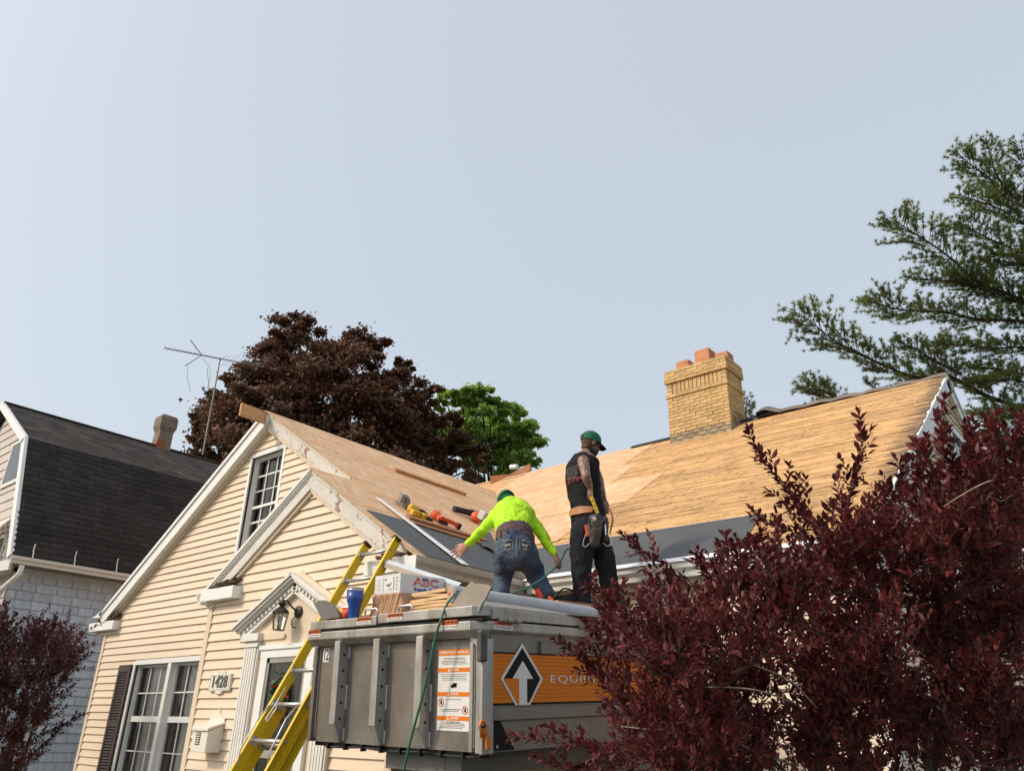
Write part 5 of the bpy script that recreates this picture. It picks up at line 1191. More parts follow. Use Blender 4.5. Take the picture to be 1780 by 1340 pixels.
# decking the workers stand on
for i, (a0, a1, b0, b1, c0, c1, lb) in enumerate(((-1.55, -.35, 1.15, 2.2, .09, .15, 'lowest plywood offcut under the two workers'), (-1.5, -.42, 1.25, 2.15, .152, .20, 'middle plywood offcut under the two workers'), (-1.05, -.40, 1.3, 2.1, .202, .245, 'reddish board ends under the boots of the bending worker'))):
    o_ = thing('plywood_offcut', tuple(C((a0 + a1) / 2, (b0 + b1) / 2, c0)), lb, 'board'); m = CB(); m.cbox(a0, a1, b0, b1, c0, c1); m.build('board', [WOODX, PLYX, WOODR][i], o_, bevel=.003)
hs_ = thing('air_hose', tuple(C(-.5, 0, 0)), 'green air hose hanging down the front of the container', 'hose')
def smooth_path(P, n=8):
    P = [A3(*p) for p in P]; out = []
    for i in range(len(P) - 1):
        p0, p1, p2, p3 = P[max(i - 1, 0)], P[i], P[i + 1], P[min(i + 2, len(P) - 1)]
        for k in range(n):
            t = k / n; out.append(.5 * ((2 * p1) + (-p0 + p2) * t + (2 * p0 - 5 * p1 + 4 * p2 - p3) * t * t + (-p0 + 3 * p1 - 3 * p2 + p3) * t ** 3))
    return out + [P[-1]]
hp = [onY(992, 953, 5.75), onY(984, 956, 5.65), onY(974, 975, 5.5), onY(950, 1000, 5.2), onY(920, 1019, 5.05), onY(893, 1030, 4.9), fr(873, 1034, 1.1), fr(850, 1030, .7), fr(826, 1022, .45), fr(800, 1025, .27), fr(788, 1036, .14), fr(776, 1052, .04), fr(766, 1078, -.02), fr(757, 1108, -.03), fr(745, 1165, -.03), fr(733, 1215, -.03), fr(718, 1270, -.02), fr(708, 1310, -.02), fr(699, 1360, -.02), fr(690, 1450, 0), A3(-4.15, 3.6, .02)]
m = MB(); m.tube(smooth_path(hp), .0085, 8); m.build('hose', HOSE, hs_, smooth=True)

# ------------------------------------------------------------------ tools and boards on the roof
def wp(x, y, o=0.): return onP(x, y, WS(5, 0, o), WN)
SV, YV = A3(-CA, 0, SA), A3(0, 1, 0)
bd_ = thing('roof_batten', tuple(wp(745, 835)), 'thin plank lying across the plywood high on the left slope', 'board')
p0, p1 = wp(685, 816, .02), wp(807, 858, .02); pm_ = p0 * .48 + p1 * .52
m = MB(); m.bar(p0, p1, .10, .05, up=WN); m.build('board', pm('brown_batten', (.45, .22, .09), .7, var=.25, vs=4, bump=.3, bs=40, stretch=(8, 1, 8)), bd_, bevel=.003)
m = MB(); m.bar(p0 * .55 + p1 * .45 + WN * .02, p0 * .32 + p1 * .68 + WN * .027, .102, .006, up=WN); m.build('cleat', WOODN, bd_)
bd_ = thing('roof_batten', tuple(wp(775, 917)), 'long reddish toe board along the top of the grey membrane', 'board')
p0, p1 = wp(709, 899, .03), wp(846, 941, .03)
m = MB(); m.bar(p0, p1, .09, .045, up=WN); m.build('board', WOODR, bd_, bevel=.003)
m = MB(); m.bar(p0 * .27 + p1 * .73 + WN * .0255, p0 * .21 + p1 * .79 + WN * .0255, .06, .004, up=WN); m.build('knot_patch', WOODN, bd_)
m = MB(); m.bar(p0 + SV * -.1 - WN * .01, p1 - SV * .1 - WN * .01, .09, .02, up=WN); m.build('lower_board', WOODR, bd_, bevel=.003)
sw = thing('cordless_saw', tuple(wp(718, 885)), 'yellow cordless saw with a grey guard on the left slope', 'saw')
m = MB(); c = wp(703, 873, .06); m.lathe(c - YV * .03, YV + SV * .3, [(0, .075), (.02, .09), (.03, .09), (.05, .07)], 18); m.build('blade_guard', pm('cast_grey_metal', (.22, .21, .2), .45, metal=.5, var=.2, vs=20), sw)
m = MB(); m.obox(wp(706, 879, .012), YV * .12 - SV * .05, SV * .05 + YV * .02, WN * .003); m.obox(wp(697, 865, .10), YV * .012, SV * .03, WN * .05); m.build('base_plate', MATS['cast_grey_metal'], sw)
m = MB(); a, b = wp(711, 881, .06), wp(727, 888, .055); m.lathe(a, b - a, [(0, .04), (.02, .05), (.10, .05), (.13, .045), (.14, .03)], 14); m.obox(wp(722, 891, .04), YV * .06, SV * .035, WN * .03); m.build('motor', YPLAST, sw, bevel=.004)
m = MB(); a, b = wp(727, 888, .06), wp(741, 896, .045); m.tube([a, (a + b) / 2 + WN * .02, b], [.03, .022, .028], 10); m.build('handle', BLACKMET, sw, smooth=True)
m = MB(); m.obox(wp(738, 897, .04), YV * .045, SV * .04, WN * .03); m.build('motor_cap', YPLAST, sw, bevel=.01); m = MB(); m.obox(wp(745, 902, .03), YV * .035, SV * .045, WN * .025); m.build('battery', BLACKMET, sw, bevel=.006)
na = thing('framing_nailer', tuple(wp(775, 905)), 'orange framing nailer lying on the plywood by the toe board', 'nailer')
m = MB(); a, b = wp(753, 892, .06), wp(767, 903, .05); m.lathe(a, b - a, [(0, .03), (.01, .055), (.06, .055), (.10, .04), (.14, .04), (.16, .02)], 14); m.build('head', ORANGEP, na, smooth=False)
m = MB(); m.bar(wp(765, 899, .07), wp(795, 912, .05), .045, .05, up=WN); m.build('magazine', ORANGEP, na, bevel=.008)
m = MB(); m.bar(wp(762, 905, .03), wp(778, 911, .03), .03, .03, up=WN); m.build('grip', BLACKMET, na, bevel=.004); m = MB(); m.obox(wp(797, 914, .04), YV * .02, SV * .03, WN * .035); m.build('battery', BLACKMET, na, bevel=.004)
m = MB(); m.tube([wp(763, 893, .09), wp(763, 888, .12), wp(765, 884, .15)], .004, 5); m.tube([wp(766, 893, .09), wp(768, 888, .13), wp(768, 884, .14)], .004, 5); m.build('belt_hook', REDTXT, na)
bw = thing('leaf_blower', tuple(wp(830, 895)), 'orange leaf blower with a long black tube behind the bending worker', 'blower')
a, b = wp(789, 884, .05), wp(866, 903, .09)
m = MB(); d = b - a; L = np.linalg.norm(d); m.lathe(a, d, [(0, .036), (.01, .040), (L * .3, .040), (L * .32, .044), (L * .36, .044), (L * .38, .048), (L, .052)], 18); m.build('tube', RUBBER, bw, smooth=False)
m = MB(); m.lathe(wp(826, 905, .02), WN, [(0, .06), (.03, .085), (.08, .08), (.12, .05), (.125, .01)], 20); m.build('housing', ORANGEP, bw, smooth=True)
m = MB(); m.obox(wp(843, 897, .14), YV * .08, SV * .06, WN * .06); m.build('engine', pm('light_grey_plastic', (.5, .48, .45), .5), bw, bevel=.015); m = MB(); m.tube([wp(835, 905, .15), wp(846, 905, .24), wp(858, 915, .2)], .014, 8); m.build('handle', BLACKMET, bw)
ms = thing('membrane_scrap', tuple(wp(855, 935)), 'dark scrap of membrane behind the bending worker', 'scrap')
m = MB(); P_ = [wp(839, 925, .03), wp(852, 925, .05), wp(862, 945, .06), wp(868, 962, .05), wp(850, 952, .04), wp(836, 948, .03)]; m.prism(P_, WN * .006); m.build('sheet', MEMBR, ms)

# ------------------------------------------------------------------ people
HF = A3(B[2][0], B[2][1], 0); HF /= np.linalg.norm(HF); HR = A3(HF[1], -HF[0], 0)
def vp(F, x, y, d=0.): r = ray(x, y); P0 = F + HF * d; return CAM + r * ((P0 - CAM) @ HF) / (r @ HF)
def limb(m, pts, side, seg=16, cap=True):
    """pts: (centre, radius along side, radius across)"""
    P = [A3(*p[0]) for p in pts]; n = len(P); ra_ = [p[1] for p in pts]; rb_ = [p[2] for p in pts]; T = []
    for i in range(n):
        t = P[min(i + 1, n - 1)] - P[max(i - 1, 0)]; T.append(t / (np.linalg.norm(t) + 1e-9))
    rings = [(P[i], T[i], ra_[i], rb_[i]) for i in range(n)]
    if cap:
        e0 = min(ra_[0], rb_[0]); e1 = min(ra_[-1], rb_[-1])
        rings = [(P[0] - T[0] * e0 * .85, T[0], ra_[0] * .45, rb_[0] * .45), (P[0] - T[0] * e0 * .5, T[0], ra_[0] * .85, rb_[0] * .85)] + rings + [(P[-1] + T[-1] * e1 * .5, T[-1], ra_[-1] * .85, rb_[-1] * .85), (P[-1] + T[-1] * e1 * .85, T[-1], ra_[-1] * .45, rb_[-1] * .45)]
    V = []
    for c, t, a, b in rings:
        s = A3(*side) - t * (A3(*side) @ t); s /= np.linalg.norm(s) + 1e-9; u = np.cross(t, s)
        for k in range(seg):
            q = 2 * math.pi * k / seg; V.append(c + s * a * math.cos(q) + u * b * math.sin(q))
    N = len(rings); Fs = [(i * seg + k, i * seg + (k + 1) % seg, (i + 1) * seg + (k + 1) % seg, (i + 1) * seg + k) for i in range(N - 1) for k in range(seg)]
    Fs += [tuple(range(seg - 1, -1, -1)), tuple((N - 1) * seg + k for k in range(seg))]
    m.add(V, Fs)
def ball(m, c, X, Y, Z, n=10):
    V = []; Fs = []
    for i in range(1, n):
        th = math.pi * i / n
        for j in range(2 * n): p = math.pi * j / n; V.append(A3(*c) + A3(*X) * math.sin(th) * math.cos(p) + A3(*Y) * math.sin(th) * math.sin(p) + A3(*Z) * math.cos(th))
    V += [A3(*c) + A3(*Z), A3(*c) - A3(*Z)]; k = 2 * n; R = n - 1
    for i in range(R - 1):
        for j in range(k): Fs.append((i * k + j, i * k + (j + 1) % k, (i + 1) * k + (j + 1) % k, (i + 1) * k + j))
    for j in range(k): Fs += [(R * k, (j + 1) % k, j), (R * k + 1, (R - 1) * k + j, (R - 1) * k + (j + 1) % k)]
    m.add(V, Fs)
def remesh(m, name, mat, parent, vox=.009, smooth=4, folds=0., fsize=.09):
    o = m.build(name, mat, None, fix=True)
    r = o.modifiers.new('r', 'REMESH'); r.mode = 'VOXEL'; r.voxel_size = vox; r.use_smooth_shade = True
    s = o.modifiers.new('s', 'SMOOTH'); s.iterations = smooth; s.factor = .5
    if folds:
        tx = bpy.data.textures.new(name + '_folds', 'CLOUDS'); tx.noise_scale = fsize; tx.noise_depth = 2
        d = o.modifiers.new('d', 'DISPLACE'); d.texture = tx; d.strength = folds; d.mid_level = .5; d.texture_coords = 'GLOBAL'
    dg = bpy.context.evaluated_depsgraph_get(); me = bpy.data.meshes.new_from_object(o.evaluated_get(dg)); old = o.data
    bpy.data.objects.remove(o); bpy.data.meshes.remove(old); me.name = name
    me.transform(rootinv(parent)); me.materials.clear(); me.materials.append(mat)
    me.polygons.foreach_set('use_smooth', [True] * len(me.polygons)); return link(name, me, parent)
def hand(m, wrist, dirv, palm_n, thumb_side, curl, s=1., spread=.10):
    """palm with four fingers of unequal length and a thumb from the side of the palm"""
    d = A3(*dirv); d /= np.linalg.norm(d); n = A3(*palm_n); n = n - d * (n @ d); n /= np.linalg.norm(n); t = np.cross(n, d) * thumb_side
    W = A3(*wrist)
    limb(m, [(W - d * .02, .026 * s, .021 * s), (W + d * .02 * s, .034 * s, .018 * s), (W + d * .055 * s, .041 * s, .017 * s), (W + d * .085 * s, .040 * s, .014 * s)], t)
    for i, (o_, L) in enumerate(((.030, .068), (.010, .078), (-.010, .072), (-.029, .056))):
        p = W + (d * .088 + t * o_) * s; q = d * math.cos(spread * o_ * 30) + t * math.sin(spread * o_ * 30); pts = [(p - d * .012, .0095 * s, .0095 * s)]
        a = 0.
        for k, l in enumerate((.42, .32, .26)):
            a += curl * (.6 + .25 * k + .08 * i); v = q * math.cos(a) + n * math.sin(a); p = p + v * L * l * s; pts.append((p, (.0092 - .001 * k) * s, (.0088 - .001 * k) * s))
        limb(m, pts, t, 8)
    p = W + (d * .03 + t * .03) * s; pts = [(W + (d * .012 + t * .016) * s, .013 * s, .013 * s), (p, .0125 * s, .012 * s)]
    for k, l in enumerate((.035, .028)):
        v = d * .75 + t * (.65 - .25 * k) + n * (.25 + curl * .5 * (k + 1)); v /= np.linalg.norm(v); p = p + v * l * s; pts.append((p, (.0108 - .0015 * k) * s, (.010 - .0015 * k) * s))
    limb(m, pts, t, 8)
def head(m, c, up, fw, r=1.):
    up = A3(*up); up /= np.linalg.norm(up); fw = A3(*fw); fw = fw - up * (fw @ up); fw /= np.linalg.norm(fw); s = np.cross(fw, up); c = A3(*c)
    ball(m, c + up * .025 * r - fw * .008 * r, s * .074 * r, fw * .094 * r, up * .092 * r)
    ball(m, c - up * .045 * r + fw * .025 * r, s * .056 * r, fw * .066 * r, up * .068 * r)
    ball(m, c - up * .022 * r + fw * .094 * r, s * .013 * r, fw * .020 * r, up * .022 * r)      # nose
    ball(m, c + up * .018 * r + fw * .078 * r, s * .045 * r, fw * .014 * r, up * .010 * r)      # brow
    ball(m, c - up * .062 * r + fw * .078 * r, s * .024 * r, fw * .012 * r, up * .008 * r)      # lips
    ball(m, c - up * .090 * r + fw * .066 * r, s * .026 * r, fw * .022 * r, up * .020 * r)      # chin
    for e in (-1, 1): ball(m, c - up * .008 * r - fw * .012 * r + s * .077 * e * r, s * .010 * r, fw * .018 * r + s * .01 * e * r, up * .031 * r)   # ears
    return s, fw, up
def face(parent, c, s, fw, up, r=1.):
    m = MB()
    for e in (-1, 1): ball(m, c + up * .002 * r + fw * .081 * r + s * .030 * e * r, s * .012 * r, fw * .009 * r, up * .007 * r, 6)
    m.build('eyes', pm('eye_white', (.6, .58, .55), .2), parent, smooth=True)
def cap_on(parent, c, s, fw, up, r=1., brim=True, crown=CAPG, brimm=CAPG, drop=0., strap=True):
    m = MB(); V = []; n = 9; k = 26; C0 = c + up * (.036 - drop) * r - fw * (.006 + drop * .5) * r
    for i in range(n):
        th = math.pi / 2 * (1 - i / (n - .6))
        for j in range(k):
            p = 2 * math.pi * j / k; seam = 1 - .012 * (abs(math.sin(p * 3)) < .12)
            V.append(C0 + (s * .086 * math.cos(p) + fw * .105 * math.sin(p)) * r * math.sin(th) * seam + up * (.090 * math.cos(th) + (0 if i else -.022)) * r)
    V.append(C0 + up * .093 * r); m.add(V, [(i * k + j, i * k + (j + 1) % k, (i + 1) * k + (j + 1) % k, (i + 1) * k + j) for i in range(n - 1) for j in range(k)] + [((n - 1) * k + j, (n - 1) * k + (j + 1) % k, n * k) for j in range(k)])
    cp = m.build('cap', crown, parent, smooth=True)
    m = MB(); ball(m, C0 + up * .094 * r, s * .008 * r, fw * .008 * r, up * .004 * r, 5); m.build('button', crown, cp)
    m = MB()   # strap opening at the back shows hair
    if strap:
      m.prism([C0 - fw * .1065 * r + s * .032 * math.cos(a) * r + up * (-.004 + .026 * math.sin(a)) * r for a in np.linspace(0, math.pi, 9)], -fw * .002); m.build('strap_opening', HAIR, cp)

    if brim:
        V = []; Fq = []
        for i in range(13):
            a = math.radians(-72 + 12 * i)
            for j, rr_ in enumerate((1, 1.25, 1.5, 1.68)):
                st = (rr_ - 1) * math.cos(a) ** .7 if math.cos(a) > 0 else 0
                for z in (0, -.004): V.append(C0 + (s * .084 * math.sin(a) * (1 + .12 * st) + fw * (.098 * math.cos(a) + .115 * st)) * r + up * (-.014 - .045 * st * st - .02 * abs(math.sin(a)) * st * 2 + z) * r)
        for i in range(12):
            for j in range(3):
                q = i * 8 + j * 2; Fq += [(q, q + 8, q + 10, q + 2), (q + 1, q + 3, q + 11, q + 9)]
            q = i * 8 + 6; Fq.append((q, q + 8, q + 9, q + 1))
        rawmesh('brim', V, Fq, brimm, cp, smooth=True)
    return cp

# standing worker with the tool belt, back to the street, looking down to his right
FA = onY(1020, 1062, 5.72); FA = A3(FA[0], FA[1], 0) ; F0A = FA
a_ = lambda x, y, d=0.: vp(F0A, x, y, d)
pA = thing('person', (FA[0], FA[1], C(0, 2, .25)[2]), 'standing worker in black sleeveless shirt and green cap with tattooed arm', 'person', 'workers on the container')
fwA = HR * .90 + HF * .43; sA = np.cross(fwA, A3(0, 0, 1)); sA /= np.linalg.norm(sA)
TA = [(a_(1024, 916), .165, .125), (a_(1022, 900), .17, .12), (a_(1017, 868), .155, .112), (a_(1013, 838), .175, .125), (a_(1013, 812), .19, .125), (a_(1018, 797), .165, .10), (a_(1022, 789), .075, .07)]
hA, nA = a_(1027, 771, .0), a_(1022, 790)
shR, shL = a_(1014, 801, -.165), a_(1026, 799, .175)
elR, wrR = a_(1019, 829, -.255), a_(1026, 848, -.20)
elL, wrL = a_(1042, 834, .24), a_(1050, 868, .17)
hiR, hiL = a_(1018, 922, -.085), a_(1030, 922, .085)
knR, knL = a_(1010, 975, -.06), a_(1051, 968, .06)
anR, anL = a_(1013, 1040, -.03), a_(1063, 1036, .10)
def armsA(m, e=0.):
    limb(m, [(shR, .056 + e, .056 + e), (shR * .5 + elR * .5, .050 + e, .048 + e), (elR, .040 + e, .040 + e)], sA)
    limb(m, [(elR, .040 + e, .040 + e), (elR * .65 + wrR * .35, .042 + e, .040 + e), (wrR, .028 + e, .024 + e)], sA)
    limb(m, [(shL, .056 + e, .056 + e), (elL, .040 + e, .040 + e)], sA); limb(m, [(elL, .040 + e, .040 + e), (wrL, .027 + e, .024 + e)], sA)
def legsA(m, e, w_=1.):
    for h, k, a in ((hiR, knR, anR), (hiL, knL, anL)):
        limb(m, [(h, .095 * w_ + e, .10 * w_ + e), (h * .5 + k * .5, .080 * w_ + e, .082 * w_ + e), (k, .060 * w_ + e, .062 * w_ + e), (k * .6 + a * .4, .056 * w_ + e, .058 * w_ + e), (a, .040 * w_ + e, .045 * w_ + e)], sA)
m = MB(); limb(m, TA, sA, 24); armsA(m); legsA(m, 0); limb(m, [(nA, .056, .056), (nA * .4 + hA * .6 - A3(0, 0, .03), .052, .054)], sA)
s_h, f_h, u_h = head(m, hA, A3(0, 0, 1) - HF * .0 + HR * .22, fwA - A3(0, 0, .35), .98)
hand(m, wrR, a_(1026, 864, -.19) - wrR, fwA * .9 + HF * .2, 1, .62, .95); hand(m, wrL, A3(0, 0, -1) + fwA * .2, -sA, -1, .45, .95)
bodyA = remesh(m, 'body', SKINA, pA, .0062, 3); face(bodyA, hA, s_h, f_h, u_h)
m = MB(); ball(m, hA + u_h * .012 - f_h * .014, s_h * .079, f_h * .086, u_h * .080); ball(m, hA - u_h * .05 - f_h * .045, s_h * .055, f_h * .04, u_h * .035); m.build('hair', HAIR, pA, smooth=True)
m = MB(); ball(m, hA - u_h * .065 + f_h * .035, s_h * .062, f_h * .058, u_h * .045); m.build('beard', HAIR, pA, smooth=True)
cap_on(pA, hA, s_h, f_h, u_h, 1.0, brimm=BLACKC)
m = MB(); e = .014
limb(m, [(p[0], p[1] + e + (.012 if i < 4 else 0), p[2] + e + (.010 if i < 4 else 0)) for i, p in enumerate(TA[:6])] + [(TA[6][0] - A3(0, 0, .01), .082, .076)], sA, 24)
limb(m, [(shR * .72 + shL * .28, .070, .070), (shR * .93 + shL * .07, .061, .062)], sA, cap=False); limb(m, [(shL * .9 + shR * .1, .066, .064), (shL * .8 + elL * .2, .064, .062)], sA)
# keep the shirt above the belt line
shirtA = remesh(m, 'shirt', BLACKC, pA, .009, 3, .034, .11)
m = MB(); limb(m, [(a_(1023, 894), .182, .136), (a_(1024, 914), .186, .15), (a_(1024, 934), .165, .14)], sA, 24); legsA(m, .026, 1.14)
for k, a in ((knR, anR), (knL, anL)): limb(m, [(k * .3 + a * .7, .078, .080), (a + A3(0, 0, .03), .076, .078), (a - A3(0, 0, .02), .078, .080)], sA)
remesh(m, 'trousers', BLACKP, pA, .010, 3, .042, .12)
for a in (anR, anL):
    m = MB(); b = a - A3(0, 0, .05); limb(m, [(b - fwA * .05, .042, .05), (b + fwA * .05, .046, .045), (b + fwA * .15 - A3(0, 0, .01), .044, .032)], sA); limb(m, [(a, .052, .052), (b, .05, .055)], sA); remesh(m, 'boot', BOOT, pA, .01, 3)
def garment_print(parent, pts, mat, name, L):
    pass
# printed back: rows of small strokes and a larger red word, laid on the cloth of the back
from mathutils.bvhtree import BVHTree
def bvh(o):
    me = o.data; Mw = o.matrix_world if o.parent is None else (o.parent.matrix_world if o.parent.parent is None else o.parent.parent.matrix_world)
    bpy.context.view_layer.update(); Mw = o.matrix_world
    return BVHTree.FromPolygons([Mw @ v.co for v in me.vertices], [tuple(p.vertices) for p in me.polygons])
def drape(parent, tree, orig, xdir, ydir, nrm, strokes, mat, name, off=.003):
    """strokes: list of polygons in (x,y) metres projected along nrm on to the cloth"""
    m = MB(); X = Vector(xdir).normalized(); Y = Vector(ydir).normalized(); N_ = Vector(nrm).normalized()
    for pl in strokes:
        P = []
        for x, y in pl:
            o = Vector(orig) + X * x + Y * y - N_ * .5; h = tree.ray_cast(o, N_)
            if h[0] is None: break
            P.append(h[0] - N_ * off)
        if len(P) == len(pl): m.add(P, [tuple(range(len(P)))])
    if m.v: m.build(name, mat, parent, fix=False)
def glyphs(n, w_, h, th, seed, x0=0., y0=0.):
    r = random.Random(seed); out = []
    for i in range(n):
        x = x0 + i * w_ * 1.28
        for k in range(3):
            if r.random() < .8:
                if r.random() < .5: a = x + r.choice((0, w_ - th)); out.append([(a, y0), (a + th, y0), (a + th, y0 + h), (a, y0 + h)])
                else: b = y0 + r.choice((0, h / 2 - th / 2, h - th)); out.append([(x, b), (x + w_, b), (x + w_, b + th), (x, b + th)])
    return out
tA = bvh(shirtA)
st_ = []
for r_ in range(7): st_ += glyphs(9, .009, .011, .002, 40 + r_, -.085, .055 - r_ * .018)
drape(shirtA, tA, a_(1000, 822, -.1), HR, A3(0, 0, 1) + HR * .18, HF, st_, pm('pale_print', (.22, .21, .2), .8), 'small_print')
drape(shirtA, tA, a_(1000, 828, -.1), HR, A3(0, 0, 1) + HR * .1, HF, glyphs(6, .019, .032, .006, 77, -.085, -.055), pm('coral_print', (.55, .09, .06), .8), 'red_lettering')
# tool belt
m = MB(); V = []
for i in range(40):
    q = 2 * math.pi * i / 40; c0 = a_(1020, 893) + sA * .186 * math.cos(q) + np.cross(A3(0, 0, 1), sA) * .142 * math.sin(q) + A3(0, 0, -.02 * math.sin(q + 1)); o_ = (c0 - a_(1020, 893)); o_[2] = 0; o_ /= np.linalg.norm(o_)
    for z in (-.017, .017):
        for k in (0, .006): V.append(c0 + A3(0, 0, z) + o_ * k)
for i in range(40):
    p, q = 4 * i, 4 * ((i + 1) % 40); m.f += [(p, q, q + 2, p + 2), (p + 1, p + 3, q + 3, q + 1), (p + 2, q + 2, q + 3, p + 3), (p, p + 1, q + 1, q)]; m.m += [0] * 4
m.v = [tuple(v) for v in V]; tbelt = m.build('tool_belt', LEATHD, pA)
V = []
for i in range(15):
    q = math.radians(-125 + 8 * i); c0 = a_(1020, 892) + sA * .194 * math.cos(q) + fwA * .150 * math.sin(q); hz = .036 - .012 * abs(i - 7) / 7
    V += [c0 + A3(0, 0, -hz - .012 * (i / 14)), c0 + A3(0, 0, hz - .012 * (i / 14))]
rawmesh('belt_pad', V, [(2 * i, 2 * i + 2, 2 * i + 3, 2 * i + 1) for i in range(14)], LEATHER, tbelt, smooth=True)
def pouch(x, y, d, w_, dp, h, mat, name):
    m = MB(); c = a_(x, y, d); limb(m, [(c + A3(0, 0, h / 2), w_ * 1.08, dp * 1.1), (c, w_, dp), (c - A3(0, 0, h / 2) + HF * .01, w_ * .82, dp * .8)], HR, 14); return remesh(m, name, mat, tbelt, .008, 2, .012, .05)
pouch(1033, 928, -.24, .055, .045, .17, LEATHD, 'pouch'); pouch(1036, 915, -.20, .062, .04, .15, LEATHD, 'pouch'); pouch(1051, 920, -.12, .035, .05, .17, LEATHD, 'pouch')
for x_, y_, d_, w_ in ((1033, 919, -.24, .060), (1036, 908, -.20, .066), (1051, 911, -.12, .04)):
    c = a_(x_, y_, d_); m = MB(); m.tube([c + HR * w_ * math.cos(t) + HF * .045 * math.sin(t) + A3(0, 0, .018 * math.cos(t * 2)) for t in np.linspace(0, 6.283, 17)], .0055, 6); m.build('pouch_rim', pm('worn_leather_edge', (.16, .11, .085), .6, var=.2), tbelt)
m = MB(); m.bar(a_(1030, 914, -.275), a_(1033, 900, -.27), .012, .02, up=HF); m.build('tape', YPLAST, tbelt); m = MB(); m.bar(a_(1026, 918, -.28), a_(1024, 902, -.27), .010, .012, up=HF); m.build('handle', BLACKMET, tbelt)
m = MB(); m.tube(smooth_path([a_(1018, 928, -.24), a_(1013, 946, -.25), a_(1018, 950, -.26), a_(1024, 944, -.25)], 5), .004, 6); m.build('hammer_loop', STEEL, tbelt); m = MB(); m.tube(smooth_path([a_(1060, 925, -.14), a_(1062, 944, -.15), a_(1055, 949, -.16), a_(1049, 944, -.15)], 5), .004, 6); m.build('hammer_loop', STEEL, tbelt)
m = MB(); m.bar(a_(1018, 912, -.24), a_(1021, 932, -.25), .022, .016, up=HF); m.build('knife', ORANGEP, tbelt)
m = MB(); m.bar(a_(1031, 898, -.25), a_(1037, 912, -.25), .034, .02, up=HF); m.bar(a_(1052, 912, -.18), a_(1053, 930, -.19), .012, .012, up=HF); m.build('chisel', STEEL, tbelt)
m = MB(); V = []; pth = smooth_path([a_(1048, 893, -.05), a_(1052, 882, -.06), a_(1058, 882, -.06), a_(1063, 892, -.05), a_(1065, 905, -.05), a_(1062, 918, -.06), a_(1060, 928, -.08)], 5)
for p in pth: V += [p - HF * .012 - HR * .011, p + HF * .012 + HR * .011]
rawmesh('belt_tail', V, [(2 * i, 2 * i + 2, 2 * i + 3, 2 * i + 1) for i in range(len(pth) - 1)], LEATHER, tbelt, smooth=True)
hm = thing('square', tuple(a_(1028, 870, -.2)), 'yellow level held down in the tattooed hand of the standing worker', 'tool')
m = MB(); m.bar(a_(1027.5, 863, -.225), a_(1039, 892, -.24), .030, .014, up=HF); m.build('body', YPLAST, hm, bevel=.002); m = MB()
for t in (.25, .55, .8): c = a_(1027.5, 863, -.2335) * (1 - t) + a_(1039, 892, -.2485) * t; m.obox(c, HR * .007, A3(0, 0, .004), HF * .001)
m.build('marks', INK, hm)

# bending worker in the lime shirt
FB = onY(940, 1045, 5.33); FB = A3(FB[0], FB[1], 0)
b_ = lambda x, y, d=0.: vp(FB, x, y, d)
pB = thing('person', (FB[0], FB[1], C(0, 1.6, .25)[2]), 'bending worker in lime yellow shirt and blue jeans reaching both arms down', 'person', 'workers on the container')
sB = HR
TB = [(b_(897, 962, .0), .15, .14), (b_(896, 948, .02), .165, .14), (b_(895, 932, .05), .155, .115), (b_(893, 912, .16), .16, .115), (b_(892, 895, .29), .18, .12), (b_(891, 884, .40), .155, .10), (b_(888, 877, .47), .08, .08)]
hB, nB = b_(879, 873, .57), b_(887, 879, .47)
s1, s2 = b_(869, 889, .34), b_(914, 891, .34)
e1, w1_ = b_(846, 914, .24), b_(813, 946, .20)
e2, w2_ = b_(941, 928, .22), b_(962, 961, .12)
h1, h2 = b_(882, 958, .0), b_(911, 958, .0)
k1, k2 = b_(874, 1003, .13), b_(931, 1000, .16)
n1_, n2_ = b_(866, 1050, .0), b_(951, 1032, .06)
def armsB(m, e=0.):
    for s, l, w in ((s1, e1, w1_), (s2, e2, w2_)):
        limb(m, [(s, .056 + e, .058 + e), (s * .5 + l * .5, .047 + e, .047 + e), (l, .039 + e, .040 + e)], sB); limb(m, [(l, .039 + e, .040 + e), (l * .65 + w * .35, .038 + e, .038 + e), (w, .026 + e, .023 + e)], sB)
def legsB(m, e, w_=1.):
    for h, k, a in ((h1, k1, n1_), (h2, k2, n2_)):
        limb(m, [(h, .092 * w_ + e, .10 * w_ + e), (h * .5 + k * .5, .080 * w_ + e, .085 * w_ + e), (k, .062 * w_ + e, .064 * w_ + e), (k * .55 + a * .45, .054 * w_ + e, .056 * w_ + e), (a, .038 * w_ + e, .042 * w_ + e)], sB)
m = MB(); limb(m, TB, sB, 24); armsB(m); legsB(m, 0); limb(m, [(nB, .054, .054), (nB * .4 + hB * .6, .052, .052)], sB)
s_h, f_h, u_h = head(m, hB, hB - nB + A3(0, 0, .02), HF * .25 - A3(0, 0, 1), .98)
hand(m, w1_, b_(789, 966, .16) - w1_, HF + A3(0, 0, -.3), 1, .14, 1.08, .30); hand(m, w2_, b_(974, 982, .10) - w2_, -HR * .4 + HF * .5 - A3(0, 0, .3), -1, .52, .98)
bodyB = remesh(m, 'body', SKINB, pB, .0062, 3); face(bodyB, hB, s_h, f_h, u_h)
m = MB(); ball(m, hB + u_h * .012 - f_h * .014, s_h * .079, f_h * .086, u_h * .080); m.build('hair', HAIR, pB, smooth=True)
cap_on(pB, hB, s_h, f_h, u_h, 1.03, drop=.03, strap=False)
m = MB(); ball(m, hB + u_h * .015 - f_h * .028, s_h * .086, f_h * .088, u_h * .088); m.build('cap_back', CAPG, pB, smooth=True)
m = MB(); e = .016
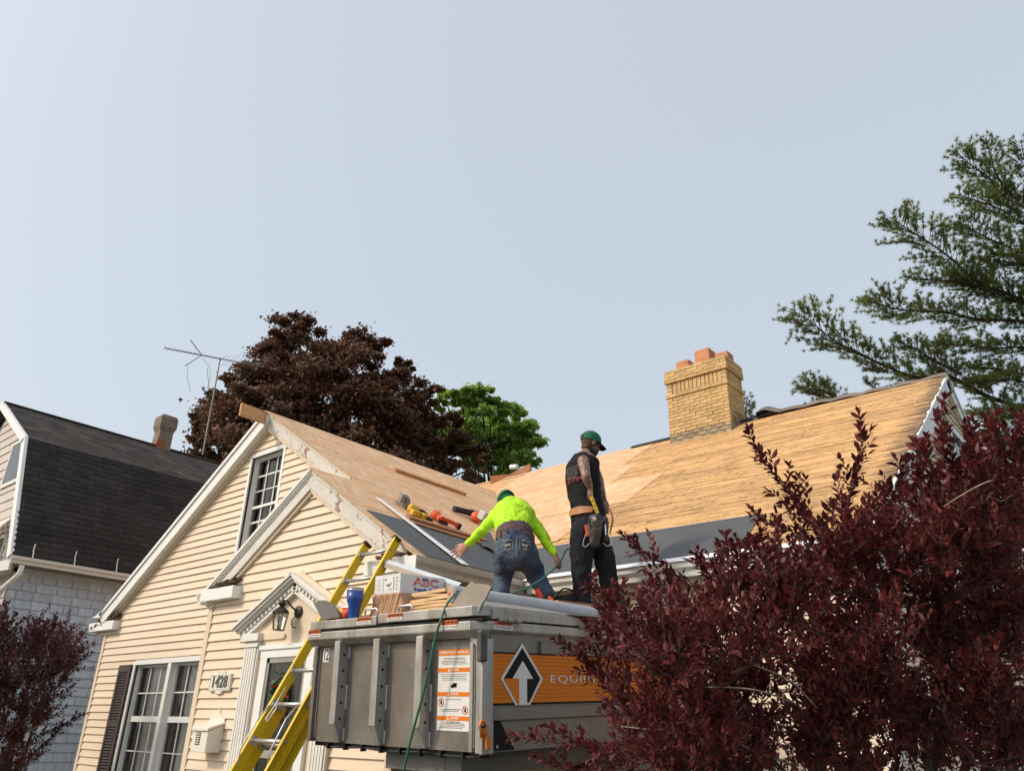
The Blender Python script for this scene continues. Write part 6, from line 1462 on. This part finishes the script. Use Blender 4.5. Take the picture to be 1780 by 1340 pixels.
limb(m, [(TB[2][0] * .45 + TB[3][0] * .55, .168, .128), (TB[3][0], .18, .135), (TB[4][0], .20, .14), (TB[5][0], .172, .118), (TB[6][0], .09, .088)], sB, 24); armsB(m, .012)
limb(m, [(w1_ * .85 + e1 * .15, .046, .044), (w1_ * .95 + e1 * .05, .044, .04)], sB, cap=True)
shirtB = remesh(m, 'shirt', HIVIS, pB, .008, 2, .034, .085)
m = MB(); limb(m, [(TB[2][0] * .92 + TB[1][0] * .08, .168, .128), (TB[2][0] * .6 + TB[3][0] * .4, .167, .127)], sB, 24); remesh(m, 'undershirt', UNDER, pB, .009, 2, .016, .035)
m = MB(); limb(m, [(b_(896, 938, .035), .162, .132), (b_(896, 950, .01), .176, .155), (b_(897, 964, 0), .165, .155)], sB, 24); legsB(m, .020, 1.06)
for k, a in ((k1, n1_), (k2, n2_)): limb(m, [(k * .3 + a * .7, .070, .074), (a, .072, .076)], sB)
ball(m, b_(884, 957, -.05), HR * .085, HF * .09, A3(0, 0, .09)); ball(m, b_(909, 957, -.05), HR * .085, HF * .09, A3(0, 0, .09))
jB = remesh(m, 'trousers', JEANS, pB, .009, 2, .034, .09)
m = MB(); V = []; cB = b_(895.5, 934.5, .045)
for i in range(40):
    q = 2 * math.pi * i / 40; o_ = sB * math.cos(q) * .171 + HF * .142 * math.sin(q)
    for z in (-.021, .021):
        for k in (1., 1.03): V.append(cB + o_ * k + A3(0, 0, z))
for i in range(40):
    p, q = 4 * i, 4 * ((i + 1) % 40); m.f += [(p, q, q + 2, p + 2), (p + 1, p + 3, q + 3, q + 1), (p + 2, q + 2, q + 3, p + 3), (p, p + 1, q + 1, q)]; m.m += [0] * 4
m.v = [tuple(v) for v in V]; beltB = m.build('belt', LEATHB, pB)
m = MB()
for q in (-2.35, -1.95, -1.57, -1.15, -.8):
    c = cB + sB * math.cos(q) * .178 + HF * .149 * math.sin(q); m.obox(c, HR * .008, HF * .004, A3(0, 0, .03))
m.build('belt_loop', JEANS, beltB)
tJ = bvh(jB)
STI = pm('pale_stitching', (.48, .40, .26), .8)
sti = []
def ln(pts, th=.0035):
    for (x0, y0), (x1, y1) in zip(pts, pts[1:]):
        d = A3(x1 - x0, y1 - y0); L_ = np.linalg.norm(d); n = A3(-d[1], d[0]) / L_ * th / 2; k = max(1, int(L_ / .02))
        for i in range(k):
            a = A3(x0, y0) + d * i / k; b = A3(x0, y0) + d * (i + 1) / k; sti.append([tuple(a - n), tuple(b - n), tuple(b + n), tuple(a + n)])
for sg in (-1, 1):
    x = lambda v: sg * v
    ln([(x(.03), .055), (x(.034), -.04)], .002); ln([(x(.045), -.06), (x(.08), -.075), (x(.10), -.06)], .002); ln([(x(.127), -.02), (x(.125), .05)], .002); ln([(x(.045), .05), (x(.07), .062), (x(.10), .048), (x(.12), .058)], .006); ln([(x(.045), .022), (x(.08), .018), (x(.112), .026)], .007)
    ln([(x(.05), .01), (x(.10), .008)], .009); ln([(x(.05), -.02), (x(.07), -.04), (x(.09), -.018), (x(.108), -.035)], .003)
    if sg > 0: ln([(.065, -.0), (.07, -.02), (.085, -.024), (.095, -.008)], .006)
ln([(0, .08), (.002, -.10)], .003)
drape(jB, tJ, b_(897, 951, -.1), HR, A3(0, 0, 1), HF, sti, STI, 'pocket_stitching', .002)
tS = bvh(shirtB); drape(shirtB, tS, b_(893, 869, 0), HR + A3(0, 0, -.1), A3(0, 0, 1), HF, glyphs(8, .010, .009, .003, 5, -.02, .0), pm('dark_print', (.03, .05, .02), .8), 'lettering')
for a in (n1_, n2_):
    m = MB(); b = a - A3(0, 0, .04); f2 = HF * .8 + HR * (.6 if a is n2_ else -.1); limb(m, [(b - f2 * .05, .045, .045), (b + f2 * .06, .046, .042), (b + f2 * .16 - A3(0, 0, .01), .044, .03)], HR); limb(m, [(a, .05, .05), (b, .05, .05)], HR); remesh(m, 'boot', BOOT, pB, .01, 3)
kn = thing('utility_knife', tuple(b_(968, 975, .1)), 'red and black snips held in the right hand of the bending worker', 'tool')
m = MB(); m.bar(b_(962, 968, .10), b_(970, 984, .09), .018, .014, up=HF); m.build('grip', REDTXT, kn, bevel=.003); m = MB(); m.bar(b_(970, 984, .09), b_(974, 990, .09), .012, .008, up=HF); m.build('jaws', BLACKMET, kn)
kg = thing('staple_gun', tuple(b_(938, 1032, -.1)), 'red tool with an orange tip lying by the boot of the bending worker', 'tool')
m = MB(); m.bar(b_(934, 1024, -.15), b_(941, 1038, -.15), .035, .03, up=HF); m.bar(b_(937, 1036, -.15), b_(943, 1040, -.15), .03, .02, up=HF); m.build('body', REDTXT, kg, bevel=.005)
m = MB(); m.bar(b_(953, 1038, -.18), b_(961, 1043, -.18), .03, .02, up=HF); m.bar(b_(930, 1026, -.16), b_(932, 1034, -.16), .012, .012, up=HF); m.build('tip', ORANGEP, kg, bevel=.004)
tbg = thing('tool_bag', tuple(b_(985, 1045, .1)), 'black open tool bag between the boots of the two workers', 'bag')
m = MB(); c = b_(984, 1046, .12); ball(m, c, HR * .13, HF * .09, A3(0, 0, .06)); ball(m, c + HR * .05 + A3(0, 0, .02), HR * .08, HF * .07, A3(0, 0, .05)); remesh(m, 'bag', BLACKC, tbg, .01, 2, .03, .06)
m = MB(); m.tube(smooth_path([c + HR * -.09 + A3(0, 0, .03), c + HR * -.03 + A3(0, 0, .11), c + HR * .05 + A3(0, 0, .10), c + HR * .10 + A3(0, 0, .02)], 5), .008, 6); m.build('handle', BLACKC, tbg)

# ------------------------------------------------------------------ plants
def inpoly(x, y, P):
    c = False; n = len(P)
    for i in range(n):
        (x0, y0), (x1, y1) = P[i], P[(i + 1) % n]
        if (y0 > y) != (y1 > y) and x < (x1 - x0) * (y - y0) / (y1 - y0) + x0: c = not c
    return c
LEAF = np.array([(0, 0, 0), (0, .33, .02), (0, .68, .03), (0, 1, -.07), (-.17, .28, .09), (-.185, .60, .10), (.17, .28, .09), (.185, .60, .10)], float)
LEAFQ = np.array([(0, 1, 4, 4), (0, 6, 1, 1), (1, 2, 5, 4), (1, 6, 7, 2), (2, 3, 5, 5), (2, 7, 3, 3)])
LEAFT = np.array([(0, 1, 4), (0, 6, 1), (1, 2, 5), (1, 5, 4), (1, 6, 7), (1, 7, 2), (2, 3, 5), (2, 7, 3)])
def unit(a): return a / (np.linalg.norm(a, axis=-1, keepdims=True) + 1e-9)
def leaves_mesh(name, P, D, Nn, S_, mat, parent, T=LEAF, Fc=LEAFT, kind='stuff'):
    Y = unit(D); X = unit(np.cross(Y, Nn)); Z = np.cross(X, Y); n = len(P)
    V = P[:, None, :] + S_[:, None, None] * (T[None, :, 0, None] * X[:, None, :] + T[None, :, 1, None] * Y[:, None, :] + T[None, :, 2, None] * Z[:, None, :])
    Fq = (Fc[None] + (np.arange(n) * len(T))[:, None, None]).reshape(-1, 3)
    return rawmesh(name, V.reshape(-1, 3), Fq, mat, parent, smooth=False, kind=kind)
def twig_leaves(path, step, size, r):
    """alternate leaves along a polyline; returns arrays"""
    P, D, N_, S_ = [], [], [], []
    seg = [np.linalg.norm(path[i + 1] - path[i]) for i in range(len(path) - 1)]; tot = sum(seg); t = tot * .08; k = r.uniform(0, 6)
    while t < tot:
        q = t; i = 0
        while i < len(seg) - 1 and q > seg[i]: q -= seg[i]; i += 1
        d = (path[i + 1] - path[i]) / seg[i]; p = path[i] + d * q
        a = np.cross(d, A3(0, 0, 1)); a /= np.linalg.norm(a) + 1e-9; b = np.cross(a, d); k += 2.4
        rad = a * math.cos(k) + b * math.sin(k); v = d * r.uniform(.5, .95) + rad * r.uniform(.5, 1) + A3(0, 0, .12)
        P.append(p); D.append(v); N_.append(A3(0, 0, 1) * .7 + b * .5 + A3(*[r.gauss(0, .35) for _ in range(3)])); S_.append(size * r.choice((r.uniform(.4, .8), r.uniform(.7, 1.1), r.uniform(.9, 1.4)))); t += step * r.uniform(.7, 1.3)
    for j in range(3):
        d = path[-1] - path[-2]; d /= np.linalg.norm(d); P.append(path[-1]); D.append(d + A3(*[r.gauss(0, .3) for _ in range(3)])); N_.append(A3(0, -.2, 1)); S_.append(size * r.uniform(.5, .95))
    return P, D, N_, S_
def arc(a, b, sag, n=6, side=None):
    a = A3(*a); b = A3(*b); return [a * (1 - t) + b * t + A3(0, 0, sag) * math.sin(math.pi * t) + (side if side is not None else 0) * math.sin(math.pi * t) for t in np.linspace(0, 1, n)]
def plum(root, polyg, drange, ntw, shoots, focus, leaf, tlen, step, seed, base, single, nlimb=11, skip=None, seg=5, mat=None):
    """trunk base > crooked limbs > forking boughs > leafy twigs, every level rooted on the one before"""
    r = random.Random(seed); d0, d1 = drange
    limbs = []; xs = [p[0] for p in polyg]; ys = [p[1] for p in polyg]
    def pick(ylim=0):
        for _ in range(4000):
            x, y = r.uniform(min(xs), max(xs)), r.uniform(min(ys), max(ys) - ylim)
            if inpoly(x, y, polyg): return x, y
    for i in range(nlimb):
        x, y = pick(40); e = dep(x, y, r.uniform(d0 + .1, d1 - .05)); j = base + A3(r.uniform(-.1, .1), r.uniform(-.1, .1), .45 + r.uniform(0, .3))
        q = arc(j, e, r.uniform(-.02, .12), 9); q = [p + A3(r.gauss(0, .03), r.gauss(0, .03), r.gauss(0, .03)) * (k > 1) for k, p in enumerate(q)]
        limbs.append([base + A3(r.uniform(-.05, .05), r.uniform(-.05, .05), 0)] + q)
    for Lb in limbs:
        m = MB(); sp = smooth_path(Lb, 3); m.tube(sp, list(np.linspace(.028, .005, len(sp))), 7); m.build('branch', BARK, root, smooth=True)
    LP = np.array([p for L_ in limbs for p in smooth_path(L_, 5)[12:]]); tw = MB()
    def grow(q, e, sag, n, r0, r1, wob):
        pa_ = arc(q, e, sag, n); pa_ = [p + (A3(r.gauss(0, wob), r.gauss(0, wob), r.gauss(0, wob)) if 0 < k < n - 1 else 0) for k, p in enumerate(pa_)]
        sp = smooth_path(pa_, 2); tw.tube(sp, list(np.linspace(r0, r1, len(sp))), 4, caps=False); return sp
    pts = [LP]
    for i in range(nlimb * 9):     # boughs
        x, y = pick(); e = dep(x, y, r.uniform(d0, d1)); q = LP[np.argmin(np.linalg.norm(LP - e, axis=1) + np.maximum(0, LP[:, 2] - e[2] + .1) * 2)]
        if np.linalg.norm(q - e) < .15: continue
        pts.append(np.array(grow(q, e, -.02, 6, .006, .003, .018))[3:])
    BP = np.concatenate(pts)
    P, D, N_, S_ = [], [], [], []
    def leafy(path):
        a = twig_leaves(path, step, leaf, r); P.extend(a[0]); D.extend(a[1]); N_.extend(a[2]); S_.extend(a[3])
    n = 0; tries = 0
    while n < ntw and tries < ntw * 30:
        tries += 1; x, y = r.uniform(min(xs), max(xs)), r.uniform(min(ys), max(ys))
        if not inpoly(x, y, polyg) or (skip and r.random() < skip(x, y)): continue
        e = dep(x, y, r.uniform(d0, d1)); cost = np.linalg.norm(BP - e, axis=1) + np.maximum(0, BP[:, 2] - e[2]) * 1.2
        q = BP[np.argpartition(cost, 6)[r.randrange(6)]]; v = e - q; L_ = np.linalg.norm(v)
        out = unit(e - dep(focus[0], focus[1], (d0 + d1) / 2)); v = unit(unit(v) * .55 + out * .55 + A3(0, 0, .35) + A3(r.gauss(0, .3), r.gauss(0, .3), r.gauss(0, .2)))
        st = q if L_ < tlen * 1.6 else e - v * tlen
        if L_ >= tlen * 1.6: grow(q, st, -.02, 4, .003, .0022, .01)
        e2 = st + v * tlen * r.uniform(.6, 1.2); leafy(grow(st, e2, -.02 * r.random(), 4, .0028, .0012, .008)); n += 1
    for (x0, y0), (x1, y1), dp in shoots:
        a, b = dep(x0, y0, dp + .1), dep(x1, y1, dp); q = BP[np.argmin(np.linalg.norm(BP - a, axis=1))]; grow(q, a, -.03, 4, .004, .003, .01)
        mid = grow(a, b, -.03, 6, .0032, .0012, .010); leafy(mid); leafy([p + A3(.003, .003, 0) for p in mid[2:]])
        for k in range(8):
            p = mid[1 + int(k * (len(mid) - 3) / 8)]; d = unit(b - a); sd = unit(np.cross(d, A3(r.gauss(0, 1), r.gauss(0, 1), r.gauss(0, 1)))); L_ = tlen * .62 * (1 - k / 11)
            leafy([p, p + (d * .8 + sd * .6) * L_ * .5, p + (d * .95 + sd * .75 + A3(0, 0, .1)) * L_])
    tw.build('twigs', TWIG, root, fix=False, kind='stuff')
    P, D, N_, S_ = map(np.array, (P, D, N_, S_))
    if single:   # the leaves that show largest are objects of their own
        c = (P - CAM) @ B.T; px, py = CX + F_PX * c[:, 0] / c[:, 2], CY + F_PX * c[:, 1] / c[:, 2]
        ok = (px > 20) & (px < 1760) & (py > 20) & (py < 1320); sc = np.where(ok, S_ / c[:, 2], 0); idx = np.argsort(-sc)[:single]
        me = bpy.data.meshes.new('leaf'); me.from_pydata(LEAF.tolist(), [], [tuple(f) for f in LEAFT]); me.materials.append(PLUM); me.update()
        for i in idx:
            Y = unit(D[i]); X = unit(np.cross(Y, N_[i])); Z = np.cross(X, Y); M_ = Matrix.Identity(4)
            for k in range(3): M_[k][0] = X[k] * S_[i]; M_[k][1] = Y[k] * S_[i]; M_[k][2] = Z[k] * S_[i]; M_[k][3] = P[i][k]
            inst('leaf', me, M_, root)
        keep = np.ones(len(P), bool); keep[idx] = False; P, D, N_, S_ = P[keep], D[keep], N_[keep], S_[keep]
    print('plum leaves', len(P))
    leaves_mesh('foliage', P, D, N_, S_, mat or PLUM, root)

bb = dep(1500, 1340, 3.75); bb[2] = 0
pt = thing('plum_tree', tuple(bb), 'big purple leaved plum tree filling the right foreground', 'tree')
POLY1 = [(1090, 1360), (1100, 1290), (1065, 1235), (1100, 1180), (1080, 1110), (1075, 1085), (1120, 1070), (1165, 1055), (1210, 1030), (1290, 1010), (1335, 950), (1385, 930), (1440, 925), (1500, 920), (1560, 900), (1600, 850), (1650, 800), (1690, 835), (1800, 840), (1800, 1360)]
SH = [((1420, 920), (1300, 748), 3.5), ((1440, 930), (1370, 850), 3.6), ((1470, 930), (1492, 718), 3.6), ((1620, 860), (1640, 692), 3.2), ((1600, 860), (1610, 760), 3.3), ((1700, 850), (1690, 730), 3.2), ((1190, 1000), (1082, 930), 3.9), ((1090, 1190), (962, 1112), 3.7), ((1140, 1290), (888, 1278), 3.7),
      ((1130, 1320), (950, 1262), 3.6), ((1410, 930), (1306, 886), 3.7), ((1540, 900), (1574, 800), 3.5), ((1720, 860), (1730, 722), 3.0), ((1760, 860), (1776, 722), 3.0), ((1260, 1020), (1205, 962), 3.9), ((1090, 1080), (1032, 1002), 3.8), ((1160, 1080), (1130, 1004), 3.9), ((1130, 1360), (930, 1316), 3.6), ((1110, 1230), (992, 1128), 3.8),
      ((1300, 1000), (1262, 930), 3.9), ((1100, 1150), (1012, 1080), 3.8), ((1280, 990), (1325, 925), 3.8), ((1060, 1130), (1055, 1035), 3.9), ((1190, 1060), (1160, 1000), 4.0)]
def gaps(x, y):   # thinner where wall and gutter show through
    g = 0
    for cx_, cy_, rr_, k in ((1150, 1045, 50, .55), (1225, 1020, 50, .6), (1290, 975, 40, .5), (1690, 810, 55, .55), (1610, 850, 50, .3), (1110, 1260, 50, .3)):
        if math.hypot(x - cx_, y - cy_) < rr_: g = max(g, k)
    return g
plum(pt, POLY1, (3.05, 4.45), 2450, SH, (1480, 1500), .046, .24, .0115, 11, bb, 300, nlimb=14, skip=gaps)
for P_ in ([(1190, 1205, 3.5), (1215, 1196, 3.3), (1255, 1194, 3.2), (1320, 1200, 3.1), (1380, 1222, 3.2)], [(1080, 1262, 3.5), (1150, 1268, 3.4), (1230, 1262, 3.4), (1300, 1300, 3.3), (1380, 1330, 3.4)], [(1640, 880, 3.1), (1690, 850, 3.05), (1725, 835, 3.05), (1760, 830, 3.1)], [(1235, 1100, 3.3), (1300, 1150, 3.2), (1370, 1180, 3.2), (1420, 1230, 3.2)]):
    m = MB(); sp = smooth_path([dep(*q) for q in P_], 4); m.tube(sp, list(np.linspace(.0022, .0042, len(sp))), 5); m.build('bare_twig', TWIGL, pt, smooth=True)
b2_ = dep(20, 1300, 10.3); b2_[2] = 0
pt2 = thing('plum_tree', tuple(b2_), 'small purple leaved plum tree at the left edge before the grey shingled wall', 'tree')
POLY2 = [(-60, 1370), (-60, 1075), (12, 1075), (45, 1100), (85, 1085), (120, 1100), (150, 1112), (150, 1150), (115, 1195), (90, 1220), (85, 1260), (50, 1300), (40, 1370)]
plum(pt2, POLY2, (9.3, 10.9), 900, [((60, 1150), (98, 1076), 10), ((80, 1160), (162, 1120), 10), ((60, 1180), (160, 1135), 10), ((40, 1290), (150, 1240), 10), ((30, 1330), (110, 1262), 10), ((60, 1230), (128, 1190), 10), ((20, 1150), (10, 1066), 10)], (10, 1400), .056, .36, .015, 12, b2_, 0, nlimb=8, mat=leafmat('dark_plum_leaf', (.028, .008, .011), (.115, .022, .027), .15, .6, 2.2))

def broadleaf(root, lobes, D0, leaf, n, mat, seed, trunk_px):
    r = np.random.default_rng(seed); P = []; N_ = []; tot = sum(l[2] ** 2 for l in lobes)
    C_ = []
    for x, y, rp in lobes:
        R = rp / F_PX * D0; c = dep(x, y, D0 + r.normal(0, 1.2)); C_.append((c, R)); k = int(n * rp * rp / tot); ncl = max(6, int(26 * (rp / 60) ** 2))
        dirs = unit(r.normal(size=(ncl, 3)) + A3(0, 0, .25)); rad = r.uniform(.45, 1.22, ncl) ** .7
        cc = c + dirs * (R * rad)[:, None]; idx = r.integers(0, ncl, k)
        off = r.normal(size=(k, 3)) * A3(.30, .30, .15) * (R * .62) * r.uniform(.45, 1.15, ncl)[idx][:, None]; P.append(cc[idx] + off); N_.append(unit(dirs[idx] * .5 + A3(0, 0, .6) + r.normal(size=(k, 3)) * .45))
    P = np.concatenate(P); N_ = np.concatenate(N_); k = len(P)
    D = np.cross(N_, r.normal(size=(k, 3))) - A3(0, 0, .35)
    T = np.array([(0, -.5, 0), (.46, -.16, .10), (.14, .12, .06), (.05, .55, -.12), (-.18, .14, .10), (-.44, -.05, .02)]); Fc = np.array([(0, 1, 2), (0, 2, 3), (0, 3, 4), (0, 4, 5)])
    leaves_mesh('crown', P, D, N_, leaf * r.uniform(.6, 1.25, k), mat, root, T, Fc)
    b = dep(trunk_px[0], trunk_px[1], D0) - A3(0, 0, 1.0); t0 = A3(b[0], b[1], 0); m = MB(); m.tube([t0, t0 + (b - t0) * .5, b], [.40, .30, .22], 12); m.build('trunk', BARK, root)
    m = MB()
    for c, R in C_: m.tube(smooth_path([t0 + (b - t0) * .8, (b + c) / 2 - A3(0, 0, .3), c + A3(0, 0, R * .4)], 3), list(np.linspace(.07, .02, 7)), 6)
    m.build('limbs', pm('far_limb_bark', (.03, .024, .02), .95), root, kind='stuff')  # limbs darker than the trunk bark, so they stand out less
t1 = dep(570, 860, 30.); tr = thing('copper_maple', (t1[0], t1[1], 0), 'broad dark copper leaved tree rising behind the gable roof', 'tree')
L1 = [(515, 618, 66), (470, 640, 50), (450, 690, 60), (400, 720, 50), (372, 705, 28), (362, 765, 45), (335, 782, 30), (620, 645, 55), (655, 640, 42), (668, 665, 46), (580, 700, 80), (690, 715, 55), (735, 720, 38), (760, 765, 50), (800, 800, 42), (812, 790, 30), (480, 740, 90), (640, 770, 80), (400, 780, 55), (540, 590, 34), (505, 575, 26), (600, 600, 22), (425, 655, 26), (720, 760, 60), (560, 640, 45), (700, 640, 18), (745, 690, 22), (395, 662, 14), (340, 745, 22), (700, 800, 60), (560, 800, 70), (780, 745, 25), (835, 815, 18)]
broadleaf(tr, L1, 30., .165, 112000, MAPLE, 3, (570, 860))
t2 = dep(860, 860, 36.); tr = thing('green_tree', (t2[0], t2[1], 0), 'bright green leafy tree between the copper tree and the sky', 'tree')
L2 = [(835, 700, 30), (850, 720, 42), (885, 745, 42), (905, 730, 22), (870, 780, 50), (905, 785, 36), (830, 770, 50), (915, 765, 22), (818, 690, 18), (850, 815, 40), (895, 815, 35), (770, 692, 14), (762, 705, 12), (925, 800, 14), (800, 740, 30), (800, 705, 26), (790, 770, 40), (835, 680, 18)]
broadleaf(tr, L2, 36., .21, 55000, GREEN, 4, (862, 860))

# white pine: long limbs with fans of needle tufts
pb = dep(2200, 700, 16.8); pi_ = thing('pine_tree', (pb[0], pb[1], 0), 'tall white pine whose long limbs reach in from the right', 'tree')
m = MB(); m.tube([(pb[0], pb[1], 0), (pb[0], pb[1], 8), (pb[0], pb[1], 18)], [.38, .30, .08], 12); m.build('trunk', BARK, pi_)
LIMBS = [  # px polylines from tip to trunk, width of the fan in m, start/end depth
    ([(1380, 541), (1410, 560), (1450, 592), (1490, 612), (1530, 632), (1590, 655), (1650, 655), (1720, 690), (1800, 715), (1960, 760)], .62, 15.2, 16.5),
    ([(1560, 590), (1600, 612), (1640, 635), (1670, 650)], .42, 15.4, 15.9),
    ([(1505, 522), (1535, 532), (1580, 540), (1640, 543), (1700, 555), (1800, 565), (1960, 640)], .55, 15.2, 16.5),
    ([(1549, 378), (1580, 400), (1620, 425), (1660, 455), (1700, 490), (1800, 530), (1960, 600)], .62, 15.2, 16.5),
    ([(1570, 480), (1620, 487), (1670, 490), (1720, 500)], .32, 15.6, 16.0),
    ([(1665, 385), (1690, 400), (1730, 420), (1800, 450), (1960, 520)], .5, 15.4, 16.5),
    ([(1660, 262), (1685, 285), (1720, 310), (1760, 350), (1960, 440)], .5, 15.5, 16.5),
    ([(1713, 240), (1722, 270), (1735, 310), (1770, 350)], .34, 15.8, 16.3),
    ([(1665, 338), (1700, 350), (1740, 365), (1800, 400), (1960, 470)], .42, 15.6, 16.5),
    ([(1625, 597), (1670, 600), (1730, 605), (1800, 610), (1960, 680)], .45, 15.4, 16.5),
    ([(1775, 245), (1785, 300), (1800, 350), (1960, 430)], .5, 15.8, 16.5),
    ([(1655, 470), (1700, 500), (1760, 520), (1960, 590)], .45, 15.8, 16.5),
    ([(1700, 450), (1750, 455), (1800, 470), (1960, 560)], .6, 15.9, 16.5),
    ([(1690, 665), (1740, 660), (1780, 665), (1960, 730)], .5, 15.6, 16.5), ([(1700, 720), (1750, 725), (1800, 730), (1960, 800)], .6, 15.8, 16.5), ([(1680, 640), (1720, 640), (1780, 650)], .4, 15.8, 16.3), ([(1680, 760), (1740, 770), (1800, 780), (1960, 840)], .8, 15.8, 16.5), ([(1700, 830), (1760, 840), (1960, 880)], .8, 15.8, 16.5),
    ([(1388, 672), (1410, 680), (1440, 692), (1480, 705), (1560, 730)], .40, 15.6, 16.2), ([(1400, 655), (1420, 672), (1450, 690)], .3, 15.7, 16.0), ([(1300, 690), (1296, 715), (1300, 740)], .34, 17, 17.3), ([(1505, 660), (1512, 668), (1530, 680)], .14, 15.6, 15.8),
]
P, D, S_ = [], [], []; rp = random.Random(5); br = MB()
for li, (px, wd, da, db) in enumerate(LIMBS):
    pts = [dep(x, y, da + (db - da) * i / (len(px) - 1)) for i, (x, y) in enumerate(px)]
    if px[-1][0] > 1900: pts.append(A3(pb[0], pb[1], pts[-1][2] - .5))
    sp = smooth_path(pts, 8)
    m = MB(); m.tube(sp, list(np.linspace(.006, .014 + .0045 * len(px), len(sp))), 6); m.build('limb', BARK, pi_, smooth=True)
    Ls = np.cumsum([0] + [np.linalg.norm(sp[i + 1] - sp[i]) for i in range(len(sp) - 1)]); tot = Ls[-1]; t = .02
    while t < tot * .97:
        i = min(np.searchsorted(Ls, t), len(sp) - 1); p = sp[i]; d = unit(sp[max(i - 1, 0)] - sp[min(i + 1, len(sp) - 1)])
        c = (p - CAM) @ B.T; inview = CX + F_PX * c[0] / c[2] < 1850
        prof = min(1, .28 + t / .9) * (1 if t < 3.2 else max(.5, 1 - (t - 3.2) * .25))
        if inview:
            for e in (-1, 1):
                sd = unit(np.cross(d, A3(0, 0, 1))) * e; L_ = wd * prof * rp.uniform(.5, 1.45)
                v = unit(d * rp.uniform(.5, 1.1) + sd * rp.uniform(.3, 1.) + A3(0, 0, rp.uniform(-.25, .5))); q = p + v * L_ + A3(0, 0, .05)
                pa_ = [p, p + v * L_ * .5, q]; br.tube(pa_, [.007, .005, .003], 4, caps=False); k = max(2, int(L_ / .055))
                for j in range(k):
                    u = (j + .6) / k
                    if u < .38: continue
                    c0 = p + (q - p) * u
                    if rp.random() < .5: c0 = c0 + unit(A3(rp.gauss(0, 1), rp.gauss(0, 1), rp.gauss(.3, .8))) * rp.uniform(.02, .14)
                    P.append(c0); D.append(v + A3(0, 0, .35)); S_.append(rp.uniform(.075, .115))
        t += .062
br.build('twigs', BARK, pi_, fix=False, kind='stuff')
P, D, S_ = np.array(P), unit(np.array(D)), np.array(S_); nn_ = 22; k = len(P)
rr_ = np.random.default_rng(9); dd_ = unit(D[:, None, :] * .75 + rr_.normal(size=(k, nn_, 3)) * .62); sd_n = unit(np.cross(dd_, rr_.normal(size=(k, nn_, 3))))
base = P[:, None, :] + rr_.normal(size=(k, nn_, 3)) * .008; tip = base + dd_ * (S_[:, None, None] * rr_.uniform(.7, 1.15, (k, nn_, 1))) - A3(0, 0, .008)
V = np.stack([base - sd_n * .0060, base + sd_n * .0060, tip], 2).reshape(-1, 3); Fq = np.arange(len(V)).reshape(-1, 3)
rawmesh('needles', V, Fq, PINE, pi_, kind='stuff')
# low hedge line and far trees keep the horizon closed behind the houses
print('objects', len(bpy.data.objects), 'tris ~', sum(len(o.data.polygons) for o in bpy.data.objects if o.type == 'MESH' and not (o.data.users > 50)))
